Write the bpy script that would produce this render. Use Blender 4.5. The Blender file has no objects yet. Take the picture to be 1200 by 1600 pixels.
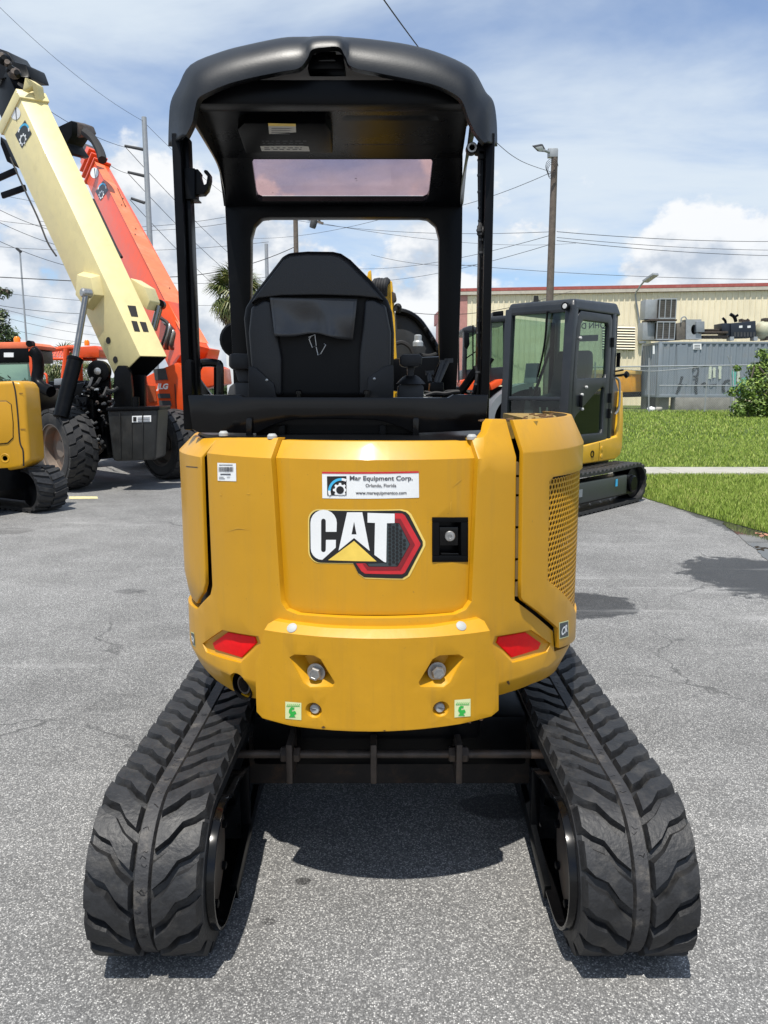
import bpy, bmesh, math, random
from mathutils import Vector, Matrix
from mathutils.geometry import intersect_point_line
random.seed(11)
scn = bpy.context.scene
rad = math.radians
# ------------------------------------------------------------------ camera
CAMH, PITCH, FPX = 1.53, rad(9.4), 1202.0
cam_d = bpy.data.cameras.new('camera'); cam = bpy.data.objects.new('camera', cam_d)
scn.collection.objects.link(cam)
cam.location = (0, 0, CAMH); cam.rotation_euler = (rad(90) - PITCH, 0, 0)
cam_d.sensor_fit = 'HORIZONTAL'; cam_d.sensor_width = 36.0; cam_d.lens = 36.0*FPX/1200.0
cam_d.clip_start = 0.05; cam_d.clip_end = 3000
scn.camera = cam
scn.render.resolution_x, scn.render.resolution_y = 768, 1024
scn.render.engine = 'CYCLES'
# ------------------------------------------------------------------ sun + sky
SUN_DIR = Vector((-0.10, -0.36, 1.0)).normalized()
sun_d = bpy.data.lights.new('sun', 'SUN'); sun_d.energy = 5.0; sun_d.angle = rad(0.53); sun_d.color = (1.0, 0.955, 0.88)
sun = bpy.data.objects.new('sun', sun_d); scn.collection.objects.link(sun)
sun.rotation_euler = SUN_DIR.to_track_quat('Z', 'Y').to_euler(); sun.location = (0, 0, 40)
W = bpy.data.worlds.new('World'); scn.world = W; W.use_nodes = True
scn.view_settings.view_transform = 'Standard'; scn.view_settings.look = 'None'
scn.view_settings.exposure = 0.2; scn.view_settings.gamma = 1.0
def build_world():
    nt = W.node_tree; nt.nodes.clear(); N = nt.nodes.new; L = nt.links.new
    out = N('ShaderNodeOutputWorld'); bg = N('ShaderNodeBackground'); bg.inputs['Strength'].default_value = 0.09
    sky = N('ShaderNodeTexSky'); sky.sky_type = 'NISHITA'; sky.sun_disc = False
    sky.sun_elevation = math.asin(SUN_DIR.z); sky.sun_rotation = math.atan2(SUN_DIR.x, SUN_DIR.y)
    sky.air_density = 1.0; sky.dust_density = 0.3; sky.ozone_density = 2.2
    tc = N('ShaderNodeTexCoord'); sep = N('ShaderNodeSeparateXYZ'); L(tc.outputs['Generated'], sep.inputs[0])
    def M(op, a, b=None, c=None):
        n = N('ShaderNodeMath'); n.operation = op
        for i, v in enumerate((a, b, c)):
            if v is None: continue
            if isinstance(v, (int, float)): n.inputs[i].default_value = v
            else: L(v, n.inputs[i])
        return n.outputs[0]
    def ramp(v, lo, hi):
        n = N('ShaderNodeMapRange'); n.interpolation_type = 'SMOOTHSTEP'; L(v, n.inputs[0])
        n.inputs[1].default_value = lo; n.inputs[2].default_value = hi; return n.outputs[0]
    zc = M('MAXIMUM', sep.outputs[2], 0.0)
    # high thin cloud, laid on a flat layer
    den = M('ADD', zc, 0.14)
    cx = M('DIVIDE', sep.outputs[0], den); cy = M('DIVIDE', sep.outputs[1], den)
    cmb = N('ShaderNodeCombineXYZ'); L(cx, cmb.inputs[0]); L(cy, cmb.inputs[1])
    mp = N('ShaderNodeMapping'); mp.inputs['Rotation'].default_value = (0, 0, rad(24)); mp.inputs['Scale'].default_value = (0.9, 1.35, 1)
    mp.inputs['Location'].default_value = (5.1, 5.35, 0); L(cmb.outputs[0], mp.inputs[0])
    n1 = N('ShaderNodeTexNoise'); n1.inputs['Scale'].default_value = 0.85; n1.inputs['Detail'].default_value = 7; n1.inputs['Roughness'].default_value = 0.55
    n1.inputs['Distortion'].default_value = 0.35; L(mp.outputs[0], n1.inputs['Vector'])
    cir = M('ADD', M('MULTIPLY', ramp(n1.outputs['Fac'], 0.36, 0.64), 0.80), 0.15)
    # heaped cloud near the horizon
    mp2 = N('ShaderNodeMapping'); mp2.inputs['Scale'].default_value = (1, 1, 1.5); mp2.inputs['Location'].default_value = (1.7, 0.9, 0.2); L(tc.outputs['Generated'], mp2.inputs[0])
    n2 = N('ShaderNodeTexNoise'); n2.inputs['Scale'].default_value = 5.2; n2.inputs['Detail'].default_value = 9; n2.inputs['Roughness'].default_value = 0.56
    L(mp2.outputs[0], n2.inputs['Vector'])
    lim = M('SUBTRACT', n2.outputs['Fac'], M('MULTIPLY', M('MAXIMUM', M('SUBTRACT', zc, 0.11), 0.0), 1.15))
    cum = ramp(lim, 0.415, 0.475)
    # self shading of the heaps: noise sampled a little towards the sun
    ofs = N('ShaderNodeVectorMath'); ofs.operation = 'ADD'; L(mp2.outputs[0], ofs.inputs[0]); ofs.inputs[1].default_value = (0.0, 0.0, 0.045)
    n3 = N('ShaderNodeTexNoise'); n3.inputs['Scale'].default_value = 5.2; n3.inputs['Detail'].default_value = 6; n3.inputs['Roughness'].default_value = 0.56
    L(ofs.outputs[0], n3.inputs['Vector'])
    shade = ramp(M('SUBTRACT', n2.outputs['Fac'], n3.outputs['Fac']), -0.10, 0.07)
    mixc = N('ShaderNodeMix'); mixc.data_type = 'RGBA'; L(shade, mixc.inputs[0])
    mixc.inputs[6].default_value = (5.2, 5.9, 6.9, 1); mixc.inputs[7].default_value = (9.6, 9.7, 9.8, 1)
    skyc = N('ShaderNodeMix'); skyc.data_type = 'RGBA'; skyc.blend_type = 'MULTIPLY'; skyc.inputs[0].default_value = 1.0; L(sky.outputs[0], skyc.inputs[6]); skyc.inputs[7].default_value = (1.15, 1.3, 1.5, 1)
    m1 = N('ShaderNodeMix'); m1.data_type = 'RGBA'; L(cir, m1.inputs[0]); L(skyc.outputs[2], m1.inputs[6]); m1.inputs[7].default_value = (7.2, 8.1, 9.0, 1)
    m2 = N('ShaderNodeMix'); m2.data_type = 'RGBA'; L(M('MULTIPLY', cum, 0.92), m2.inputs[0]); L(m1.outputs[2], m2.inputs[6]); L(mixc.outputs[2], m2.inputs[7])
    L(m2.outputs[2], bg.inputs['Color']); L(bg.outputs[0], out.inputs[0])
build_world()
# ------------------------------------------------------------------ pixel helpers: a pixel gives a direction, the distance comes from what it touches
cp, sp = math.cos(PITCH), math.sin(PITCH)
def ray(px, py):
    a, b = (px-600)/FPX, -(py-800)/FPX
    return Vector((a, cp + b*sp, -sp + b*cp))
CAMP = Vector((0, 0, CAMH))
def P(px, py, Y):
    r = ray(px, py); return CAMP + r*(Y/r.y)
def G(px, py, z=0.0):
    r = ray(px, py); return CAMP + r*((z-CAMH)/r.z)
# ------------------------------------------------------------------ materials
MATS = {}
def mat(name, col, rough=0.5, metal=0.0, var=0.12, vscale=6.0, bump=0.0, bscale=60.0, coat=0.0, spec=0.5, dirt=None, dscale=3.0, damt=0.5, rvar=0.12, streak=None, peel=0.0):
    m = bpy.data.materials.new(name); m.use_nodes = True; nt = m.node_tree; N = nt.nodes.new; L = nt.links.new
    b = nt.nodes['Principled BSDF']; b.inputs['Metallic'].default_value = metal
    b.inputs['Specular IOR Level'].default_value = spec
    if coat: b.inputs['Coat Weight'].default_value = coat; b.inputs['Coat Roughness'].default_value = 0.12
    tc = N('ShaderNodeTexCoord'); geo = N('ShaderNodeNewGeometry')
    n = N('ShaderNodeTexNoise'); n.inputs['Scale'].default_value = vscale; n.inputs['Detail'].default_value = 6; n.inputs['Roughness'].default_value = 0.6
    L(geo.outputs['Position'], n.inputs['Vector'])
    r = N('ShaderNodeValToRGB'); r.color_ramp.elements[0].position = 0.3; r.color_ramp.elements[1].position = 0.7
    c0 = [max(0, c*(1-var)) for c in col]; c1 = [min(1, c*(1+var)) for c in col]
    r.color_ramp.elements[0].color = (*c0, 1); r.color_ramp.elements[1].color = (*c1, 1); L(n.outputs['Fac'], r.inputs[0])
    colout = r.outputs[0]
    if dirt:
        n2 = N('ShaderNodeTexNoise'); n2.inputs['Scale'].default_value = dscale; n2.inputs['Detail'].default_value = 9; n2.inputs['Roughness'].default_value = 0.7
        L(geo.outputs['Position'], n2.inputs['Vector'])
        mr = N('ShaderNodeMapRange'); mr.interpolation_type = 'SMOOTHSTEP'; mr.inputs[1].default_value = 0.48; mr.inputs[2].default_value = 0.72; mr.inputs[4].default_value = damt
        L(n2.outputs['Fac'], mr.inputs[0])
        mx = N('ShaderNodeMix'); mx.data_type = 'RGBA'; L(mr.outputs[0], mx.inputs[0]); L(colout, mx.inputs[6]); mx.inputs[7].default_value = (*dirt, 1); colout = mx.outputs[2]
    if streak:
        mpg = N('ShaderNodeMapping'); mpg.inputs['Scale'].default_value = (26, 26, 1.3); L(geo.outputs['Position'], mpg.inputs[0])
        n4 = N('ShaderNodeTexNoise'); n4.inputs['Scale'].default_value = 1.0; n4.inputs['Detail'].default_value = 7; n4.inputs['Roughness'].default_value = 0.65; L(mpg.outputs[0], n4.inputs['Vector'])
        m4 = N('ShaderNodeMapRange'); m4.interpolation_type = 'SMOOTHSTEP'; m4.inputs[1].default_value = 0.5; m4.inputs[2].default_value = 0.78; m4.inputs[4].default_value = 0.45; L(n4.outputs['Fac'], m4.inputs[0])
        x4 = N('ShaderNodeMix'); x4.data_type = 'RGBA'; L(m4.outputs[0], x4.inputs[0]); L(colout, x4.inputs[6]); x4.inputs[7].default_value = (*streak, 1); colout = x4.outputs[2]
        v5 = N('ShaderNodeTexNoise'); v5.inputs['Scale'].default_value = 140; v5.inputs['Detail'].default_value = 2; L(geo.outputs['Position'], v5.inputs['Vector'])
        m5 = N('ShaderNodeMapRange'); m5.inputs[1].default_value = 0.72; m5.inputs[2].default_value = 0.80; m5.inputs[4].default_value = 0.5; L(v5.outputs['Fac'], m5.inputs[0])
        x5 = N('ShaderNodeMix'); x5.data_type = 'RGBA'; L(m5.outputs[0], x5.inputs[0]); L(colout, x5.inputs[6]); x5.inputs[7].default_value = (0.16, 0.10, 0.03, 1); colout = x5.outputs[2]
    L(colout, b.inputs['Base Color'])
    rr = N('ShaderNodeMapRange'); rr.inputs[3].default_value = max(0.03, rough-rvar); rr.inputs[4].default_value = min(1, rough+rvar); L(n.outputs['Fac'], rr.inputs[0]); L(rr.outputs[0], b.inputs['Roughness'])
    if bump:
        nb = N('ShaderNodeTexNoise'); nb.inputs['Scale'].default_value = bscale; nb.inputs['Detail'].default_value = 4; L(geo.outputs['Position'], nb.inputs['Vector'])
        bp = N('ShaderNodeBump'); bp.inputs['Strength'].default_value = bump; bp.inputs['Distance'].default_value = 0.01; L(nb.outputs['Fac'], bp.inputs['Height']); L(bp.outputs[0], b.inputs['Normal'])
    MATS[name] = m; return m
def glass(name, tint, refl=0.5, opaque=0.0):
    m = bpy.data.materials.new(name); m.use_nodes = True; nt = m.node_tree; nt.nodes.clear(); N = nt.nodes.new; L = nt.links.new
    o = N('ShaderNodeOutputMaterial'); t = N('ShaderNodeBsdfTransparent'); t.inputs[0].default_value = (*tint, 1)
    g = N('ShaderNodeBsdfGlossy'); g.inputs['Roughness'].default_value = 0.03
    lw = N('ShaderNodeLayerWeight'); lw.inputs[0].default_value = 0.5
    pw_ = N('ShaderNodeMath'); pw_.operation = 'POWER'; L(lw.outputs['Facing'], pw_.inputs[0]); pw_.inputs[1].default_value = 4.0
    f = N('ShaderNodeMath'); f.operation = 'MULTIPLY_ADD'; L(pw_.outputs[0], f.inputs[0]); f.inputs[1].default_value = 0.75; f.inputs[2].default_value = 0.05
    s = N('ShaderNodeMixShader'); L(f.outputs[0], s.inputs[0]); L(t.outputs[0], s.inputs[1]); L(g.outputs[0], s.inputs[2])
    if opaque:
        d = N('ShaderNodeBsdfDiffuse'); n = N('ShaderNodeTexNoise'); n.inputs['Scale'].default_value = 14; n.inputs['Detail'].default_value = 8
        geo = N('ShaderNodeNewGeometry'); L(geo.outputs['Position'], n.inputs['Vector'])
        mr = N('ShaderNodeMapRange'); mr.inputs[1].default_value = 0.3; mr.inputs[2].default_value = 0.8; mr.inputs[3].default_value = opaque*0.4; mr.inputs[4].default_value = opaque; L(n.outputs[0], mr.inputs[0])
        d.inputs[0].default_value = (0.5, 0.45, 0.43, 1)
        s2 = N('ShaderNodeMixShader'); L(mr.outputs[0], s2.inputs[0]); L(s.outputs[0], s2.inputs[1]); L(d.outputs[0], s2.inputs[2]); s = s2
    L(s.outputs[0], o.inputs[0]); MATS[name] = m; return m
YEL = mat('cat_yellow', (0.535, 0.268, 0.003), 0.44, var=0.06, vscale=3, coat=0.18, streak=(0.40, 0.22, 0.025), dirt=(0.50, 0.265, 0.012), dscale=7, damt=0.3, bump=0.10, bscale=7)
YELW = mat('cat_yellow_cast', (0.535, 0.268, 0.003), 0.50, var=0.06, vscale=5, coat=0.12, streak=(0.36, 0.19, 0.02), dirt=(0.46, 0.24, 0.012), dscale=9, damt=0.3, bump=0.05, bscale=45)
YELB = mat('boom_yellow', (0.72, 0.40, 0.012), 0.42, coat=0.3, dirt=(0.3, 0.2, 0.05), damt=0.25)
BLK = mat('black_paint', (0.0026, 0.003, 0.0038), 0.34, var=0.3, vscale=9, spec=0.13, dirt=(0.014, 0.013, 0.012), dscale=8, damt=0.15, bump=0.02, bscale=25)
BLKG = mat('black_gloss', (0.003, 0.003, 0.0034), 0.15, var=0.3, spec=0.3, dirt=(0.018, 0.016, 0.012), dscale=6, damt=0.12, rvar=0.05)
PLAS = mat('canopy_plastic', (0.0075, 0.010, 0.0135), 0.42, var=0.15, vscale=4, spec=0.38, dirt=(0.035, 0.038, 0.042), dscale=5, damt=0.3, bump=0.03, bscale=180)
HEAD = mat('headliner', (0.0026, 0.0033, 0.0048), 0.28, var=0.2, spec=0.22)
SEATM = mat('seat_vinyl', (0.010, 0.011, 0.013), 0.42, var=0.25, bump=0.12, bscale=260)
SEATD = mat('seat_shell', (0.006, 0.0065, 0.008), 0.55, var=0.2, bump=0.05, bscale=200)
RUB = mat('track_rubber', (0.015, 0.0155, 0.017), 0.55, var=0.45, vscale=22, dirt=(0.070, 0.065, 0.057), dscale=13, damt=0.5, bump=0.25, bscale=70, rvar=0.18)
RUBW = mat('track_rubber_worn', (0.026, 0.026, 0.028), 0.62, var=0.35, vscale=20, dirt=(0.15, 0.135, 0.115), dscale=16, damt=0.6, bump=0.25, bscale=90)
TYRE = mat('tyre_rubber', (0.022, 0.022, 0.023), 0.75, var=0.3, dirt=(0.09, 0.082, 0.07), dscale=5, damt=0.5, bump=0.2)
STEEL = mat('zinc_steel', (0.42, 0.42, 0.41), 0.38, metal=0.85, var=0.2, vscale=60, dirt=(0.25, 0.2, 0.15), dscale=40, damt=0.3)
WORN = mat('worn_dark_steel', (0.07, 0.055, 0.045), 0.5, metal=0.3, var=0.4, vscale=18, dirt=(0.12, 0.075, 0.045), dscale=14, damt=0.7)
CHROME = mat('cylinder_rod', (0.22, 0.22, 0.215), 0.22, metal=0.9, var=0.1)
PLUGM = mat('plug_white', (0.36, 0.37, 0.36), 0.6, var=0.08)
WHITE = mat('decal_white', (0.80, 0.81, 0.80), 0.4, var=0.04)
DECB = mat('decal_black', (0.012, 0.012, 0.013), 0.35)
DECR = mat('decal_red', (0.55, 0.022, 0.030), 0.35, var=0.12, vscale=20)
DECRD = mat('decal_dark_red', (0.22, 0.012, 0.018), 0.35)
DECY = mat('decal_yellow', (0.82, 0.58, 0.10), 0.38, var=0.12, vscale=14)
DECC = mat('decal_cream_edge', (0.80, 0.60, 0.16), 0.4)
DECG = mat('decal_honeycomb_grey', (0.040, 0.055, 0.060), 0.38)
DECBL = mat('decal_blue', (0.05, 0.42, 0.70), 0.4)
DECGR = mat('decal_green', (0.03, 0.42, 0.06), 0.4)
DECPG = mat('decal_pale_green', (0.68, 0.74, 0.40), 0.45)
INK = mat('ink_grey', (0.06, 0.06, 0.07), 0.5)
REFL = mat('reflector_red', (0.80, 0.003, 0.006), 0.5, var=0.08, vscale=60, spec=0.25)
ORG = mat('lift_orange', (0.74, 0.075, 0.006), 0.42, var=0.08, coat=0.3, dirt=(0.66, 0.10, 0.02), dscale=2.5, damt=0.3)
ORGF = mat('lift_orange_faded', (0.78, 0.17, 0.07), 0.55, var=0.12, vscale=4, dirt=(0.72, 0.30, 0.19), dscale=2.2, damt=0.7)
CRM = mat('lift_cream', (0.72, 0.62, 0.30), 0.45, var=0.05, coat=0.2, dirt=(0.5, 0.42, 0.22), dscale=4, damt=0.3)
GREY = mat('cab_charcoal', (0.013, 0.016, 0.020), 0.42, var=0.12, coat=0.15, dirt=(0.035, 0.036, 0.036), dscale=5, damt=0.3)
LGREY = mat('fender_grey', (0.22, 0.24, 0.26), 0.4, var=0.1, coat=0.2)
DARK = mat('dark_interior', (0.008, 0.008, 0.008), 0.8)
INTG = mat('interior_grey', (0.045, 0.047, 0.05), 0.7)
GLS = glass('cab_glass', (0.52, 0.66, 0.58))
GLSD = glass('cab_glass_dark', (0.42, 0.54, 0.48))
PINK = glass('roof_glass_pink', (0.88, 0.72, 0.73), opaque=0.14)
LENS = mat('lamp_lens', (0.55, 0.55, 0.53), 0.15)
AMB = mat('beacon_amber', (0.80, 0.22, 0.01), 0.3)
WOOD = mat('pole_wood', (0.13, 0.105, 0.085), 0.85, var=0.3, vscale=8, bump=0.3, bscale=30)
GALV = mat('galvanised', (0.36, 0.38, 0.39), 0.5, metal=0.4, var=0.12, dirt=(0.25, 0.22, 0.18), damt=0.3)
CABLE = mat('cable_black', (0.012, 0.012, 0.013), 0.7)
WALLC = mat('cream_metal_wall', (0.84, 0.75, 0.54), 0.55, var=0.05, vscale=0.8, dirt=(0.62, 0.54, 0.38), dscale=1.2, damt=0.4)
REDT = mat('red_trim', (0.36, 0.085, 0.07), 0.55, var=0.12, dirt=(0.45, 0.2, 0.17), damt=0.4)
PNKW = mat('faded_red_wall', (0.46, 0.22, 0.19), 0.6, var=0.1)
CONT = mat('container_grey', (0.215, 0.25, 0.285), 0.55, var=0.10, vscale=1.5, dirt=(0.20, 0.19, 0.17), dscale=1.5, damt=0.5)
CONC = mat('concrete', (0.37, 0.355, 0.31), 0.9, var=0.15, vscale=3, bump=0.2, bscale=40, dirt=(0.30, 0.28, 0.24), damt=0.4)
CONCD = mat('old_concrete', (0.26, 0.25, 0.225), 0.9, var=0.25, vscale=2, dirt=(0.12, 0.11, 0.09), damt=0.5)
ORY = mat('orange_yellow_paint', (0.70, 0.33, 0.02), 0.5, dirt=(0.35, 0.15, 0.03), damt=0.5)
TANK = mat('faded_tank', (0.42, 0.42, 0.30), 0.6, dirt=(0.25, 0.13, 0.06), damt=0.7)
NAVY = mat('engine_navy', (0.012, 0.018, 0.03), 0.5)
GRAF = mat('graffiti_dark', (0.05, 0.06, 0.07), 0.7)
GRAFG = mat('graffiti_green', (0.10, 0.42, 0.34), 0.7)
GRAFY = mat('graffiti_pale', (0.55, 0.60, 0.48), 0.7)
STRIPE = mat('parking_stripe', (0.62, 0.56, 0.30), 0.8, var=0.3, vscale=20)
# ------------------------------------------------------------------ object helpers
WL = {}
def _link(o, parent, center):
    scn.collection.objects.link(o)
    pw = WL[parent.name] if parent else Vector((0, 0, 0))
    if parent: o.parent = parent
    o.location = Vector(center) - pw; WL[o.name] = Vector(center)
    return o
def tag(o, label=None, cat=None, group=None, kind=None):
    if label: o['label'] = label
    if cat: o['category'] = cat
    if group: o['group'] = group
    if kind: o['kind'] = kind
    return o
def empty(name, loc, label, cat, group=None):
    o = bpy.data.objects.new(name, None); o.empty_display_size = 0.2
    _link(o, None, loc); return tag(o, label, cat, group)
def finish(bm, name, m, parent, smooth=35, bevel=0, bseg=2, bang=28, doubles=True):
    if doubles: bmesh.ops.remove_doubles(bm, verts=bm.verts, dist=1e-5)
    bmesh.ops.recalc_face_normals(bm, faces=bm.faces)
    if bevel:
        es = [e for e in bm.edges if len(e.link_faces) == 2 and e.calc_face_angle(0) > rad(bang)]
        if es: bmesh.ops.bevel(bm, geom=es, offset=bevel, segments=bseg, affect='EDGES', clamp_overlap=True, profile=0.6)
    me = bpy.data.meshes.new(name)
    vs = [v.co for v in bm.verts]
    lo = Vector((min(v.x for v in vs), min(v.y for v in vs), min(v.z for v in vs))); hi = Vector((max(v.x for v in vs), max(v.y for v in vs), max(v.z for v in vs)))
    c = Vector(((lo.x+hi.x)/2, (lo.y+hi.y)/2, lo.z))
    bmesh.ops.translate(bm, verts=bm.verts, vec=-c)
    bm.to_mesh(me); bm.free()
    if smooth:
        me.polygons.foreach_set('use_smooth', [True]*len(me.polygons)); me.set_sharp_from_angle(angle=rad(smooth))
    me.materials.append(m)
    o = bpy.data.objects.new(name, me)
    return _link(o, parent, c)
class MB:
    def __init__(s): s.v = []; s.f = []
    def add(s, vs, fs):
        n = len(s.v); s.v += [Vector(v) for v in vs]; s.f += [[i+n for i in f] for f in fs]; return s
    def hexa(s, b, t):                       # two matching polygons
        n = len(b)
        return s.add(list(b)+list(t), [list(range(n))[::-1], [n+i for i in range(n)]] + [[i, (i+1) % n, n+(i+1) % n, n+i] for i in range(n)])
    def prism(s, pts, vec):
        vec = Vector(vec); return s.hexa([Vector(p) for p in pts], [Vector(p)+vec for p in pts])
    def box(s, lo, hi):
        x0, y0, z0 = lo; x1, y1, z1 = hi
        return s.hexa([(x0, y0, z0), (x1, y0, z0), (x1, y1, z0), (x0, y1, z0)], [(x0, y0, z1), (x1, y0, z1), (x1, y1, z1), (x0, y1, z1)])
    def bar(s, p0, p1, w, h, up=(0, 0, 1)):
        p0, p1 = Vector(p0), Vector(p1); d = (p1-p0).normalized(); u = Vector(up)
        if abs(d.dot(u)) > 0.98: u = Vector((0, 1, 0))
        r = d.cross(u).normalized(); u = r.cross(d).normalized()
        q = [r*(-w/2)+u*(-h/2), r*(w/2)+u*(-h/2), r*(w/2)+u*(h/2), r*(-w/2)+u*(h/2)]
        return s.hexa([p0+k for k in q], [p1+k for k in q])
    def cyl(s, p0, p1, r0, r1=None, n=20, caps=True):
        r1 = r0 if r1 is None else r1; p0, p1 = Vector(p0), Vector(p1); d = (p1-p0).normalized()
        a = d.orthogonal().normalized(); b = d.cross(a)
        k = [a*math.cos(2*math.pi*i/n)+b*math.sin(2*math.pi*i/n) for i in range(n)]
        if caps: return s.hexa([p0+x*r0 for x in k], [p1+x*r1 for x in k])
        return s.add([p0+x*r0 for x in k]+[p1+x*r1 for x in k], [[i, (i+1) % n, n+(i+1) % n, n+i] for i in range(n)])
    def lathe(s, p, d, prof, n=28, cap0=True, cap1=True):          # prof: (radius, height along d)
        p, d = Vector(p), Vector(d).normalized(); a = d.orthogonal().normalized(); b = d.cross(a); vs = []; fs = []
        for r, h in prof:
            for i in range(n): vs.append(p+d*h+(a*math.cos(2*math.pi*i/n)+b*math.sin(2*math.pi*i/n))*r)
        for j in range(len(prof)-1):
            for i in range(n): fs.append([j*n+i, j*n+(i+1) % n, (j+1)*n+(i+1) % n, (j+1)*n+i])
        if cap0: fs.append(list(range(n))[::-1])
        if cap1: fs.append([(len(prof)-1)*n+i for i in range(n)])
        return s.add(vs, fs)
    def tube(s, path, r, n=8):
        path = [Vector(p) for p in path]; vs = []; fs = []; a = None
        for j, p in enumerate(path):
            d = (path[min(j+1, len(path)-1)]-path[max(j-1, 0)]).normalized()
            a = d.orthogonal().normalized() if a is None else (a-d*a.dot(d)).normalized()
            b = d.cross(a)
            for i in range(n): vs.append(p+(a*math.cos(2*math.pi*i/n)+b*math.sin(2*math.pi*i/n))*r)
        for j in range(len(path)-1):
            for i in range(n): fs.append([j*n+i, j*n+(i+1) % n, (j+1)*n+(i+1) % n, (j+1)*n+i])
        fs.append(list(range(n))[::-1]); fs.append([(len(path)-1)*n+i for i in range(n)])
        return s.add(vs, fs)
    def build(s, name, m, parent=None, smooth=35, bevel=0, bseg=2, bang=28):
        bm = bmesh.new(); vs = [bm.verts.new(v) for v in s.v]
        for f in s.f:
            try: bm.faces.new([vs[i] for i in f])
            except ValueError: pass
        return finish(bm, name, m, parent, smooth, bevel, bseg, bang, doubles=False)
def smooth_path(pts, k=6):
    pts = [Vector(p) for p in pts]; out = []
    for i in range(len(pts)-1):
        p0 = pts[max(i-1, 0)]; p1 = pts[i]; p2 = pts[i+1]; p3 = pts[min(i+2, len(pts)-1)]
        for j in range(k):
            t = j/k; out.append(0.5*((2*p1)+(p2-p0)*t+(2*p0-5*p1+4*p2-p3)*t*t+(3*p1-p0-3*p2+p3)*t**3))
    out.append(pts[-1]); return out
def plate(name, outer, holes, fmap, th, m, parent, cu=None, cv=None, bevel=0, bseg=3, smooth=35):
    """polygon with holes in a (u,v) plane, cut at the u / v values given, mapped by fmap(u,v,w) and given thickness th (w = -th .. 0)"""
    bm = bmesh.new()
    for lp in [outer]+list(holes):
        vs = [bm.verts.new((p[0], p[1], 0)) for p in lp]
        for i in range(len(vs)): bm.edges.new((vs[i], vs[(i+1) % len(vs)]))
    bmesh.ops.triangle_fill(bm, use_beauty=True, use_dissolve=False, edges=bm.edges[:])
    for vals, no in ((cu or [], (1, 0, 0)), (cv or [], (0, 1, 0))):
        for x in vals:
            bmesh.ops.bisect_plane(bm, geom=bm.verts[:]+bm.edges[:]+bm.faces[:], plane_co=(x if no[0] else 0, x if no[1] else 0, 0), plane_no=no, dist=1e-5)
    F = [[v.index for v in f.verts] for f in (bm.verts.index_update() or bm.faces)]
    U = [(v.co.x, v.co.y) for v in bm.verts]
    bd = [(e.verts[0].index, e.verts[1].index) for e in bm.edges if len(e.link_faces) == 1]
    bm.free(); n = len(U)
    b2 = bmesh.new(); top = [b2.verts.new(fmap(u, v, 0.0)) for u, v in U]
    for f in F:
        try: b2.faces.new([top[i] for i in f])
        except ValueError: pass
    if th:
        bot = [b2.verts.new(fmap(u, v, -th)) for u, v in U]
        for f in F:
            try: b2.faces.new([bot[i] for i in f[::-1]])
            except ValueError: pass
        for a, b in bd:
            try: b2.faces.new([top[a], top[b], bot[b], bot[a]])
            except ValueError: pass
        bmesh.ops.recalc_face_normals(b2, faces=b2.faces)
        if bevel:
            es = []
            for a, b in bd:
                e = b2.edges.get((top[a], top[b]))
                if e: es.append(e)
            bmesh.ops.bevel(b2, geom=es, offset=bevel, segments=bseg, affect='EDGES', clamp_overlap=True, profile=0.5)
    return finish(b2, name, m, parent, smooth, doubles=False)
def text2d(s, size=1.0, bold=0.0, align='CENTER', sx=1.0):
    cu = bpy.data.curves.new('txt', 'FONT'); cu.body = s; cu.size = size; cu.offset = bold; cu.align_x = align; cu.align_y = 'CENTER'; cu.resolution_u = 3
    o = bpy.data.objects.new('txt', cu); scn.collection.objects.link(o)
    dg = bpy.context.evaluated_depsgraph_get(); dg.update(); me = o.evaluated_get(dg).to_mesh()
    vs = [(v.co.x*sx, v.co.y) for v in me.vertices]; fs = [list(p.vertices) for p in me.polygons]
    o.evaluated_get(dg).to_mesh_clear(); bpy.data.objects.remove(o); bpy.data.curves.remove(cu)
    return vs, fs
def text_obj(name, s, width, fmap, m, parent, bold=0.0, height=None):
    vs, fs = text2d(s, 1.0, bold)
    x0, x1 = min(v[0] for v in vs), max(v[0] for v in vs); y0, y1 = min(v[1] for v in vs), max(v[1] for v in vs)
    k = width/(x1-x0); ky = k if height is None else height/(y1-y0); mb = MB()
    mb.add([fmap((v[0]-(x0+x1)/2)*k, (v[1]-(y0+y1)/2)*ky) for v in vs], fs)
    return mb.build(name, m, parent, smooth=None)
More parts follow.
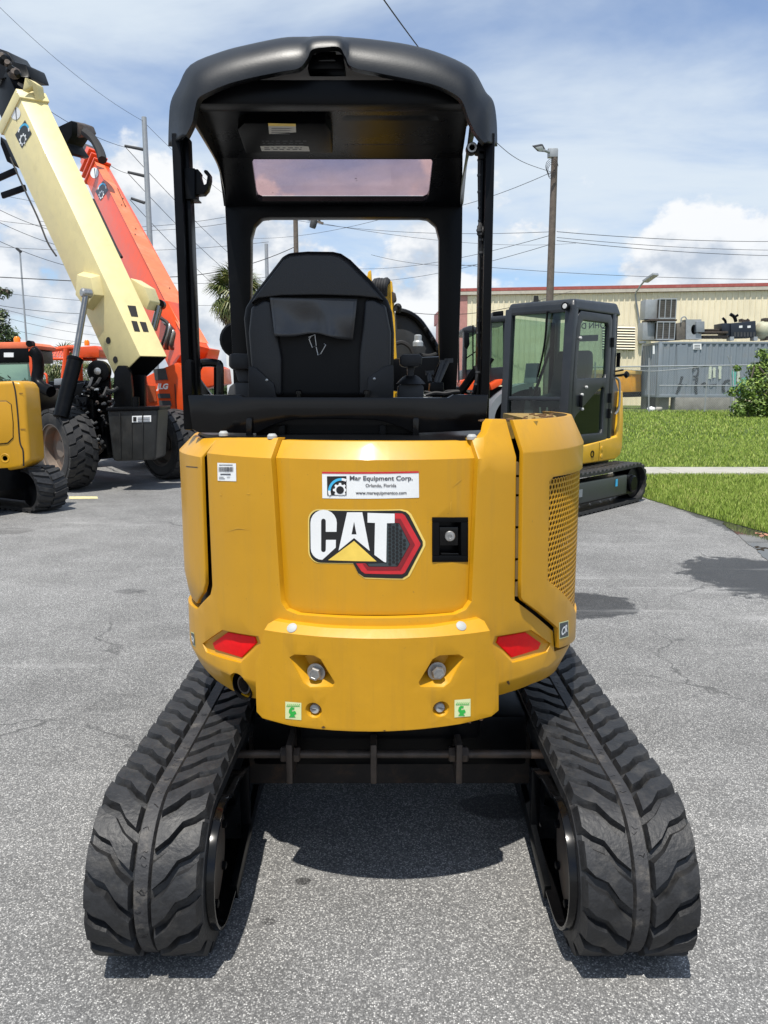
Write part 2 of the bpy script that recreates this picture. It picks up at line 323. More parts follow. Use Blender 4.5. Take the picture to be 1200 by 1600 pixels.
# ================================================================== GROUND
def ground_mat():
    m = bpy.data.materials.new('asphalt'); m.use_nodes = True; nt = m.node_tree; N = nt.nodes.new; L = nt.links.new; b = nt.nodes['Principled BSDF']
    geo = N('ShaderNodeNewGeometry')
    def noise(s, d=6, r=0.6):
        n = N('ShaderNodeTexNoise'); n.inputs['Scale'].default_value = s; n.inputs['Detail'].default_value = d; n.inputs['Roughness'].default_value = r; L(geo.outputs['Position'], n.inputs['Vector']); return n.outputs['Fac']
    def M(op, a, b=None):
        n = N('ShaderNodeMath'); n.operation = op
        for i, v in enumerate((a, b)):
            if v is None: continue
            if isinstance(v, (int, float)): n.inputs[i].default_value = v
            else: L(v, n.inputs[i])
        return n.outputs[0]
    def mr(v, lo, hi, a=0.0, c=1.0):
        n = N('ShaderNodeMapRange'); n.interpolation_type = 'SMOOTHSTEP'; L(v, n.inputs[0]); n.inputs[1].default_value = lo; n.inputs[2].default_value = hi; n.inputs[3].default_value = a; n.inputs[4].default_value = c; return n.outputs[0]
    vor = N('ShaderNodeTexVoronoi'); vor.inputs['Scale'].default_value = 215; L(geo.outputs['Position'], vor.inputs['Vector'])
    sepc = N('ShaderNodeSeparateColor'); L(vor.outputs['Color'], sepc.inputs[0])
    stone = mr(sepc.outputs[0], 0.15, 1.0)
    v2 = N('ShaderNodeTexVoronoi'); v2.inputs['Scale'].default_value = 330; L(geo.outputs['Position'], v2.inputs['Vector']); s2 = N('ShaderNodeSeparateColor'); L(v2.outputs['Color'], s2.inputs[0])
    gap = mr(vor.outputs['Distance'], 0.25, 0.75, 1.0, 0.35)
    val = M('MULTIPLY', M('ADD', M('MULTIPLY', M('POWER', stone, 1.6), 0.66), M('MULTIPLY', s2.outputs[1], 0.34)), gap)
    ramp = N('ShaderNodeValToRGB'); e = ramp.color_ramp.elements; e[0].position = 0.0; e[0].color = (0.085, 0.085, 0.084, 1); e[1].position = 0.92; e[1].color = (0.66, 0.65, 0.62, 1)
    x = e.new(0.30); x.color = (0.20, 0.198, 0.193, 1); x = e.new(0.60); x.color = (0.315, 0.311, 0.30, 1); L(val, ramp.inputs[0])
    # worn, lighter and darker areas
    big = mr(noise(0.45, 5), 0.3, 0.72, 0.86, 1.16); mid = mr(noise(2.6, 5), 0.25, 0.75, 0.88, 1.12)
    mul = N('ShaderNodeMix'); mul.data_type = 'RGBA'; mul.blend_type = 'MULTIPLY'; mul.inputs[0].default_value = 1.0; L(ramp.outputs[0], mul.inputs[6])
    cmb = N('ShaderNodeCombineColor'); bm_ = M('MULTIPLY', big, mid)
    for i in range(3): L(bm_, cmb.inputs[i])
    L(cmb.outputs[0], mul.inputs[7])
    # wet and oily stains with ragged outlines
    sep = N('ShaderNodeSeparateXYZ'); L(geo.outputs['Position'], sep.inputs[0]); rg = noise(9, 6, 0.7); rg2 = noise(1.6, 3)
    wet = None
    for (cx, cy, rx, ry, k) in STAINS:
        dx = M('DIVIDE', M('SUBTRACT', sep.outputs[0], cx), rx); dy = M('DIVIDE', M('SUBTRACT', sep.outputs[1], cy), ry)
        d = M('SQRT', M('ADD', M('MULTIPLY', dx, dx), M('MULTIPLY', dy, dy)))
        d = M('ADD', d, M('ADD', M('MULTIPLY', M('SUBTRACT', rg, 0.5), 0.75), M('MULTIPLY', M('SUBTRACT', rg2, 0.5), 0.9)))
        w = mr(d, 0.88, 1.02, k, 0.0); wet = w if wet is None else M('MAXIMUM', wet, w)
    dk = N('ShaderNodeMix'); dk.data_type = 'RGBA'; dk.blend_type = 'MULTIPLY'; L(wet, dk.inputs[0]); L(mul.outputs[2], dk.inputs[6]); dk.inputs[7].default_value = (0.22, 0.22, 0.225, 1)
    # pale scuffed streaks, hairline cracks and old drips
    def blend(fac, col, base, mode='MIX'):
        n = N('ShaderNodeMix'); n.data_type = 'RGBA'; n.blend_type = mode; L(fac, n.inputs[0]); L(base, n.inputs[6]); n.inputs[7].default_value = (*col, 1); return n.outputs[2]
    mps = N('ShaderNodeMapping'); mps.inputs['Rotation'].default_value = (0, 0, rad(28)); mps.inputs['Scale'].default_value = (0.35, 3.2, 1); L(geo.outputs['Position'], mps.inputs[0])
    ns = N('ShaderNodeTexNoise'); ns.inputs['Scale'].default_value = 1.0; ns.inputs['Detail'].default_value = 6; ns.inputs['Roughness'].default_value = 0.65; L(mps.outputs[0], ns.inputs['Vector'])
    col = blend(mr(ns.outputs['Fac'], 0.56, 0.74, 0.0, 0.38), (0.46, 0.455, 0.44), dk.outputs[2])
    dist = N('ShaderNodeTexNoise'); dist.inputs['Scale'].default_value = 3.0; dist.inputs['Detail'].default_value = 6; L(geo.outputs['Position'], dist.inputs['Vector'])
    addv = N('ShaderNodeVectorMath'); addv.operation = 'MULTIPLY_ADD'; L(dist.outputs['Color'], addv.inputs[0]); addv.inputs[1].default_value = (0.5, 0.5, 0); L(geo.outputs['Position'], addv.inputs[2])
    vc = N('ShaderNodeTexVoronoi'); vc.feature = 'DISTANCE_TO_EDGE'; vc.inputs['Scale'].default_value = 0.42; L(addv.outputs[0], vc.inputs['Vector'])
    ck = M('MULTIPLY', mr(vc.outputs['Distance'], 0.0015, 0.0045, 0.6, 0.0), mr(noise(0.8, 3), 0.50, 0.60)); col = blend(ck, (0.05, 0.05, 0.05), col)
    vd = N('ShaderNodeTexVoronoi'); vd.inputs['Scale'].default_value = 1.7; L(geo.outputs['Position'], vd.inputs['Vector']); sd = N('ShaderNodeSeparateColor'); L(vd.outputs['Color'], sd.inputs[0])
    dr_ = M('MULTIPLY', mr(M('ADD', vd.outputs['Distance'], M('MULTIPLY', M('SUBTRACT', rg, 0.5), 0.12)), 0.03, 0.06, 0.55, 0.0), mr(sd.outputs[0], 0.72, 0.76)); col = blend(dr_, (0.07, 0.07, 0.07), col)
    L(col, b.inputs['Base Color'])
    L(M('SUBTRACT', 0.88, M('MULTIPLY', wet, 0.42)), b.inputs['Roughness']); b.inputs['Specular IOR Level'].default_value = 0.35
    bp = N('ShaderNodeBump'); bp.inputs['Strength'].default_value = 0.55; bp.inputs['Distance'].default_value = 0.004; L(M('ADD', val, M('MULTIPLY', noise(420, 3), 0.3)), bp.inputs['Height']); L(bp.outputs[0], b.inputs['Normal'])
    return m
g1 = G(1150, 905); g2 = G(1100, 850); g3 = G(930, 945); g4 = G(960, 950); s1 = G(474, 1377); s2_ = G(830, 1290); s3 = G(1085, 885)
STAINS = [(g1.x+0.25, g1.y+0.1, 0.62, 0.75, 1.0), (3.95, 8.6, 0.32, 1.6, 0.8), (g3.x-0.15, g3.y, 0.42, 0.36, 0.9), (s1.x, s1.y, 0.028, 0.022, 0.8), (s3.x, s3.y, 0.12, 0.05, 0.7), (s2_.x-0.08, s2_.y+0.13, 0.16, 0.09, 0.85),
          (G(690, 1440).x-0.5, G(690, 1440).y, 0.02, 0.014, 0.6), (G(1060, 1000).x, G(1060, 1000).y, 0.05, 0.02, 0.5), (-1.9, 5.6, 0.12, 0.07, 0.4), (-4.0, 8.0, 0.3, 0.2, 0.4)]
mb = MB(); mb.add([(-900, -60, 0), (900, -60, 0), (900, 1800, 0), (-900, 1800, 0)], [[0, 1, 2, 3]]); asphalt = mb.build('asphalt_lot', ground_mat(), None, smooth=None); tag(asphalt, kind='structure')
# ================================================================== MAIN MINI EXCAVATOR
CX, CY, RB = -0.012, 2.70, 0.675
def UV(px, py, R=RB):
    d = ray(px, py); o = CAMP - Vector((CX, CY, 0))
    a = d.x*d.x+d.y*d.y; b = o.x*d.x+o.y*d.y; c = o.x*o.x+o.y*o.y-R*R; q = b*b-a*c
    t = (-b-math.sqrt(q))/a if q > 0 else -b/a
    p = CAMP+d*t
    return (math.atan2(p.x-CX, -(p.y-CY))*RB, p.z)
def CM(Rf, off=0.0):
    def f(u, v, w):
        r = (Rf(u, v) if callable(Rf) else Rf)+off+w; t = u/RB
        return Vector((CX+math.sin(t)*r, CY-math.cos(t)*r, v))
    return f
CU = [rad(a)*RB for a in range(-110, 111, 4)]
exc = empty('mini_excavator', (0.02, 2.70, 0), 'yellow mini excavator with black open canopy and rubber tracks, seen from behind', 'excavator')
zt = UV(588, 686)[1]; zc = UV(588, 720)[1]
z_low = UV(330, 1040)[1]
U_COL = UV(757, 690)[0]
def R_shell(u, v):
    r = RB
    if v > zc: r -= (v-zc)*(0.8 if u < U_COL else 0.42)
    if v < z_low: r -= (z_low-v)*0.45
    return r
WR = rad(108)*RB
A = lambda *pts, R=RB: [UV(x, y, R) for x, y in pts]
def ring(pts, k):
    cx = sum(p[0] for p in pts)/len(pts); cy = sum(p[1] for p in pts)/len(pts)
    return [(cx+(p[0]-cx)*k, cy+(p[1]-cy)*k) for p in pts]
def circ(c, r, n=20): return [(c[0]+r*math.cos(2*math.pi*i/n), c[1]+r*math.sin(2*math.pi*i/n)) for i in range(n)]
def mir(pts): return [(1177-x, y) for x, y in pts]
# --- main rear cover
zs_l = UV(305, 962)[1]; zs_r = UV(897, 1000)[1]; zb_l = UV(312, 1045)[1]; zb_r = UV(893, 1045)[1]
left_seam = A((322.5, 685), (327, 800), (332, 915), (329, 929), (308, 952)); right_seam = A((807, 656), (804, 938), (864, 987), (866, 1018))
outer = ([(-WR, zs_l-0.03)] + [left_seam[-1]] + left_seam[::-1][1:] +
         A((421, 686), (427, 760), (439, 940), (447, 953), (465, 960), (588, 966), (712, 960), (728, 953), (737, 940), (745, 760), (749, 687),
           (763, 684), (772, 676), (779, 662), (786, 656)) + right_seam +
         A((893, 1001)) + [(WR, zs_r)] + [(WR, zb_r+0.01)] + A((888, 1045), (840, 1071), (778, 1092), (590, 1100), (400, 1098), (350, 1083), (325, 1066), (309, 1046)) + [(-WR, zb_l)])
reflL = [(327, 1006), (351, 989.5), (394, 997), (397, 1006), (373, 1029), (331, 1016)]
pkx = ring(reflL, 1.30); pockL = A(*pkx); pockR = A(*mir(pkx)[::-1])
exh = circ(UV(371, 1074), 0.044)
plate('rear_cover', outer, [pockL, pockR, exh], CM(R_shell), 0.035, YEL, exc, CU, [zc, z_low, zt-0.02]+[0.62+0.06*i for i in range(12)], bevel=0.013)
# recess funnels and reflectors
for pk, rf in ((pockL, A(*reflL)), (pockR, A(*mir(reflL)[::-1]))):
    f0 = CM(R_shell, -0.006); f1 = CM(R_shell, -0.018); n = len(pk)
    mb = MB(); inn = ring(pk, 0.72)
    mb.add([f0(u, v, 0) for u, v in ring(pk, 1.01)]+[f1(u, v, 0) for u, v in inn], [[i, (i+1) % n, n+(i+1) % n, n+i] for i in range(n)]+[[n+i for i in range(n)]])
    rec = mb.build('reflector_recess', YEL, exc)
    plate('reflector', rf, [], CM(R_shell, -0.010), 0.006, REFL, rec, None, None, bevel=0.002)
# exhaust outlet
ec = UV(371, 1074); ecp = CM(R_shell)(ec[0], ec[1], 0); en = (Vector((ecp.x-CX, ecp.y-CY, 0))).normalized()
mb = MB(); mb.lathe(ecp-en*0.10, en, [(0.028, 0.0), (0.028, 0.090), (0.023, 0.090), (0.023, 0.01)], 20); mb.build('exhaust_pipe', WORN, exc)
mb = MB(); mb.lathe(ecp-en*0.14, en, [(0.0438, 0.0), (0.0438, 0.137), (0.041, 0.137), (0.041, 0.02)], 22); mb.build('exhaust_sleeve', BLK, exc)
# --- hatch
RH = 0.654
def R_hatch(u, v): return RH-max(0, v-zc)*0.8
hpx = [(429, 689), (434, 760), (445, 937), (452, 951), (466, 956), (588, 961), (711, 956), (724, 951), (731, 937), (739, 760), (743, 690), (588, 691)]
latch_px = [(679, 812), (728, 812), (728, 874), (679, 874)]
hatch = plate('rear_hatch', A(*hpx, R=RH), [A(*[(677, 809), (729, 809), (731, 876), (676, 876)], R=RH)], CM(R_hatch), 0.03, YEL, exc, CU, [zc]+[0.62+0.06*i for i in range(12)], bevel=0.006)
mb = MB(); mb.cyl((CX, CY, 0.70), (CX, CY, 1.36), 0.615, n=48); mb.build('inner_frame', DARK, exc)
# latch
def HM(off=0.0):
    f = CM(RH, off); return lambda px, py: f(*UV(px, py, RH), 0)
def hpoly(mb, pts, off, th):
    f = CM(RH, off); q = A(*pts, R=RH); mb.hexa([f(u, v, -th) for u, v in q], [f(u, v, 0) for u, v in q])
mb = MB(); hpoly(mb, [(677, 809), (729, 809), (730, 876), (677, 876)], -0.028, 0.01)
for q in ([(675, 808), (731, 808), (731, 816), (675, 816)], [(675, 868), (731, 868), (731, 878), (675, 878)], [(675, 816), (686, 816), (686, 868), (675, 868)], [(720, 816), (731, 816), (731, 868), (720, 868)]): hpoly(mb, q, 0.003, 0.034)
lt = mb.build('door_latch', BLK, hatch, bevel=0.0015)
mb = MB(); hpoly(mb, [(688, 824), (718, 824), (718, 853), (688, 853)], -0.006, 0.02); hpoly(mb, [(690, 865), (718, 865), (718, 867.5), (690, 867.5)], -0.004, 0.02); mb.build('latch_paddle', BLKG, hatch, bevel=0.002)
lc = CM(RH, -0.006)(*UV(704, 838, RH), 0); mb = MB(); mb.lathe(lc, (0, -1, 0), [(0.0145, 0), (0.0145, 0.006), (0.013, 0.008), (0.006, 0.0082), (0.005, 0.005)], 24); mb.build('lock_cylinder', STEEL, hatch)
# --- decals on the hatch (traced outlines laid on the curved door)
def D(pts): return [(470+0.2417*x, 720+0.2417*y) for x, y in pts]
def decal(name, pts, off, m, holes=(), parent=hatch, R=RH, Rf=None):
    return plate(name, A(*pts, R=R), [A(*h, R=R) for h in holes], CM(Rf or R, off), 0, m, parent, CU)
def arc(cx, cy, r, a0, a1, n=6): return [(cx+r*math.cos(rad(a0+(a1-a0)*i/n)), cy+r*math.sin(rad(a0+(a1-a0)*i/n))) for i in range(n+1)]
bk = arc(122, 385, 66, 180, 270)+[(640, 320), (678, 330), (700, 350), (788, 522), (788, 548), (690, 738), (655, 760), (410, 752), (372, 726), (338, 660)]+arc(135, 580, 78, 90, 180)
decal('logo_edge', D(ring(bk, 1.035)), 0.0007, DECC); decal('logo_backing', D(bk), 0.0014, DECB)
decal('logo_hexagon', D([(608, 338), (655, 340), (672, 352), (772, 532), (772, 542), (672, 722), (655, 732), (415, 728), (392, 712), (358, 662), (418, 662), (440, 684), (625, 684), (706, 540), (636, 402), (608, 400)]), 0.0021, DECR)
decal('logo_hexagon_shade', D([(608, 372), (644, 374), (736, 540), (644, 706), (430, 706), (400, 664), (418, 664), (440, 684), (625, 684), (706, 540), (636, 402), (608, 400)]), 0.0028, DECRD)
decal('logo_honeycomb', D([(557, 404), (634, 404), (703, 540), (622, 681), (442, 681), (432, 664), (556, 660)]), 0.0021, DECG)
mb = MB()
for i in range(9):
    for j in range(12):
        hx, hy = 575+27*i*0.87, 415+(j+0.5*(i % 2))*25
        if hx+abs(hy-540)*0.5 < 690 and hy < 668 and hx < 700:
            q = D([(hx+11*math.cos(rad(60*k)), hy+11*math.sin(rad(60*k))) for k in range(6)]); f = CM(RH, 0.0028)
            mb.add([f(*UV(x, y, RH), 0) for x, y in q], [list(range(6))])
mb.build('logo_cells', DECB, hatch, smooth=None)
C_ = arc(148, 400, 84, 180, 270, 5)+arc(150, 400, 84, 270, 360, 5)+[(232, 458), (163, 458)]+arc(148, 388, 15, 0, -180, 5)+arc(148, 575, 15, 180, 0, 5)+[(164, 510), (228, 510), (227, 560), (160, 622)]+arc(140, 565, 74, 90, 180, 5)
decal('logo_letter', D(C_), 0.0021, WHITE)
decal('logo_letter', D([(300, 332), (398, 332), (446, 582), (345, 498), (245, 580)]), 0.0021, WHITE, [D([(345, 392), (329, 475), (361, 475)])])
decal('logo_letter', D([(432, 335), (606, 340), (606, 401), (556, 402), (552, 655), (538, 652), (476, 606), (480, 400), (432, 398)]), 0.0035, WHITE)
decal('logo_triangle', D([(345, 517), (490, 649), (178, 641)]), 0.0021, DECY)
st = decal('dealer_sticker', D([(138, 70), (762, 66), (764, 238), (140, 242)]), 0.0007, WHITE)
decal('sticker_stripe', D([(138, 70), (762, 66), (762, 78), (138, 82)]), 0.0014, DECR)
decal('sticker_emblem', D([(170, 100), (295, 99), (296, 222), (172, 224)]), 0.0014, DECB)
decal('emblem_arc', D(arc(262, 195, 84, 180, 275, 10)+arc(262, 195, 68, 275, 180, 10)), 0.0021, DECBL)
decal('emblem_arc_end', D(arc(262, 195, 84, 160, 182, 4)+arc(262, 195, 68, 182, 160, 4)), 0.0028, WHITE); decal('emblem_arc_end', D(arc(262, 195, 84, 273, 295, 4)+arc(262, 195, 68, 295, 273, 4)), 0.0028, WHITE)
gear = []
for k in range(8):
    a = 45*k
    for da, r in ((-13, 36), (-9, 46), (9, 46), (13, 36)): gear.append((255+r*math.cos(rad(a+da)), 188+r*math.sin(rad(a+da))))
gear = [(min(x, 294), min(y, 221)) for x, y in gear]
decal('emblem_gear', D(gear), 0.0021, WHITE); decal('emblem_gear_hole', D([(255+25*math.cos(rad(18*k)), 188+25*math.sin(rad(18*k))) for k in range(20)]), 0.0028, DECB)
pxm = 0.2417*2.05/1202*1.0
def hm_at(cx, cy, off=0.0014, Rf=RH):
    u0, v0 = UV(*D([(cx, cy)])[0], RH); f = CM(Rf, off); return lambda x, y: f(u0+x, v0+y, 0)
text_obj('sticker_text', 'Mar Equipment Corp.', 424*pxm, hm_at(520, 117), INK, hatch, 0.022, height=40*pxm)
text_obj('sticker_text', 'Orlando, Florida', 206*pxm, hm_at(518, 161), INK, hatch, 0.015)
text_obj('sticker_text', 'www.marequipmentco.com', 342*pxm, hm_at(519, 211), INK, hatch, 0.02)
# scuffs on the paint
SCUF = mat('paint_scuff', (0.60, 0.32, 0.02), 0.5)
for q in ([(706, 762), (714, 752), (723, 747), (715, 755)], [(703.5, 786), (705, 783), (704.5, 798), (703.2, 797)]): decal('scuff_mark', q, 0.0007, SCUF)
covers = [o for o in exc.children if o.name.startswith('rear_cover')][0]
for q in ([(350, 832), (372, 824), (392, 828), (372, 826)], [(343, 771), (347, 772), (346, 775)], [(385, 770), (391, 771), (389, 773)]):
    plate('scuff_mark', A(*q), [], CM(R_shell, 0.0008), 0, SCUF, covers, CU)
# barcode label on the cover
plate('barcode_label', A((340, 723), (369, 724), (369.5, 752), (340.5, 751)), [], CM(R_shell, 0.0008), 0, WHITE, covers, CU)
mb = MB(); f = CM(R_shell, 0.0016)
x = 342.5
while x < 365:
    w = random.choice((0.5, 0.8, 1.2)); q = A((x, 729.5), (x+w, 729.5), (x+w, 737), (x, 737)); mb.add([f(*p, 0) for p in q], [[0, 1, 2, 3]]); x += w+random.choice((0.5, 0.8))
for yy, x0, x1, h in ((726, 343, 364, 1.1), (740, 345, 361, 2.0), (745, 343, 350, 0.9), (747.5, 343, 352, 0.9), (745, 355, 360, 0.9)):
    q = A((x0, yy), (x1, yy), (x1, yy+h), (x0, yy+h)); mb.add([f(*p, 0) for p in q], [[0, 1, 2, 3]])
mb.build('barcode_print', INK, covers, smooth=None)
# --- side panels
RS = 0.683
zsl = UV(300, 712, RS)[1]; ztl = UV(314, 685, RS)[1]
def R_left(u, v): return RS-max(0, v-zsl)*1.0-max(0, UV(310, 930)[1]+0.02-v)*0.25
lp = [(-WR, ztl)]+A((289, 686), (313, 685), (316.5, 800), (320.5, 912), (317, 926), (300, 944), R=RS)+[(-WR, UV(300, 946, RS)[1]-0.02)]
plate('side_panel', lp, [], CM(R_left), 0.012, YEL, exc, CU, [zsl, zsl-0.03]+[0.62+0.06*i for i in range(12)], bevel=0.005)
plate('panel_seam', A((291, 728), (309, 729.5), (309, 731), (291, 729.5), R=RS), [], CM(RS, 0.0006), 0, DECB, exc, CU)
ztr = UV(840, 656, RS)[1]; zcr = UV(850, 703, RS)[1]
def R_right(u, v): return RS+0.006-max(0, v-zcr)*0.48
u_gl = UV(855, 800, RS)[0]; zg_t = UV(862, 748, RS)[1]; zg_b = UV(853, 906, RS)[1]; zg_b2 = UV(897, 958, RS)[1]; ug2 = UV(897, 958, RS)[0]
grille_out = [(WR-0.06, zg_t)]+A((862, 745), (856, 752), (853, 906), R=RS)+[(ug2, zg_b2), (WR-0.06, zg_b2)]
rp = [(WR, ztr)]+A((816, 657), (814, 760), (812, 932), (815, 938), (869, 981), (871, 1012), (897, 996), R=RS)+[(WR, UV(897, 996, RS)[1])]
rp2 = [(WR, ztr)]+A((816, 657), (814, 760), (812, 932), (815, 938), (869, 981), (871, 1012), (897, 996), R=RS)+[(WR, UV(897, 996, RS)[1])]+[(WR, zg_b2), (ug2, zg_b2)]+A((853, 906), (856, 752), (862, 745), R=RS)+[(WR, zg_t)]
side = plate('side_panel', rp2, [], CM(R_right), 0.014, YEL, exc, CU, [zcr]+[0.62+0.06*i for i in range(14)], bevel=0.006)
for y0_, y1_ in ((722, 742), (746, 772), (776, 822), (826, 872), (876, 905), (909, 932)):
    mb = MB(); q = A((807.5, y0_), (812, y0_), (811, y1_), (806.5, y1_), R=0.662); f = CM(0.662); mb.hexa([f(*p, -0.01) for p in q], [f(*p, 0) for p in q]); mb.build('hinge_strip', mat('hinge_tan', (0.30, 0.21, 0.09), 0.6) if 'hinge_tan' not in MATS else MATS['hinge_tan'], exc)
# perforated grille, hexagonal holes
def inside(p, poly):
    c = False; j = len(poly)-1
    for i in range(len(poly)):
        if (poly[i][1] > p[1]) != (poly[j][1] > p[1]) and p[0] < (poly[j][0]-poly[i][0])*(p[1]-poly[i][1])/(poly[j][1]-poly[i][1])+poly[i][0]: c = not c
        j = i
    return c
mb = MB(); hr = 0.0105; f = CM(RS, -0.002); gp = [(WR, zg_t+0.004), (u_gl-0.006, zg_t+0.004), (u_gl-0.008, zg_b), (ug2, zg_b2-0.006), (WR, zg_b2-0.006)]
row = 0; z = zg_b2
while z < zg_t+0.01:
    u = u_gl-0.01+(hr*0.866 if row % 2 else 0)
    while u < WR:
        if inside((u, z), gp):
            o6 = [(u+hr*1.005*math.sin(rad(60*k)), z+hr*1.005*math.cos(rad(60*k))) for k in range(6)]; i6 = [(u+hr*0.70*math.sin(rad(60*k)), z+hr*0.70*math.cos(rad(60*k))) for k in range(6)]
            mb.add([f(a, b, 0) for a, b in o6]+[f(a, b, 0) for a, b in i6]+[f(a, b, -0.003) for a, b in i6], [[k, (k+1) % 6, 6+(k+1) % 6, 6+k] for k in range(6)]+[[6+k, 6+(k+1) % 6, 12+(k+1) % 6, 12+k] for k in range(6)])
        u += hr*1.732
    z += hr*1.5; row += 1
mb.build('side_grille', YEL, exc, smooth=None)
plate('grille_backing', [(u_gl-0.03, zg_b2-0.02), (WR, zg_b2-0.02), (WR, zg_t+0.02), (u_gl-0.03, zg_t+0.02)], [], CM(RS, -0.045), 0.004, DARK, exc, CU)
# CR badges
for pts, R, par, cpt in (([(874, 974), (887, 970.5), (887.5, 993), (874.5, 997)], RS+0.006, side, (880.8, 983.5)), ([(299, 988), (303.5, 990), (305.5, 1009), (301.5, 1007)], RB, covers, (302.5, 999))):
    plate('badge_edge', A(*ring(pts, 1.13), R=R), [], CM(R, 0.0008), 0, DECPG, par, CU); plate('badge', A(*pts, R=R), [], CM(R, 0.0015), 0, DECG, par, CU)
    q_ = A(*pts, R=R); u0 = sum(p[0] for p in q_)/4; v0 = sum(p[1] for p in q_)/4; fb = CM(R, 0.0026); wu = max(p[0] for p in q_)-min(p[0] for p in q_); hv = max(p[1] for p in q_)-min(p[1] for p in q_)
    text_obj('badge_text', 'CR', wu*0.66, lambda x, y: fb(u0+x+0.15*y, v0+y, 0), WHITE, par, 0.04, height=hv*0.42)
# hood top plates
zt_top = zt-0.012
tp = [CM(RB-0.06)(u, 0, 0) for u in CU if abs(u) <= WR]
mb = MB(); mb.hexa([(p.x, p.y, zt_top-0.02) for p in tp], [(p.x, p.y, zt_top) for p in tp]); mb.build('hood_top', BLK, exc)
ru = [u for u in CU if UV(790, 660)[0] < u <= WR]
mb = MB(); rim = [CM(RS-0.085)(u, 0, 0) for u in ru]; b = rim+[Vector((0.44, rim[-1].y, 0)), Vector((0.44, rim[0].y+0.02, 0))]
mb.hexa([(p.x, p.y, zt_top) for p in b], [(p.x, p.y, ztr-0.006) for p in b]); mb.build('side_hood_top', mat('dusty_hood', (0.30, 0.19, 0.03), 0.6, dirt=(0.08, 0.07, 0.05), dscale=14, damt=0.9), exc)
mb = MB()
for i in range(26):
    u = random.choice(ru[:-4]); p = CM(RS-random.uniform(0.09, 0.18))(u, ztr-0.006, 0); s = random.uniform(0.004, 0.012); mb.bar(p, p+Vector((s*2, random.uniform(-s, s), s*0.3)), s, s*0.8)
mb.build('leaf_litter', mat('leaf_litter', (0.16, 0.09, 0.04), 0.9, var=0.5, vscale=40), exc)
tag([o for o in exc.children if o.name == 'leaf_litter'][0], kind='stuff')
for x, y in ((326, 683), (408, 684.5), (752, 684)):
    p = CM(RB-0.05)(UV(x, y)[0], zt+0.002, 0); mb = MB(); mb.lathe(p-Vector((0, 0, 0.01)), (0, 0, 1), [(0.014, 0), (0.014, 0.008), (0.009, 0.014)], 16); mb.build('cover_plug', PLUGM, exc)
# --- counterweight plate
RW = 0.722
zw = UV(588, 998, RW)[1]
def R_w(u, v): return RW-max(0, v-zw-0.0)*1.1
cw = A((414, 977), (420, 973.5), (500, 984), (588, 987), (678, 984), (758, 971), (764, 974), (768, 1010), (773, 1026), (779, 1038), (779, 1110), (768, 1119), (720, 1131), (650, 1140), (590, 1143), (520, 1141), (455, 1134), (410, 1122), (401, 1112), (398.5, 1036), (404, 1026), (409, 1010), R=RW)
pk = [(452, 1027), (460, 1022.5), (490, 1024), (501, 1030), (523, 1066), (520, 1073), (484, 1074), (474, 1067)]
pL = A(*pk, R=RW); pR = A(*mir(pk)[::-1], R=RW)
hl = circ(UV(490, 1110, RW), 0.0225, 18); hr_ = circ(UV(689, 1108, RW), 0.0225, 18)
cwo = plate('counterweight', cw, [pL, pR, hl, hr_], CM(R_w), 0.07, YELW, exc, CU, [zw, zw-0.01]+[0.55+0.05*i for i in range(8)], bevel=0.007)
for q, bx in ((pL, (489, 1056)), (pR, (687, 1054))):
    n = len(q); f0 = CM(R_w, -0.004); cu_, cv_ = UV(*bx, RW)
    inn = [(cu_+(u-cu_)*0.55, cv_+0.012+(v-cv_)*0.45) for u, v in q]; f1 = CM(RW, -0.055)
    mb = MB(); mb.add([f0(u, v, 0) for u, v in q]+[f1(u, v, 0) for u, v in inn], [[i, (i+1) % n, n+(i+1) % n, n+i] for i in range(n)]+[[n+i for i in range(n)]]); mb.build('bolt_pocket', YELW, cwo, smooth=50)
    c = CM(RW)(cu_, cv_, 0); nn = Vector((c.x-CX, c.y-CY, 0)).normalized()
    mb = MB(); mb.lathe(c-nn*0.055, nn, [(0.014, 0), (0.014, 0.022), (0.025, 0.022), (0.026, 0.027), (0.026, 0.030)], 28); bo = mb.build('washer', STEEL, cwo)
    mb = MB(); mb.lathe(c-nn*0.025, nn, [(0.0195, 0), (0.0195, 0.014), (0.017, 0.018), (0.012, 0.0185), (0.011, 0.0165)], 6); mb.build('bolt', STEEL, cwo, smooth=20)
for (px, py) in ((490, 1110), (689, 1108)):
    cu_, cv_ = UV(px, py, RW); c = CM(RW)(cu_, cv_, 0); nn = Vector((c.x-CX, c.y-CY, 0)).normalized()
    mb = MB(); mb.lathe(c-nn*0.02, nn, [(0.0235, 0.017), (0.015, 0.002), (0.0001, 0.002)], 24, cap0=False); mb.build('screw_recess', YELW, cwo)
    mb = MB(); mb.lathe(c-nn*0.02, nn, [(0.014, 0), (0.014, 0.010), (0.012, 0.013)], 20); sc = mb.build('screw', PLUGM, cwo)
    mb = MB(); mb.bar(c-nn*0.0066+Vector((-0.012, 0, 0.002)), c-nn*0.0066+Vector((0.012, 0, -0.002)), 0.002, 0.0025); mb.build('screw_slot', INK, cwo)
for px, py in ((453, 983.5), (725, 981.5)):
    cu_, cv_ = UV(px, py, RW); c = CM(R_w)(cu_, cv_, 0); nn = Vector((c.x-CX, c.y-CY, 0.028)).normalized(); nn = (nn+Vector((0, 0, 1.0))).normalized()
    mb = MB(); mb.lathe(c-nn*0.004, nn, [(0.0145, 0), (0.0145, 0.006), (0.009, 0.009)], 18); mb.build('cover_plug', PLUGM, cwo)
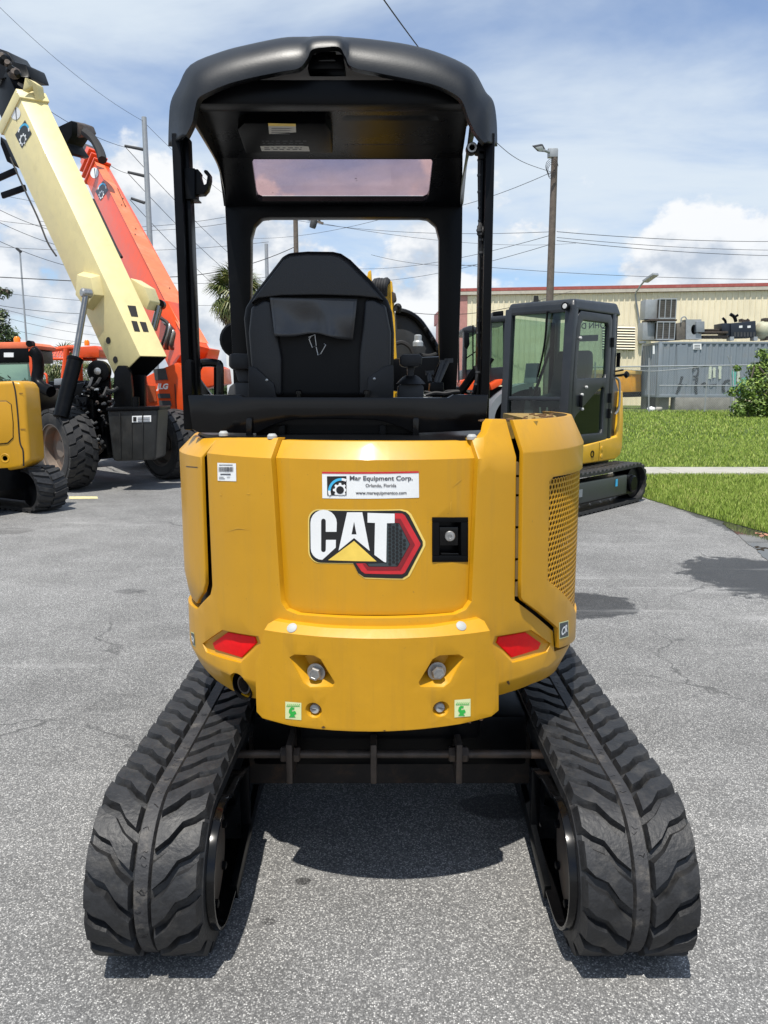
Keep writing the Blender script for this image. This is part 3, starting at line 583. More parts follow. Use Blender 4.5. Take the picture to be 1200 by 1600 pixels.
for x0, y0, x1, y1 in ((446, 1096, 471, 1123), (710, 1093.5, 735, 1121)):
    q = [(x0, y0), (x1, y0+(2 if x0 < 500 else -2)), (x1, y1+(2 if x0 < 500 else -2)), (x0, y1)]
    decal('lift_sticker', q, 0.0008, DECPG, (), cwo, RW); cx = (x0+x1)/2; cy = (y0+y1)/2
    decal('sticker_hook', [(cx-6, cy-2), (cx-3, cy-5), (cx+2, cy-4), (cx+1, cy-1), (cx-2, cy-1), (cx-2, cy+2), (cx+3, cy+1), (cx+5, cy+5), (cx+1, cy+8), (cx+4, cy+11), (cx-7, cy+11), (cx-4, cy+7), (cx-7, cy+3)], 0.0016, DECGR, (), cwo, RW)
    mb = MB(); f = CM(RW, 0.0016)
    for i in range(7): q = A((x0+2+i*3, y0+7), (x0+2.8+i*3, y0+7), (x0+5.3+i*3, y0+3.5), (x0+4.5+i*3, y0+3.5), R=RW); mb.add([f(*p, 0) for p in q], [[0, 1, 2, 3]])
    q = A((x0+2, y0+7), (x0+23, y0+7), (x0+23, y0+7.8), (x0+2, y0+7.8), R=RW); mb.add([f(*p, 0) for p in q], [[0, 1, 2, 3]]); mb.build('sticker_print', DECGR, cwo, smooth=None)
CHIP = mat('rust_chip', (0.10, 0.05, 0.02), 0.8, var=0.4)
for q in ([(502, 1136), (506, 1134), (509, 1136.5), (505, 1138)], [(598, 1141), (603, 1140.5), (601, 1142.5)], [(748, 1125), (755, 1123), (753, 1126)], [(730, 1128.5), (736, 1127.5), (735, 1130)]): decal('rust_chip', q, 0.0009, CHIP, (), cwo, RW)
plate('rust_chip', A((791, 1065), (794, 1063), (798, 1069), (797, 1071), (793, 1068)), [], CM(R_shell, 0.0009), 0, CHIP, covers, CU)
# floor pan under the body
mb = MB(); mb.cyl((CX, CY, 0.60), (CX, CY, 0.72), 0.60, 0.62, n=40); mb.cyl((CX, CY, 0.46), (CX, CY, 0.62), 0.34, n=32); mb.build('swing_frame', BLK, exc)
# ------------------------------------------------------------------ tracks
TX, TYR, TYF, TRR, LH, TW = 0.02, 1.945, 3.455, 0.202, 0.028, 0.30
def loop_pt(s, r):
    """belt path: start at rear bottom contact, over the rear, along the top to the front, back along the ground"""
    Larc = math.pi*(TRR+LH); Lst = TYF-TYR; tot = 2*Larc+2*Lst; s = s % tot; cz = TRR+LH
    if s < Larc:
        a = s/(TRR+LH); return Vector((0, TYR-math.sin(a)*r, cz-math.cos(a)*r))
    s -= Larc
    if s < Lst:
        sag = -0.012*math.sin(math.pi*s/Lst); return Vector((0, TYR+s, cz+r+sag))
    s -= Lst
    if s < Larc:
        a = s/(TRR+LH); return Vector((0, TYF+math.sin(a)*r, cz+math.cos(a)*r))
    s -= Larc; return Vector((0, TYF-s, cz-r))
TOT = 2*math.pi*(TRR+LH)+2*(TYF-TYR); NP = 46; PITCH_L = TOT/NP
def lug_off(w):                                  # stepped chevron: the middle end hangs lower than the edge
    pts = [(0.0, -0.080), (0.028, -0.076), (0.056, -0.056), (0.086, -0.010), (0.118, 0.004), (0.16, 0.036)]
    for (a, va), (b, vb) in zip(pts, pts[1:]):
        if w <= b: return va+(vb-va)*(w-a)/(b-a)
    return pts[-1][1]
for side_s in (-1, 1):
    xc = TX+side_s*(0.775-TW/2)
    mb = MB(); NS = 150; prof = [(-TW/2, 0.0), (-TW/2+0.012, 0.012), (TW/2-0.012, 0.012), (TW/2, 0.0), (TW/2, -0.030), (-TW/2, -0.030)]
    vs = []; fs = []; k = len(prof)
    for i in range(NS):
        for w, h in prof: vs.append(loop_pt(TOT*i/NS, TRR-0.006+h)+Vector((xc+w, 0, 0)))
    for i in range(NS):
        for j in range(k): fs.append([i*k+j, i*k+(j+1) % k, ((i+1) % NS)*k+(j+1) % k, ((i+1) % NS)*k+j])
    mb.add(vs, fs); belt = mb.build('rubber_track', RUB, exc)
    # middle rib
    mb = MB(); prof = [(-0.023, 0.004), (-0.017, 0.019), (0.017, 0.019), (0.023, 0.004)]; k = 4; vs = []; fs = []
    for i in range(NS):
        for w, h in prof: vs.append(loop_pt(TOT*i/NS, TRR+h)+Vector((xc+w, 0, 0)))
    for i in range(NS):
        for j in range(k-1): fs.append([i*k+j, i*k+(j+1) % k, ((i+1) % NS)*k+(j+1) % k, ((i+1) % NS)*k+j])
    mb.add(vs, fs); mb.build('centre_rib', RUBW, belt)
    # cracks in the middle rib
    mb = MB()
    for c in range(26):
        s0 = random.uniform(0.10, 1.6); w = random.uniform(-0.015, 0.0); pts = []
        for q in range(4): pts.append(loop_pt(s0+random.uniform(-0.006, 0.006), TRR+0.0192)+Vector((xc+w, 0, 0))); w += random.uniform(0.003, 0.007)
        mb.tube(pts, random.uniform(0.0006, 0.0014), 4)
    tag(mb.build('rib_crack', DECB, belt), kind='stuff')
    for half in (-1, 1):
        for i in range(NP):
            s0 = (i+(0.5 if half > 0 else 0.0))*PITCH_L; ws = [0.025, 0.060, 0.088, 0.118, TW/2-0.004]; rows = 5
            top_l, base_l = 0.060, 0.080; mb = MB(); vs = []; fs = []; jit = random.uniform(-0.002, 0.002)
            def pt(s, w, h): return loop_pt(s, h)+Vector((xc+half*w, 0, 0))
            grid = []
            for w in ws:
                c = s0+lug_off(w)+jit
                col = [pt(c-base_l/2, w, TRR+0.002)]+[pt(c-top_l/2+top_l*r/(rows-1), w+(0.004 if w == ws[0] else (-0.007 if w == ws[-1] else 0)), TRR+LH) for r in range(rows)]+[pt(c+base_l/2, w, TRR+0.002)]
                grid.append(col)
            R_ = rows+2; vs = [p for col in grid for p in col]; nC = len(ws)
            for a in range(nC-1):
                for b in range(R_-1): fs.append([a*R_+b, a*R_+b+1, (a+1)*R_+b+1, (a+1)*R_+b])
            # end caps down into the belt
            c0 = s0+lug_off(ws[0])+jit; c1 = s0+lug_off(ws[-1])+jit; n0 = len(vs)
            vs += [pt(c0-base_l/2+base_l*b/(R_-1), ws[0]-0.004, TRR+0.0) for b in range(R_)]+[pt(c1-base_l/2+base_l*b/(R_-1), ws[-1]+0.004, TRR-0.012) for b in range(R_)]
            for b in range(R_-1): fs.append([b, b+1, n0+b+1, n0+b]); fs.append([(nC-1)*R_+b, (nC-1)*R_+b+1, n0+R_+b+1, n0+R_+b])
            mb.add(vs, fs); mb.build('tread_lug', RUB, belt, smooth=28)
    # track frame, idlers, rollers, motor
    inx = xc-side_s*TW/2      # inner face
    cz = TRR+LH
    mb = MB(); mb.box((xc-0.07, TYR+0.12, 0.11), (xc+0.07, TYF-0.12, 0.31)); mb.build('track_frame', BLK, exc, bevel=0.01)
    for yy in (TYR, TYF):
        mb = MB(); mb.lathe((xc-0.06, yy, cz), (1, 0, 0), [(0.14, 0), (0.168, 0.01), (0.168, 0.11), (0.14, 0.12)], 32); mb.build('track_wheel', BLK, exc)
    for q in range(4): mb = MB(); yy = TYR+0.32+q*0.29; mb.lathe((xc-0.08, yy, 0.095), (1, 0, 0), [(0.05, 0), (0.062, 0.02), (0.062, 0.14), (0.05, 0.16)], 18); mb.build('track_roller', BLK, exc)
    mb = MB(); mb.lathe((inx+side_s*0.05, TYR, cz), (-side_s, 0, 0), [(0.155, 0), (0.155, 0.025), (0.147, 0.034), (0.138, 0.036), (0.0001, 0.036)], 36); mo = mb.build('motor_cover', WORN, exc)
    for q in range(6):
        a = rad(60*q+20); mb = MB(); mb.lathe((inx+side_s*0.014, TYR+0.12*math.cos(a), cz+0.12*math.sin(a)), (-side_s, 0, 0), [(0.012, 0), (0.012, 0.010), (0.008, 0.012)], 6); mb.build('bolt', BLK, mo)
    # curved guard flange
    mb = MB(); path = [(TYR+0.34, cz+0.09), (TYR+0.20, cz+0.135)]+[(TYR+0.172*math.cos(rad(a)), cz+0.172*math.sin(rad(a))) for a in range(60, 271, 10)]+[(TYR+0.20, cz-0.165), (TYR+0.34, cz-0.15)]
    x0, x1 = inx+side_s*0.055, inx-side_s*0.022; vs = []; fs = []
    for (y, z) in path:
        d = Vector((y-TYR, z-cz)).normalized()*0.010
        vs += [(x0, y, z), (x1, y, z), (x1, y-d[0], z-d[1]), (x0, y-d[0], z-d[1])]
    for i in range(len(path)-1):
        for j in range(4): fs.append([i*4+j, i*4+(j+1) % 4, i*4+4+(j+1) % 4, i*4+4+j])
    mb.add(vs, fs); mb.build('motor_guard', BLKG, exc, bevel=0.003)
    mb = MB(); mb.bar((inx-side_s*0.015, TYR+0.10, cz-0.17), (inx-side_s*0.015, TYR+0.52, cz-0.08), 0.02, 0.05); mb.bar((inx-side_s*0.01, TYR+0.34, cz+0.09), (inx-side_s*0.01, TYR+0.34, cz-0.13), 0.03, 0.02); mb.build('guard_bracket', BLK, exc, bevel=0.003)
# cross frame between the tracks
mb = MB(); mb.box((TX-0.47, 2.46, 0.24), (TX+0.47, 2.95, 0.42)); mb.box((TX-0.30, 2.40, 0.36), (TX+0.30, 3.0, 0.50)); mb.build('cross_frame', BLK, exc, bevel=0.02)
mb = MB(); mb.box((TX-0.50, 2.56, 0.12), (TX+0.50, 2.60, 0.30)); mb.build('cross_plate', mat('rusty_plate', (0.03, 0.024, 0.02), 0.7, var=0.5, dirt=(0.10, 0.055, 0.03), dscale=12, damt=0.6), exc, bevel=0.004)
zr = P(600, 1178, 2.36).z
xl, xr = P(352, 1178, 2.36).x, P(858, 1178, 2.36).x
mb = MB(); mb.cyl((xl, 2.36, zr), (xr-0.06, 2.36, zr), 0.0135, n=16); mb.build('tie_rod', WORN, exc)
mb = MB(); mb.cyl((xr-0.06, 2.36, zr), (xr, 2.36, zr), 0.0145, n=16); mb.build('rod_end', mat('bare_rusty_steel', (0.30, 0.20, 0.14), 0.5, metal=0.4, var=0.3), exc)
for px in (454, 584, 716):
    x = P(px, 1178, 2.36).x; mb = MB(); mb.box((x-0.010, 2.32, zr-0.085), (x+0.010, 2.46, zr+0.05)); mb.build('rod_bracket', WORN, exc, bevel=0.004)
    if px != 584:
        for k in (-1, 1): mb = MB(); mb.lathe((x+k*0.012, 2.36, zr), (k, 0, 0), [(0.026, 0), (0.026, 0.016), (0.022, 0.020)], 6); mb.build('rod_nut', WORN, exc, smooth=20)
# hoses and clamps hanging under the swing frame
for k in range(7):
    x = -0.34+0.11*k; mb = MB(); mb.tube(smooth_path([(x, 2.40, 0.60), (x+random.uniform(-.04, .04), 2.36, 0.50), (x+random.uniform(-.06, .06), 2.42, 0.43), (x+random.uniform(-.05, .05), 2.55, 0.44)], 5), random.uniform(0.009, 0.015), 7); mb.build('hydraulic_hose', CABLE, exc)
for k in range(5): mb = MB(); x = -0.30+0.15*k; mb.lathe((x, 2.395, 0.46), (0, -1, 0), [(0.016, 0), (0.016, 0.014), (0.011, 0.02)], 6); mb.build('frame_bolt', WORN, exc, smooth=20)
# blade at the far end
mb = MB(); mb.hexa([(TX-0.775, 3.86, 0.04), (TX+0.775, 3.86, 0.04), (TX+0.775, 3.90, 0.04), (TX-0.775, 3.90, 0.04)], [(TX-0.775, 3.80, 0.38), (TX+0.775, 3.80, 0.38), (TX+0.775, 3.84, 0.38), (TX-0.775, 3.84, 0.38)]); mb.build('dozer_blade', BLK, exc, bevel=0.01)
for k in (-1, 1): mb = MB(); mb.bar((TX+k*0.25, 2.9, 0.30), (TX+k*0.25, 3.83, 0.22), 0.09, 0.11); mb.build('blade_arm', BLK, exc, bevel=0.01)
# ------------------------------------------------------------------ canopy
YR_, YF_ = 2.42, 3.25
def poly(mb, pts, Y, th):                        # outline on an upright plane at distance Y, given depth th
    mb.prism([P(x, y, Y) for x, y in pts], (0, th, 0)); return mb
pairs = [((266, 229), (289, 213)), ((267, 190), (299, 192)), ((270, 160), (303, 172)), ((282, 135), (309, 153)), ((300, 104), (326, 142)), ((347, 84), (357, 129)), ((389, 73), (395, 119)), ((441, 62.5), (440, 110)),
         ((470, 61), (466, 105)), ((482, 61), (478, 92)), ((492, 61), (487, 77)), ((508, 60.5), (506, 73)), ((528, 61), (530, 73)), ((538, 61.5), (541, 88)), ((550, 62), (551, 103)), ((590, 66), (590, 112)), ((637, 73), (640, 122)), ((679, 84), (680, 131)),
         ((718, 100), (710, 145)), ((740, 116), (724, 158)), ((756, 145), (733, 182)), ((768, 160), (742, 202)), ((773, 190), (750, 214)), ((774, 229), (758, 223))]
oc = smooth_path([P(a[0], a[1], YR_+0.05) for a, b in pairs], 4); ic = smooth_path([P(b[0], b[1], YR_-0.045) for a, b in pairs], 4)
n = len(oc); mb = MB(); vs = []; fs = []
ctr = P(520, 300, YR_)
for a, b in zip(oc, ic):
    dz = max(0, a.z-b.z); mid = (a+b)/2+Vector((0, -0.22*dz, 0.04*dz)); inw = (ctr-a).normalized()
    t = min(1.0, max(0.0, (a.z-2.37)/0.06))
    fwd = Vector((a.x*0.985+ctr.x*0.015, 2.50+0.25*t, a.z+0.012))
    fw2 = Vector((fwd.x, 2.52+0.43*t, a.z-0.01))
    lip = b+Vector((0, 0.035, 0.006))
    vs += [lip, b, b*0.72+mid*0.28+Vector((0, -0.005, 0)), mid, a*0.8+mid*0.2+Vector((0, 0.002, 0.003)), a, fwd, fw2]
for i in range(n-1):
    for j in range(7): fs.append([i*8+j, i*8+j+1, (i+1)*8+j+1, (i+1)*8+j])
mb.add(vs, fs); roof = mb.build('canopy_roof', PLAS, exc, smooth=50)
sol = roof.modifiers.new('thick', 'SOLIDIFY'); sol.thickness = 0.012; sol.offset = -1 if False else 0
# rear lamp tucked in the middle notch
mb = MB(); poly(mb, [(484, 84), (536, 84), (540, 108), (480, 108)], YR_+0.03, 0.06); mb.build('roof_lamp_housing', BLK, exc, bevel=0.006)
mb = MB(); poly(mb, [(493, 80), (525, 80), (525, 96), (493, 96)], YR_+0.022, 0.02); mb.build('roof_lamp', BLKG, exc, bevel=0.004)
# rear roof beam
mb = MB(); mb.bar(P(304, 150, YR_+0.05), P(734, 150, YR_+0.05), 0.07, 0.07); mb.build('roof_beam', BLK, exc, bevel=0.012)
mb = MB(); mb.bar(P(322, 133, YR_+0.14), P(722, 133, YR_+0.14), 0.03, 0.02); mb.build('roof_beam_strip', HEAD, exc, bevel=0.003)
# headliner
def headp(px, py): return P(px, py, 2.50+(py-152)/(247-152)*0.47)
mb = MB(); mb.hexa([headp(305, 150), headp(736, 150), headp(722, 247), headp(342, 247)], [headp(305, 150)+Vector((0, 0, 0.02)), headp(736, 150)+Vector((0, 0, 0.02)), headp(722, 247)+Vector((0, 0, 0.02)), headp(342, 247)+Vector((0, 0, 0.02))])
hl_ = mb.build('headliner', HEAD, exc)
def hpl(name, pts, drop, th, m, par, bev=0.004):
    mb = MB(); mb.hexa([headp(*p)-Vector((0, 0, drop)) for p in pts], [headp(*p)-Vector((0, 0, drop-th)) for p in pts]); return mb.build(name, m, par, bevel=bev)
def stad(x0, x1, y0, y1):
    r = (y1-y0)/2; return arc(x0+r, (y0+y1)/2, r, 90, 270, 6)+arc(x1-r, (y0+y1)/2, r, -90, 90, 6)
hpl('headliner_rib', stad(529, 690, 176, 199), 0.008, 0.02, HEAD, hl_, 0.006); hpl('headliner_rib', stad(533, 686, 208, 224), 0.007, 0.02, HEAD, hl_, 0.006)
# control box under the roof with two labels
def cbx(px, py, d): return P(px, py, d)
mb = MB(); b0 = [(371, 203), (381, 193), (508, 193), (518, 206), (520, 240), (384, 240)]
mb.hexa([cbx(x, y, 2.60+(y-193)*0.0040) for x, y in b0], [cbx(x, y, 2.60+(y-193)*0.0040)+Vector((0, 0.03, 0.09)) for x, y in b0]); cb = mb.build('roof_console', BLK, exc, bevel=0.006)
def lab(name, pts, m, k): mb = MB(); mb.add([cbx(x, y, 2.60+(y-193)*0.0040-0.0015*k) for x, y in pts], [[0, 1, 2, 3]]); return mb.build(name, m, cb, smooth=None)
LABW = mat('label_offwhite', (0.52, 0.51, 0.47), 0.5, var=0.1, vscale=80)
lab('warning_label', [(419, 192.5), (462, 193.5), (463, 214), (421, 214)], LABW, 1); lab('label_band', [(419, 192.5), (462, 193.5), (462, 197.5), (419.5, 197)], DECY, 2)
lab('load_chart_label', [(402, 216), (479, 217), (484, 236.5), (409, 236)], LABW, 1)
for y in (200, 203, 206, 209): lab('label_print', [(424, y), (424+random.uniform(24, 34), y+0.3), (424+28, y+1.2), (424.2, y+1)], INK, 2)
for y in (220, 223.5, 227, 230.5, 233): 
    x = 408+(y-216)*0.3
    while x < 474: w = random.uniform(3, 9); lab('label_print', [(x, y), (x+w, y), (x+w, y+1), (x, y+1)], INK, 2); x += w+random.uniform(2, 5)
# roof window frame + pink glass
def skyp(px, py, w=0): return P(px, py, 2.97+(py-247)/(320-247)*0.27)+Vector((0, 0.25, 1))*(-w)
def rrect(x0, y0, x1, y1, x2, x3, r):            # top x0..x1 at y0, bottom x3..x2 at y1
    return [(x0+r*0.3, y0), (x1-r*0.3, y0), (x1, y0+r*0.4), (x2, y1-r), (x2-r*0.3, y1-r*0.3), (x2-r, y1), (x3+r, y1), (x3+r*0.3, y1-r*0.3), (x3, y1-r), (x0, y0+r*0.4)]
sw = rrect(394, 249, 676, 314, 670, 401, 9)
plate('roof_window_frame', [(340, 247), (723, 247), (722, 322), (350, 322)], [sw], lambda u, v, w: skyp(u, v, w), 0.02, HEAD, exc)
plate('roof_window', [(385, 246.5), (685, 246.5), (680, 317), (391, 317)], [], lambda u, v, w: skyp(u, v, 0)+Vector((0, 0.012, 0.03))+Vector((0, 0.25, 1))*(-w), 0.004, PINK, exc)
mb = MB()
for (x, y, s) in ((556, 287, 1.6), (557, 290, 1.2), (426, 309, 1.4), (410, 293, 0.8), (416, 296, 0.7), (598, 302, 0.7), (540, 286, 0.6), (655, 280, 0.7), (600, 306, 0.5)):
    c = skyp(x, y)+Vector((0, 0.006, 0.02)); mb.add([c+Vector((s*0.003*math.cos(rad(60*k)), s*0.003*math.sin(rad(60*k))*0.9, 0)) for k in range(6)], [list(range(6))])
mb.build('roof_window_specks', mat('mud_specks', (0.08, 0.06, 0.05), 0.9), exc, smooth=None)
# front frame
fo = [(351, 318), (723, 318), (722, 400), (717, 540), (712, 630), (690, 630), (686, 540), (686, 372), (681, 352), (668, 341), (655, 339.5), (422, 339.5), (408, 341), (397, 352), (392, 372), (391, 540), (388, 630), (366, 630), (362, 540), (355, 400)]
mb = MB(); poly(mb, fo, YF_, 0.06); mb.build('front_frame', BLK, exc, bevel=0.006, smooth=30)
# side rails: lower edge and upper edge as seen, given thickness
for lo_, up_ in (([(296, 176, 2.44), (303, 187, 2.47), (325, 226, 2.68), (343, 262, 2.93), (350, 295, 3.10), (354, 325, 3.26)], [(297, 150, 2.44), (303, 158, 2.47), (320, 175, 2.68), (338, 225, 2.93), (347, 262, 3.10), (350, 318, 3.27)]),
                 ([(748, 190, 2.44), (738, 198, 2.47), (730, 236, 2.68), (723, 272, 2.93), (720, 300, 3.10), (720, 325, 3.26)], [(745, 160, 2.44), (738, 162, 2.47), (735, 180, 2.68), (731, 225, 2.93), (727, 262, 3.10), (724, 318, 3.27)])):
    lo_ = smooth_path([P(*q) for q in lo_], 5); up_ = smooth_path([P(*q) for q in up_], 5); s = -1 if lo_[0].x < -0.3 else 1; vs = []; fs = []
    for i, (a, b) in enumerate(zip(lo_, up_)): k = 1-i/(len(lo_)-1); vs += [a, b, b+Vector((s*0.03*k, 0, 0.0)), a+Vector((s*0.022*k, 0, 0.01))]
    for i in range(len(lo_)-1):
        for j in range(4): fs.append([i*4+j, i*4+(j+1) % 4, i*4+4+(j+1) % 4, i*4+4+j])
    mb = MB(); mb.add(vs, fs+[[0, 1, 2, 3], [len(vs)-4+k for k in (3, 2, 1, 0)]]); mb.build('roof_rail', BLK, exc, bevel=0.006)
# rear posts
zb0 = P(295, 672, YR_).z; ztop = P(280, 207, YR_).z
lx0, lx1 = P(271, 300, YR_).x, P(285, 300, YR_).x
mb = MB(); mb.box((lx0, YR_, zb0), (lx1, YR_+0.075, ztop)); lpost = mb.build('canopy_post', BLK, exc, bevel=0.006)
mb = MB(); mb.box((lx1+0.001, YR_+0.03, zb0+0.02), (P(293, 300, YR_).x, YR_+0.085, ztop)); mb.build('post_flange', BLK, lpost, bevel=0.004)
mb = MB(); poly(mb, [(288, 568), (291, 562), (296, 561), (299, 565), (300, 618), (288, 618)], YR_-0.012, 0.07); mb.build('post_foot', BLK, lpost, bevel=0.004)
rx0, rx1 = P(758, 300, YR_).x, P(772, 300, YR_).x
mb = MB(); mb.box((rx0, YR_, zb0), (rx1, YR_+0.075, ztop)); rpost = mb.build('canopy_post', BLK, exc, bevel=0.006)
mb = MB(); mb.box((P(753, 300, YR_).x, YR_+0.03, zb0+0.02), (rx0-0.001, YR_+0.085, ztop)); mb.build('post_flange', BLK, rpost, bevel=0.004)
mb = MB(); mb.bar(P(716, 618, YR_+0.2), P(745, 577, YR_+0.06), 0.012, 0.03); mb.build('post_brace', BLK, rpost, bevel=0.003)
# coat hook on the left post, lamp eye on the right post
mb = MB(); poly(mb, [(287, 262), (304, 262.5), (304, 308), (308, 309), (308, 311), (290, 311)], YR_+0.02, 0.06)
poly(mb, [(303, 264), (309, 264), (313, 269), (312, 273), (314, 281), (316, 287), (319, 288.5), (322, 287), (323, 281), (324, 274), (319, 270), (318, 267), (320, 265), (324, 266), (328, 272), (328, 280), (324, 296), (318, 303), (303, 304)], YR_+0.03, 0.035); mb.build('coat_hook', BLK, exc, bevel=0.004)
e = P(737, 232, YR_+0.03); mb = MB(); mb.lathe(e, (0, -1, 0), [(0.017, -0.02), (0.017, 0.01), (0.009, 0.01), (0.009, -0.018)], 20); mb.bar(P(744, 232, YR_+0.04), P(760, 236, YR_+0.04), 0.03, 0.035); mb.bar(P(752, 236, YR_+0.035), P(752, 250, YR_+0.035), 0.02, 0.02); mb.build('tie_eye', BLK, exc, bevel=0.003)
mb = MB(); mb.lathe(e, (0, -1, 0), [(0.014, 0.0), (0.014, 0.012), (0.009, 0.012), (0.009, 0.0)], 18); mb.build('eye_bush', STEEL, exc)
pth = smooth_path([P(753, 222, 2.47), P(750, 250, 2.46), P(750, 300, 2.46), P(751, 345, 2.46), P(748.5, 360, 2.44), P(751, 375, 2.45), P(752, 420, 2.46), P(750, 480, 2.46), P(748, 520, 2.46), P(749, 560, 2.46), P(744, 600, 2.46), P(738, 618, 2.5)], 6)
mb = MB(); mb.tube(pth, 0.007, 8); lm = mb.build('wiring_loom', CABLE, exc)
mb = MB(); mb.tube([p+Vector((0.012, 0.005, 0)) for p in pth], 0.0045, 6); mb.build('wiring_loom', CABLE, exc)
for k in range(0, len(pth)-1, 3): mb = MB(); mb.cyl(pth[k]-Vector((0, 0, 0.003)), pth[k]+Vector((0, 0, 0.003)), 0.0085, n=8); mb.build('cable_tie', INTG, lm)
# base box behind the seat
bb = [(293, 617), (374, 617), (381, 620.5), (700, 621.5), (708, 616.5), (763, 616.5), (759, 672), (645, 677), (628, 668), (600, 658.5), (585, 656), (520, 654.5), (460, 655.5), (445, 658), (420, 667), (402, 677), (310, 676), (300, 671)]
mb = MB(); poly(mb, bb, 2.37, 0.05); mb.build('canopy_base', BLKG, exc, bevel=0.004, smooth=30)
mb = MB(); poly(mb, [(400, 650), (650, 650), (650, 690), (400, 690)], 2.45, 0.03); mb.build('base_backing', BLK, exc)
for px in (389, 650): mb = MB(); poly(mb, [(px-5, 656), (px-3, 653), (px+4, 653), (px+5, 657), (px+5, 686), (px-5, 686)], 2.355, 0.02); mb.build('base_bracket', BLKG, exc, bevel=0.003)
for px in (440, 598): mb = MB(); poly(mb, [(px-5, 664), (px+5, 664), (px+5, 690), (px-5, 690)], 2.41, 0.03); mb.build('base_bracket', BLK, exc, bevel=0.003)
mb = MB(); mb.box((P(300, 640, 2.42).x, 2.44, 1.30), (P(757, 640, 2.42).x, 3.32, 1.36)); mb.build('cab_floor', BLK, exc, bevel=0.01)
# ------------------------------------------------------------------ seat
YS = 2.76
so = [(450, 394), (480, 391.5), (520, 392), (533, 395), (548, 405), (580, 437), (606, 468), (613, 487), (616, 520), (615, 622), (392, 622), (384, 540), (380, 498), (383, 480), (396, 458), (430, 414), (440, 401)]
mb = MB(); poly(mb, so, YS, 0.15); seat = mb.build('seat_back', mat('seat_back_black', (0.003, 0.0033, 0.004), 0.5, spec=0.25), exc, bevel=0.022, bseg=4, smooth=60)
mb = MB(); poly(mb, [(452, 400), (480, 397.5), (518, 398), (530, 401), (544, 411), (575, 442), (600, 470), (588, 466), (560, 463), (500, 461), (440, 462), (404, 466), (391, 474), (402, 459), (434, 418), (443, 406)], YS-0.035, 0.05); mb.build('headrest_cover', SEATM, seat, bevel=0.016, bseg=4, smooth=60)
for bx in ([(392, 480), (412, 468), (424, 470), (440, 560), (440, 618), (396, 618), (388, 520)], [(603, 478), (584, 466), (570, 468), (561, 560), (561, 618), (610, 618), (611, 520)]):
    mb = MB(); poly(mb, bx, YS-0.022, 0.04); mb.build('seat_bolster', SEATM, seat, bevel=0.012, bseg=3, smooth=60)
for bx in ([(388, 572), (400, 575), (428, 600), (432, 622), (388, 622)], [(615, 570), (600, 573), (575, 590), (572, 622), (615, 622)]):
    mb = MB(); poly(mb, bx, YS-0.035, 0.05); mb.build('seat_hinge_cover', SEATD, seat, bevel=0.004)
    px, py = (417, 594) if bx[0][0] < 500 else (585, 592); mb = MB(); mb.lathe(P(px, py, YS-0.035), (0, -1, 0), [(0.005, 0), (0.005, 0.003), (0.003, 0.004)], 10); mb.build('hinge_screw', STEEL, seat)
for px in (467, 573): mb = MB(); mb.lathe(P(px, 621, YS-0.05), (0, 0, 1), [(0.008, 0), (0.008, 0.012), (0.012, 0.012), (0.012, 0.022), (0.008, 0.026)], 12); mb.build('seat_bolt', BLKG, seat)
# document pouch hanging on the back
NU, NV = 22, 14; vs = []; fs = []
for j in range(NV+1):
    for i in range(NU+1):
        u, v = i/NU, j/NV
        x = 422+(558-422)*u+(u-0.5)*-14*v; ytop = 465+3*u; ybot = 527-9*math.exp(-((u-0.52)/0.22)**2)*1.0+6*u-4*abs(u-0.5)
        y = ytop+(ybot-ytop)*v
        wr = 0.014*math.sin(u*9+1.5*v)*v+0.020*math.exp(-((u-0.62-0.1*v)/0.07)**2)*v+0.007*math.sin(4*u-5*v)
        vs.append(P(x, y, YS-0.040-0.012*v-wr))
for j in range(NV):
    for i in range(NU): a = j*(NU+1)+i; fs.append([a, a+1, a+NU+2, a+NU+1])
mb = MB(); mb.add(vs, fs); pou = mb.build('seat_pouch', mat('pouch_vinyl', (0.05, 0.051, 0.053), 0.30, var=0.2, bump=0.08, bscale=300), seat, smooth=80)
sl = pou.modifiers.new('thick', 'SOLIDIFY'); sl.thickness = 0.004
mb = MB(); edge = [vs[i]+Vector((0, -0.003, 0)) for i in [j*(NU+1)+1 for j in range(NV)]]+[vs[(NV-1)*(NU+1)+i]+Vector((0, -0.003, 0)) for i in range(1, NU)]+[vs[j*(NU+1)+NU-1]+Vector((0, -0.003, 0)) for j in range(NV-1, -1, -1)]
mb.tube(edge, 0.0012, 5); mb.build('pouch_stitching', mat('thread_grey', (0.16, 0.15, 0.14), 0.8), seat)
for pts in ([(482, 527), (492, 523), (494, 540), (488, 543), (483, 530), (486, 526)], [(494, 542), (497, 555), (501, 553), (509, 539), (506, 537)]):
    mb = MB(); mb.tube([P(x, y, YS-0.055) for x, y in pts], 0.0018, 6); mb.build('pouch_hook', STEEL, seat)
# ------------------------------------------------------------------ controls
mb = MB(); poly(mb, [(357, 555), (362, 552), (390, 553), (392, 575), (384, 577), (362, 577), (357, 572)], 2.82, 0.16); mb.build('arm_rest', SEATD, exc, bevel=0.012)
mb = MB(); poly(mb, [(366, 577), (388, 577), (390, 597), (372, 597)], 2.86, 0.08); poly(mb, [(355, 616), (358, 604), (366, 598), (390, 598), (392, 622), (354, 622)], 2.84, 0.14); mb.build('control_console', INTG, exc, bevel=0.008)
mb = MB(); poly(mb, [(625, 557), (629, 553.5), (656, 553.5), (660, 558), (659, 570), (652, 573), (630, 573), (625, 569)], 2.82, 0.12); mb.build('joystick_pad', SEATD, exc, bevel=0.010)
mb = MB(); poly(mb, [(636, 572), (648, 572), (646, 588), (648, 599), (635, 599), (637, 588)], 2.85, 0.05); mb.build('joystick', SEATD, exc, bevel=0.006)
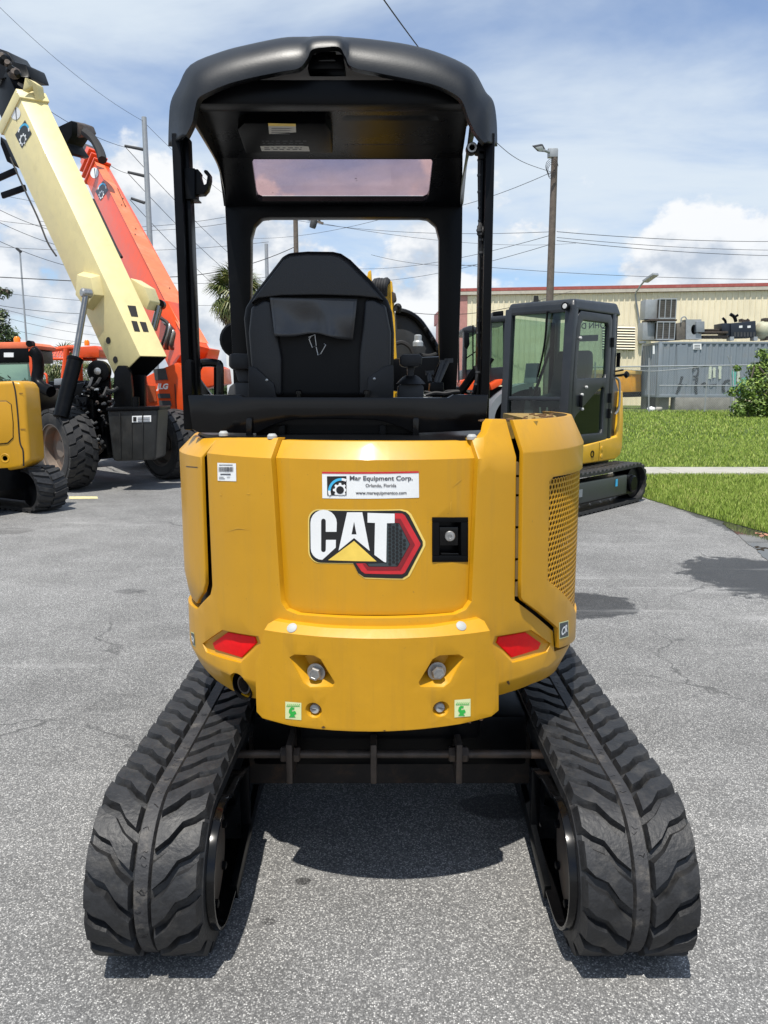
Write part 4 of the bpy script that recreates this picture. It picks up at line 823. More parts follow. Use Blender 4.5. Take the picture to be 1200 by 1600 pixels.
mb = MB(); mb.lathe(P(642, 600, 2.875), (0, 0, 1), [(0.055, 0), (0.045, 0.012), (0.03, 0.026), (0.018, 0.032)], 20); mb.build('joystick_boot', SEATD, exc)
mb = MB(); poly(mb, [(622, 604), (630, 598), (655, 598), (662, 604), (662, 622), (621, 622)], 2.84, 0.14); mb.build('control_console', INTG, exc, bevel=0.006)
mb = MB(); poly(mb, [(672, 598), (693, 597), (694, 620), (671, 620)], 2.9, 0.1); mb.build('cup_holder', BLK, exc, bevel=0.004)
for a, b in (((672, 597), (670, 583)), ((680, 598), (692, 566)), ((684, 600), (700, 564))): mb = MB(); mb.tube([P(*a, 2.92), P(*b, 2.95)], 0.008, 8); mb.bar(P(b[0]-5, b[1], 2.95), P(b[0]+8, b[1]-1, 2.95), 0.016, 0.016); mb.build('control_lever', INTG, exc)
mb = MB(); mb.tube(smooth_path([P(665, 618, 2.6), P(680, 614, 2.6), P(695, 615, 2.6), P(715, 612, 2.6), P(735, 614, 2.58)], 5), 0.006, 6); mb.tube(smooth_path([P(664, 612, 2.64), P(690, 616, 2.62), P(700, 611, 2.62), P(742, 611, 2.58)], 5), 0.004, 6); mb.build('wiring_loom', CABLE, exc)
# left grab frame
mb = MB(); mb.tube(smooth_path([P(303, 612, 2.62), P(306, 585, 2.62), P(310, 572, 2.62), P(318, 567, 2.62), P(338, 568, 2.64), P(343, 575, 2.64), P(343, 622, 2.64)], 6), 0.014, 10); poly(mb, [(301, 585), (306, 584), (330, 617), (330, 622), (301, 622)], 2.62, 0.02); poly(mb, [(334, 574), (344, 574), (344, 622), (334, 622)], 2.63, 0.03); mb.build('grab_frame', BLKG, exc, bevel=0)
mb = MB(); mb.lathe(P(371, 532, 3.40), (0.3, -1, 0), [(0.005, 0), (0.07, 0.005), (0.078, 0.02), (0.07, 0.03)], 24); o = mb.build('mirror', BLK, exc)
# ------------------------------------------------------------------ boom, hoses, bucket in front of the canopy
YBM = 3.95
mb = MB(); poly(mb, [(571, 446), (575, 424), (580, 421), (581, 436), (584, 452), (600, 456), (604, 440), (609, 437), (613, 440), (616, 470), (619, 540), (624, 625), (622, 660), (560, 660), (560, 470)], YBM, 0.13); bm_ = mb.build('boom', YELB, exc, bevel=0.008)
mb = MB(); poly(mb, [(612, 455), (618, 458), (620, 468), (613, 474)], YBM-0.02, 0.1); mb.build('boom_pin', WORN, bm_, bevel=0.004)
mb = MB()
for k in range(5): a = 584+4*k; mb.tube(smooth_path([P(a, 462, YBM-0.03), P(a+1, 446+random.uniform(-2, 2), YBM-0.05), P(a+4, 440+random.uniform(-2, 2), YBM-0.02), P(a+8, 446, YBM+0.05)], 5), 0.016, 8)
mb.build('hydraulic_hose', CABLE, bm_)
mb = MB(); poly(mb, [(612, 577), (623, 577), (624, 585), (612, 585)], YBM-0.03, 0.02); mb.build('boom_clamp', BLK, bm_)
mb = MB(); mb.tube(smooth_path([P(617, 486, YBM), P(620, 478, YBM), P(624, 479, YBM), P(623, 486, YBM+0.05)], 5), 0.012, 7); mb.build('hydraulic_hose', CABLE, bm_)
bko = [(610, 492), (618, 487), (628, 487), (642, 492), (655, 502), (666, 517), (676, 533), (684, 548), (690, 560), (692, 612), (610, 612)]
mb = MB(); poly(mb, bko, 4.25, 0.45); bkt = mb.build('bucket', mat('bucket_black', (0.018, 0.021, 0.024), 0.6, var=0.2, dirt=(0.05, 0.045, 0.04), damt=0.4), exc, bevel=0.012)
mb = MB(); mb.tube(smooth_path([P(x, y, 4.235) for x, y in bko[1:10]], 3), 0.018, 8); mb.build('bucket_rim', BLK, bkt)
for i in (5, 6, 7, 8):
    mb = MB(); mb.cyl(P(bko[i][0]-2, bko[i][1], 4.2), P(bko[i][0]+3, bko[i][1]-3, 4.2), 0.016, n=8); mb.build('bucket_bolt', BLK, bkt)
mb = MB(); mb.tube(smooth_path([P(616, 538, 4.2), P(628, 535, 4.2), P(640, 542, 4.2), P(645, 552, 4.2)], 4), 0.012, 7); mb.tube(smooth_path([P(655, 554, 4.2), P(670, 556, 4.2), P(684, 552, 4.2)], 4), 0.010, 7); mb.build('hydraulic_hose', CABLE, exc)
mb = MB(); mb.lathe(P(653, 541, 4.15), (0, 0, 1), [(0.028, 0), (0.028, 0.02), (0.020, 0.03), (0.020, 0.055), (0.012, 0.06)], 14); mb.build('work_lamp', GALV, exc)
mb = MB(); poly(mb, [(612, 560), (690, 556), (700, 552), (700, 612), (612, 612)], 3.6, 0.3); mb.build('front_console', BLK, exc, bevel=0.02)
mb = MB(); poly(mb, [(676, 590), (694, 548), (699, 548), (684, 592)], 3.4, 0.03); mb.build('pedal_bar', BLK, exc)
# ================================================================== GRASS, PATH, PUDDLE
import numpy as np
rng = np.random.default_rng(5)
EDGE = [(5.5, 5.0), (4.35, 7.0), (4.02, 7.8), (3.80, 8.8), (3.58, 10.2), (3.5, 11.5), (3.3, 16), (3.0, 40), (3.0, 60)]
def edge_x(y):
    for (x0, y0), (x1, y1) in zip(EDGE, EDGE[1:]):
        if y <= y1: return x0+(x1-x0)*(y-y0)/(y1-y0)
    return EDGE[-1][0]
def gz(y):
    t = min(1, max(0, (y-14)/22.0)); return 0.055+0.29*t*t*(3-2*t)
def grass_mat(name, ground):
    m = bpy.data.materials.new(name); m.use_nodes = True; nt = m.node_tree; N = nt.nodes.new; L = nt.links.new; b = nt.nodes['Principled BSDF']; geo = N('ShaderNodeNewGeometry')
    n = N('ShaderNodeTexNoise'); n.inputs['Scale'].default_value = 1.3; n.inputs['Detail'].default_value = 5; L(geo.outputs['Position'], n.inputs['Vector'])
    r = N('ShaderNodeValToRGB'); e = r.color_ramp.elements
    if ground:
        e[0].color = (0.045, 0.075, 0.012, 1); e[1].color = (0.085, 0.12, 0.022, 1); e[0].position = 0.3; e[1].position = 0.7; L(n.outputs['Fac'], r.inputs[0])
    else:
        e[0].position = 0.0; e[0].color = (0.13, 0.20, 0.022, 1); e[1].position = 1.0; e[1].color = (0.42, 0.36, 0.15, 1)
        x = e.new(0.5); x.color = (0.235, 0.335, 0.048, 1); x = e.new(0.86); x.color = (0.36, 0.43, 0.10, 1)
        ad = N('ShaderNodeMath'); ad.operation = 'MULTIPLY_ADD'; L(geo.outputs['Random Per Island'], ad.inputs[0]); ad.inputs[1].default_value = 0.75
        ml = N('ShaderNodeMath'); ml.operation = 'MULTIPLY'; L(n.outputs['Fac'], ml.inputs[0]); ml.inputs[1].default_value = 0.36; L(ml.outputs[0], ad.inputs[2]); L(ad.outputs[0], r.inputs[0])
        b.inputs['Transmission Weight'].default_value = 0.0; b.inputs['Subsurface Weight'].default_value = 0.0
    L(r.outputs[0], b.inputs['Base Color']); b.inputs['Roughness'].default_value = 0.6 if not ground else 0.95; b.inputs['Specular IOR Level'].default_value = 0.3
    return m
ys = [5, 6, 7, 7.8, 8.8, 10.2, 11.5, 14, 17, 20, 24, 28, 32, 36, 42, 60]; vs = []; fs = []
for y in ys: vs += [(edge_x(y), y, 0.004), (edge_x(y)+0.05, y, gz(y)-0.015), (edge_x(y)+0.3, y, gz(y)), (90, y, gz(y))]
for i in range(len(ys)-1):
    for j in range(3): a = i*4+j; fs.append([a, a+1, a+5, a+4])
mb = MB(); mb.add(vs, fs); lawn = tag(mb.build('lawn_ground', grass_mat('lawn_soil', True), None), kind='structure')
# blades
def blades(n, y0, y1, h0, h1, w, pw=1.0):
    y = y0+(y1-y0)*rng.random(n)**pw; ex = np.array([edge_x(v) for v in y]); x1 = 0.53*y+1.5
    x = ex-0.03+(x1-ex)*rng.random(n); k = x > ex-0.05; x, y = x[k], y[k]
    z = np.array([gz(v) for v in y])-0.01; z = np.where(x < np.array([edge_x(v) for v in y])+0.06, 0.015, z)
    keep = ~((y > 12.62) & (y < 13.68)); return x[keep], y[keep], z[keep], h0, h1, w
def grass(sets):
    V = []; 
    for x, y, z, h0, h1, w in sets:
        n = len(x); a = rng.random(n)*6.283; h = h0+(h1-h0)*rng.random(n); ln = 0.55*h*rng.random(n)+0.1*h; b = rng.random(n)*6.283
        cx, sx = np.cos(a)*w/2, np.sin(a)*w/2; lx, ly = np.cos(b)*ln, np.sin(b)*ln
        V.append(np.stack([np.stack([x-cx, y-sx, z], 1), np.stack([x+cx, y+sx, z], 1), np.stack([x+lx*0.4+cx*0.8, y+ly*0.4+sx*0.8, z+h*0.6], 1), np.stack([x+lx*0.4-cx*0.8, y+ly*0.4-sx*0.8, z+h*0.6], 1), np.stack([x+lx, y+ly, z+h], 1)], 1).reshape(-1, 3))
    V = np.concatenate(V); n = len(V)//5; me = bpy.data.meshes.new('grass'); me.vertices.add(len(V)); me.vertices.foreach_set('co', V.ravel().astype(np.float32))
    base = (np.arange(n)*5)[:, None]; loops = np.concatenate([base+np.array([[0, 1, 2, 3]]), base+np.array([[3, 2, 4]])], 1).ravel()
    me.loops.add(len(loops)); me.loops.foreach_set('vertex_index', loops.astype(np.int32)); me.polygons.add(2*n)
    st = np.stack([np.arange(n)*7, np.arange(n)*7+4], 1).ravel(); me.polygons.foreach_set('loop_start', st.astype(np.int32)); me.update(calc_edges=True)
    me.materials.append(grass_mat('grass_blades', False)); o = bpy.data.objects.new('grass', me); scn.collection.objects.link(o); WL[o.name] = Vector()
    return tag(o, 'short bright green lawn beside the asphalt', 'grass', kind='stuff')
grass([blades(70000, 6.6, 12.6, 0.03, 0.085, 0.008), blades(36000, 12.6, 20, 0.03, 0.085, 0.013), blades(30000, 20, 37, 0.04, 0.10, 0.026)])
# path of slabs
path = bpy.data.objects.new('footpath', None); _link(path, None, (8, 13.15, 0.06)); tag(path, kind='structure')
for i in range(10):
    x0 = 3.4+i*1.5; mb = MB(); mb.box((x0+0.006, 12.66, 0.0), (x0+1.494, 13.64, 0.085)); mb.build('slab', CONC, path, bevel=0.008)
# puddle
wm = bpy.data.materials.new('puddle_water'); wm.use_nodes = True; b_ = wm.node_tree.nodes['Principled BSDF']; b_.inputs['Base Color'].default_value = (0.045, 0.043, 0.036, 1); b_.inputs['Roughness'].default_value = 0.02; b_.inputs['IOR'].default_value = 1.33
nz = wm.node_tree.nodes.new('ShaderNodeTexNoise'); nz.inputs['Scale'].default_value = 22; bp_ = wm.node_tree.nodes.new('ShaderNodeBump'); bp_.inputs['Strength'].default_value = 0.03; wm.node_tree.links.new(nz.outputs[0], bp_.inputs['Height']); wm.node_tree.links.new(bp_.outputs[0], b_.inputs['Normal'])
pp = smooth_path([G(1128, 819), G(1150, 834), G(1168, 850), G(1182, 860), G(1200, 876), G(1222, 880), G(1260, 866), G(1250, 846), G(1205, 836), G(1160, 824), G(1135, 816), G(1128, 819)], 5)[:-1]
mb = MB(); mb.add([(p.x+random.uniform(-0.012, 0.012), p.y+random.uniform(-0.012, 0.012), 0.005) for p in pp], [list(range(len(pp)))]); tag(mb.build('puddle', wm, None, smooth=None), kind='structure')
# dry leaves at the edge of the lawn
lf = mat('dry_leaf', (0.32, 0.16, 0.10), 0.8, var=0.3)
for i, (px, py) in enumerate(((1190, 838), (1197, 836), (1185, 834))):
    p = G(px, py, 0.07); mb = MB(); a = random.uniform(0, 3); s = 0.035
    mb.add([p+Vector((s*math.cos(a+rad(k*60))*(1 if k % 3 else 1.6), s*math.sin(a+rad(k*60)), 0.012*(k % 2))) for k in range(6)]+[p+Vector((0, 0, -0.008))], [[k, (k+1) % 6, 6] for k in range(6)])
    o = mb.build('dry_leaf', lf, None); tag(o, ('middle of three reddish dry leaves at the lawn edge by the puddle', 'rightmost of three reddish dry leaves at the lawn edge by the puddle', 'leftmost of three reddish dry leaves at the lawn edge by the puddle')[i], 'leaf', 'dry leaves by the puddle')
# parking stripe
mb = MB(); q = [G(108, 776), G(152, 776), G(153, 779.5), G(108, 780)]; mb.add([(p.x, p.y, 0.004) for p in q], [[0, 1, 2, 3]]); tag(mb.build('parking_stripe', STRIPE, None, smooth=None), kind='structure')
# ================================================================== WAREHOUSE
wa, wb = Vector((4.45, 46.3, 0)), Vector((34.0, 41.9, 0)); wd = (wb-wa).normalized(); wn = Vector((wd.y, -wd.x, 0))     # wn faces the camera
def zy(px, py, p): return P(px, py, p).z
wz0, wz1 = 0.3, zy(716, 462, 46.3)
wh = empty('warehouse', (19, 44.2, 0.3), 'long cream ribbed metal warehouse with red roof trim behind the container', 'building')
Lw = (wb-wa).length; npan = 32; pw = (Lw-0.42)/npan; proto = None
for i in range(npan):
    o0 = wa+wd*(0.42+i*pw)
    if proto is None:
        mb = MB(); prof = []
        for r in range(3): u = r*pw/3; prof += [(u, 0), (u+pw/3-0.10, 0), (u+pw/3-0.075, 0.045), (u+pw/3-0.025, 0.045)]
        prof += [(pw, 0)]; vs = []
        for u, h in prof: p = o0+wd*u+wn*h; vs += [(p.x, p.y, wz0), (p.x, p.y, wz1)]
        mb.add(vs, [[2*k, 2*k+2, 2*k+3, 2*k+1] for k in range(len(prof)-1)]); proto = mb.build('wall_panel', WALLC, wh, smooth=None); pl0 = proto.location.copy()
    else:
        c = proto.copy(); scn.collection.objects.link(c); c.location = pl0+wd*(i*pw); WL[c.name] = WL[proto.name]+wd*(i*pw)
mb = MB(); q = [wa, wa+wd*0.42]; mb.prism([(wa.x, wa.y, wz0), ((wa+wd*0.42).x, (wa+wd*0.42).y, wz0), ((wa+wd*0.42).x, (wa+wd*0.42).y, wz1), (wa.x, wa.y, wz1)], wn*0.05); mb.build('corner_trim', PNKW, wh)
bk_ = Vector((4.47, 68, 0)); mb = MB(); mb.hexa([(wa.x, wa.y, wz0), (bk_.x, bk_.y, wz0), (bk_.x+0.3, bk_.y, wz0), (wa.x+0.3, wa.y, wz0)], [(wa.x, wa.y, wz1), (bk_.x, bk_.y, wz1+0.8), (bk_.x+0.3, bk_.y, wz1+0.8), (wa.x+0.3, wa.y, wz1)]); mb.build('end_wall', PNKW, wh)
mb = MB(); mb.bar(Vector((wa.x, wa.y, wz1+0.11))+wn*0.1-wd*0.1, Vector((wb.x, wb.y, wz1+0.11))+wn*0.1, 0.16, 0.18); mb.build('gutter', mat('gutter_pale', (0.50, 0.46, 0.38), 0.5), wh)
mb = MB(); mb.bar(Vector((wa.x, wa.y, wz1+0.31))+wn*0.06-wd*0.1, Vector((wb.x, wb.y, wz1+0.31))+wn*0.06, 0.2, 0.17); mb.build('roof_trim', REDT, wh)
mb = MB(); r0 = wz1+0.38; mb.hexa([(wa.x, wa.y, wz1), (wb.x, wb.y, wz1), (wb.x+2, wb.y+24, wz1), (wa.x, wa.y+24, wz1)], [(wa.x, wa.y, r0), (wb.x, wb.y, r0), (wb.x+2, wb.y+24, r0+0.6), (wa.x, wa.y+24, r0+0.6)]); mb.build('roof', REDT, wh)
def on_wall(px, py, off=0.06):
    r = ray(px, py); den = r.dot(wn); t = ((wa+wn*off)-CAMP).dot(wn)/den; return CAMP+r*t
vt = empty('louvre_vent', on_wall(968, 545), 'pale slatted louvre vent on the cream warehouse wall left of the container', 'vent')
q = [on_wall(*k) for k in ((941, 509), (992, 510), (992, 547), (941, 546))]
mb = MB(); mb.prism(q, wn*0.05); mb.build('vent_back', INTG, vt)
for i in range(9):
    t0 = (i+0.15)/9; t1 = (i+0.75)/9; a0, a1 = q[0].lerp(q[3], t0), q[0].lerp(q[3], t1); b0_, b1_ = q[1].lerp(q[2], t0), q[1].lerp(q[2], t1)
    mb = MB(); mb.hexa([a0+wn*0.05, b0_+wn*0.05, b1_+wn*0.11, a1+wn*0.11], [a0+wn*0.08, b0_+wn*0.08, b1_+wn*0.14, a1+wn*0.14]); mb.build('slat', WALLC, vt)
sl_ = empty('wall_floodlight', on_wall(1003, 530), 'grey floodlight on a bent arm rising above the warehouse gutter', 'lamp')
mb = MB(); mb.tube(smooth_path([on_wall(1003, 532, 0.15), on_wall(997, 490, 0.15), on_wall(993, 462, 0.2), on_wall(997, 452, 0.5), on_wall(1006, 440, 1.0)], 5), 0.05, 7); mb.build('arm', GALV, sl_)
f0 = on_wall(1008, 440, 1.0); f1 = on_wall(1025, 428, 1.6); mb = MB(); mb.bar(f0, f1, 0.42, 0.14); mb.build('lamp_head', GALV, sl_, bevel=0.03)
mb = MB(); p = on_wall(1003, 530, 0.1); mb.box((p.x-0.2, p.y-0.15, p.z-0.25), (p.x+0.2, p.y+0.1, p.z+0.2)); mb.build('junction_box', GALV, sl_, bevel=0.02)
# ================================================================== CONTAINER AND ITS LOAD
YC = 36.0; x0 = P(1028, 580, YC).x; zb, zt_ = P(1028, 621, YC).z, P(1028, 534, YC).z; x1 = x0+12.19; yb = YC+2.44
ct = empty('shipping_container', ((x0+x1)/2, YC+1.2, zb), 'grey corrugated shipping container with graffiti behind the chain-link fence', 'container')
def corr(a, b, nrm, m, name, pitch=0.28, dep=0.04):
    d = (b-a).normalized(); Lc = (b-a).length; n = max(2, round(Lc/pitch)); ph = Lc/n; prof = []
    for i in range(n): u = i*ph; prof += [(u, 0), (u+ph*0.30, 0), (u+ph*0.48, -dep), (u+ph*0.82, -dep)]
    prof.append((Lc, 0)); vs = []
    for u, h in prof: p = a+d*u+nrm*h; vs += [(p.x, p.y, zb+0.12), (p.x, p.y, zt_-0.08)]
    mb = MB(); mb.add(vs, [[2*k, 2*k+2, 2*k+3, 2*k+1] for k in range(len(prof)-1)]); return mb.build(name, m, ct, smooth=None)
sw_ = corr(Vector((x0+0.1, YC, 0)), Vector((x1-0.1, YC, 0)), Vector((0, -1, 0)), CONT, 'side_wall')
corr(Vector((x0, YC+0.1, 0)), Vector((x0, yb-0.1, 0)), Vector((-1, 0, 0)), CONT, 'end_wall', 0.24)
for (cx_, cy_) in ((x0, YC), (x1-0.12, YC), (x0, yb-0.12)): mb = MB(); mb.box((cx_-0.01, cy_-0.015, zb), (cx_+0.12, cy_+0.12, zt_+0.01)); mb.build('corner_post', CONT, ct, bevel=0.01)
mb = MB(); mb.box((x0, YC-0.01, zt_-0.09), (x1, YC+0.10, zt_)); mb.box((x0-0.005, YC, zt_-0.09), (x0+0.1, yb, zt_)); mb.build('top_rail', CONT, ct, bevel=0.01)
mb = MB(); mb.box((x0, YC-0.008, zb), (x1, YC+0.10, zb+0.14)); mb.box((x0-0.004, YC, zb), (x0+0.1, yb, zb+0.14)); mb.build('bottom_rail', CONT, ct, bevel=0.01)
mb = MB(); mb.box((x0+0.05, YC+0.05, zt_-0.06), (x1, yb, zt_-0.02)); mb.build('roof', CONT, ct); mb = MB(); mb.box((x0+0.06, yb-0.06, zb), (x1, yb, zt_-0.06)); mb.build('rear_wall', CONT, ct)
def cpl(name, pts, m, off=0.012): mb = MB(); mb.prism([P(x, y, YC-off) for x, y in pts], (0, 0.006, 0)); return mb.build(name, m, ct, smooth=None)
cpl('sign_plate', [(1083, 537), (1096, 537), (1096, 546), (1083, 546)], WHITE)
for yy in (539, 541.5, 544): cpl('sign_print', [(1085, yy), (1094, yy), (1094, yy+0.8), (1085, yy+0.8)], INK, 0.020)
cpl('vent_plate', [(1058, 539), (1074, 539), (1074, 600), (1058, 600)], CONT, 0.006)
cpl('end_label', [(1020, 540), (1023, 540), (1023, 553), (1020, 553)], WHITE, 0.03)
def stroke(pts, w, m):
    pts = smooth_path([P(x, y, YC-0.014) for x, y in pts], 5); vs = []
    for i, p in enumerate(pts):
        d = (pts[min(i+1, len(pts)-1)]-pts[max(i-1, 0)]).normalized(); n = Vector((-d.z, 0, d.x))*w*random.uniform(0.7, 1.2); vs += [p+n, p-n]
    mb = MB(); mb.add(vs, [[2*k, 2*k+1, 2*k+3, 2*k+2] for k in range(len(pts)-1)]); mb.build('graffiti_stroke', m, ct, smooth=None)
for pts, w in (([(1066, 588), (1062, 602), (1057, 616)], 0.06), ([(1089, 590), (1087, 604), (1088, 616)], 0.07), ([(1082, 580), (1085, 574), (1090, 575), (1091, 581), (1088, 588), (1083, 588)], 0.045), ([(1096, 601), (1101, 599), (1106, 603)], 0.05), ([(1108, 602), (1120, 601)], 0.04), ([(1132, 612), (1130, 603), (1134, 596), (1143, 595)], 0.06)): stroke(pts, w, GRAF)
for pts in ([(1110, 572), (1109, 592)], [(1116, 574), (1116, 590)], [(1125, 572), (1125, 592)], [(1154, 580), (1154, 597)]): stroke(pts, 0.07, GRAFY)
for pts in ([(1147, 578), (1147, 614)], [(1155, 596), (1157, 614)], [(1162, 590), (1164, 612)]): stroke(pts, 0.10, GRAFG)
mb = MB(); mb.box((P(1054, 640, YC).x, YC-0.05, 0.30), (P(1162, 640, YC).x, YC+0.6, zb-0.005)); tag(mb.build('concrete_block', CONCD, None, bevel=0.03), 'long weathered concrete block supporting the grey shipping container', 'concrete block')
mb = MB(); mb.box((x0+0.1, yb-0.7, 0.3), (x0+0.9, yb, zb-0.005)); mb.box((x0+0.25, YC+0.3, 0.3), (x0+0.7, YC+0.8, zb-0.005)); mb.build('support', CONCD, ct)
for i, (px, py, s) in enumerate(((1018, 629, 0.16), (1030, 631, 0.15))):
    p = P(px, py, 35.4); mb = MB(); bm = bmesh.new(); bmesh.ops.create_icosphere(bm, subdivisions=2, radius=s)
    for v in bm.verts: v.co = Vector((v.co.x*1.2, v.co.y, v.co.z*0.8))*random.uniform(0.85, 1.15)+Vector((p.x, p.y, gz(35.4)+s*0.5))
    o = finish(bm, 'rock', (WHITE, CONC)[i], None, 60); tag(o, ('whitish rounded rock at the foot of the fence by the container corner', 'greyish rock under the container just right of the whitish one')[i], 'rock')
def acunit(px0, px1, py0, py1, Y, lab_, skew=0.0):
    a, b = P(px0, py1, Y), P(px1, py0, Y); x0_, x1_, z0_, z1_ = a.x, b.x, a.z, b.z; w = x1_-x0_; d = 1.0
    t = empty('air_conditioner', ((x0_+x1_)/2, Y+d/2, z0_), lab_, 'air conditioner', 'old air conditioners on the container'); AC = MATS['galvanised']
    mb = MB(); mb.box((x0_+0.03, Y+0.03, z0_+0.05), (x1_-0.03, Y+d, z1_-0.05)); mb.build('coil', mat('coil_brown', (0.13, 0.115, 0.095), 0.7, var=0.3) if 'coil_brown' not in MATS else MATS['coil_brown'], t)
    mb = MB(); mb.box((x0_, Y, z1_-0.06), (x1_, Y+d+0.02, z1_)); mb.build('lid', AC, t, bevel=0.01); mb = MB(); mb.box((x0_, Y, z0_), (x1_, Y+d+0.02, z0_+0.06)); mb.build('base', AC, t, bevel=0.01)
    for xx in (x0_, x0_+w*0.33, x0_+w*0.66, x1_-0.04): mb = MB(); mb.box((xx, Y-0.004, z0_+0.05), (xx+0.04, Y+0.05, z1_-0.05)); mb.build('upright', AC, t)
    mb = MB(); mb.box((x0_-0.55, Y+0.25, z0_+0.02), (x0_+0.0, Y+d, z1_-0.03)); mb.build('side_cabinet', AC, t, bevel=0.01)
    for i in range(9): zz = z0_+0.1+(z1_-z0_-0.2)*i/8; mb = MB(); mb.box((x0_+0.04, Y+0.015, zz-0.008), (x1_-0.04, Y+0.035, zz+0.008)); mb.build('grille_bar', MATS['interior_grey'], t)
acunit(1025, 1056, 502, 531.5, YC+0.5, 'lower of two stacked old air conditioners on the container'); acunit(1029, 1058, 466, 498.5, YC+0.5, 'upper of two stacked old air conditioners on the container')
mb = MB(); a = P(1014, 501.5, YC+0.5); b = P(1058, 498.8, YC+0.5); mb.box((a.x, YC+0.5, a.z), (b.x, YC+1.5, b.z)); tag(mb.build('pallet_deck', WORN, None, bevel=0.01), 'dark skid between the two stacked air conditioners', 'skid')
bl = empty('blower_unit', P(1078, 532, YC+0.5), 'grey blower with a round dark outlet beside the stacked air conditioners', 'blower')
mb = MB(); poly(mb, [(1057, 505), (1072, 502), (1072, 530), (1057, 531)], YC+0.6, 0.9); mb.build('cabinet', MATS['coil_brown'], bl, bevel=0.02)
plate('fan_housing', [(1072, 499), (1096, 499), (1096, 530), (1072, 530)], [[(1085+5.2*math.cos(rad(20*k)), 515+8*math.sin(rad(20*k))) for k in range(18)]], lambda u, v, w: P(u, v, YC+0.5)+Vector((0, -w, 0)), 0.5, GALV, bl)
mb = MB(); poly(mb, [(1074, 501), (1095, 501), (1095, 529), (1074, 529)], YC+0.98, 0.1); mb.build('fan_back', DARK, bl)
mb = MB(); mb.tube(smooth_path([P(1064, 504, YC+0.55), P(1065, 497, YC+0.55), P(1070, 495, YC+0.55), P(1074, 500, YC+0.55)], 4), 0.03, 6); mb.build('pipe', GALV, bl)
mb = MB(); poly(mb, [(1088, 502), (1101, 502), (1101, 519), (1088, 519)], YC+0.4, 0.25); tag(mb.build('control_box', LGREY, None, bevel=0.02), 'small pale grey control box on the container beside the blower', 'box')
for i, (xa, xb_, ya, yb_) in enumerate(((1092, 1138, 517.5, 521), (1098, 1138, 524, 528), (1103, 1124, 514, 516.5))):
    mb = MB(); poly(mb, [(xa, ya), (xb_, ya), (xb_, yb_), (xa, yb_)], YC+0.45+0.1*i, 0.8); tag(mb.build('steel_beam', WORN, None, bevel=0.01), ('middle rusty steel beam', 'lowest rusty steel beam', 'short topmost rusty steel beam')[i]+' of the pile on the container', 'steel beam', 'beams on the container')
gn = empty('engine_generator', P(1154, 532, YC+0.5), 'dark navy engine generator standing on top of the container', 'generator')
mb = MB(); poly(mb, [(1142, 505), (1181, 501), (1182, 527), (1142, 528)], YC+0.5, 1.0); mb.build('housing', NAVY, gn, bevel=0.04); mb = MB(); poly(mb, [(1128, 505), (1142, 505), (1142, 525), (1134, 525), (1134, 518), (1128, 517)], YC+0.6, 0.9); mb.build('radiator', NAVY, gn, bevel=0.03)
for a in (1155, 1168): mb = MB(); poly(mb, [(a, 509), (a+5, 508.5), (a+5, 512), (a, 512.5)], YC+0.48, 0.03); mb.build('white_plate', WHITE, gn)
for a in range(7): mb = MB(); poly(mb, [(1147+a*5, 519), (1150+a*5, 519), (1150+a*5, 526), (1147+a*5, 526)], YC+0.485, 0.02); mb.build('vent_slot', INTG, gn)
mb = MB(); mb.tube(smooth_path([P(1134, 506, YC+0.8), P(1133, 501, YC+0.8), P(1129, 497, YC+0.8)], 4), 0.06, 7); mb.tube(smooth_path([P(1150, 503, YC+0.9), P(1147, 495, YC+0.9), P(1141, 491, YC+0.9)], 4), 0.08, 7); mb.tube([P(1146, 497, YC+0.9), P(1153, 492, YC+0.9)], 0.06, 7); mb.build('exhaust_stub', BLK, gn)
mb = MB()
for i in range(6): mb.bar(P(1156+i*2.5, 503, YC+0.8), P(1157+i*2.5+random.uniform(-2, 2), 498+random.uniform(0, 2), YC+0.8), 0.09, 0.09)
mb.build('manifold', WORN, gn)
for a in (1141, 1178): mb = MB(); poly(mb, [(a, 526), (a+6, 526), (a+6, 532), (a, 532)], YC+0.47, 0.4); mb.build('foot', GALV, gn)
tk = empty('storage_tank', P(1200, 532, YC+1.1), 'faded rust-streaked cylindrical tank on the container beside the generator', 'tank')
c0 = P(1187, 516, YC+1.1); mb = MB(); mb.lathe((c0.x, c0.y, c0.z), (1, 0, 0), [(0.02, -0.22), (0.22, -0.18), (0.37, -0.05), (0.42, 0.1), (0.42, 2.2), (0.37, 2.35), (0.02, 2.5)], 24); mb.build('shell', TANK, tk); mb = MB(); mb.box((c0.x+0.2, c0.y-0.3, P(1200, 532, YC+1.1).z), (c0.x+0.35, c0.y+0.3, c0.z-0.3)); mb.build('saddle', WORN, tk)
mb = MB(); mb.box((c0.x+0.1, c0.y-0.2, c0.z+0.38), (c0.x+0.7, c0.y+0.2, c0.z+0.55)); mb.build('valve_box', WORN, tk, bevel=0.03)
bn = empty('open_bin', P(984, 616, 38), 'orange-yellow open metal bin behind the chain-link fence, left of the container', 'bin')
mb = MB(); poly(mb, [(930, 585), (1002, 585), (1002, 612), (930, 614)], 38, 1.6); mb.build('bin_body', ORY, bn, bevel=0.03); mb = MB(); poly(mb, [(929, 578), (1003, 578), (1003, 585), (929, 585)], 37.95, 1.7); mb.build('bin_rim', mat('pale_yellow', (0.72, 0.46, 0.13), 0.55), bn, bevel=0.02)
mb = MB(); poly(mb, [(930, 614), (1002, 612), (1002, 620), (930, 622)], 38.1, 1.4); mb.build('bin_base', BLK, bn)
for i in range(6): a = 934+13*i; mb = MB(); poly(mb, [(a, 586), (a+1.5, 586), (a+1.5, 612), (a, 612)], 37.96, 0.06); mb.build('bin_rib', ORY, bn)
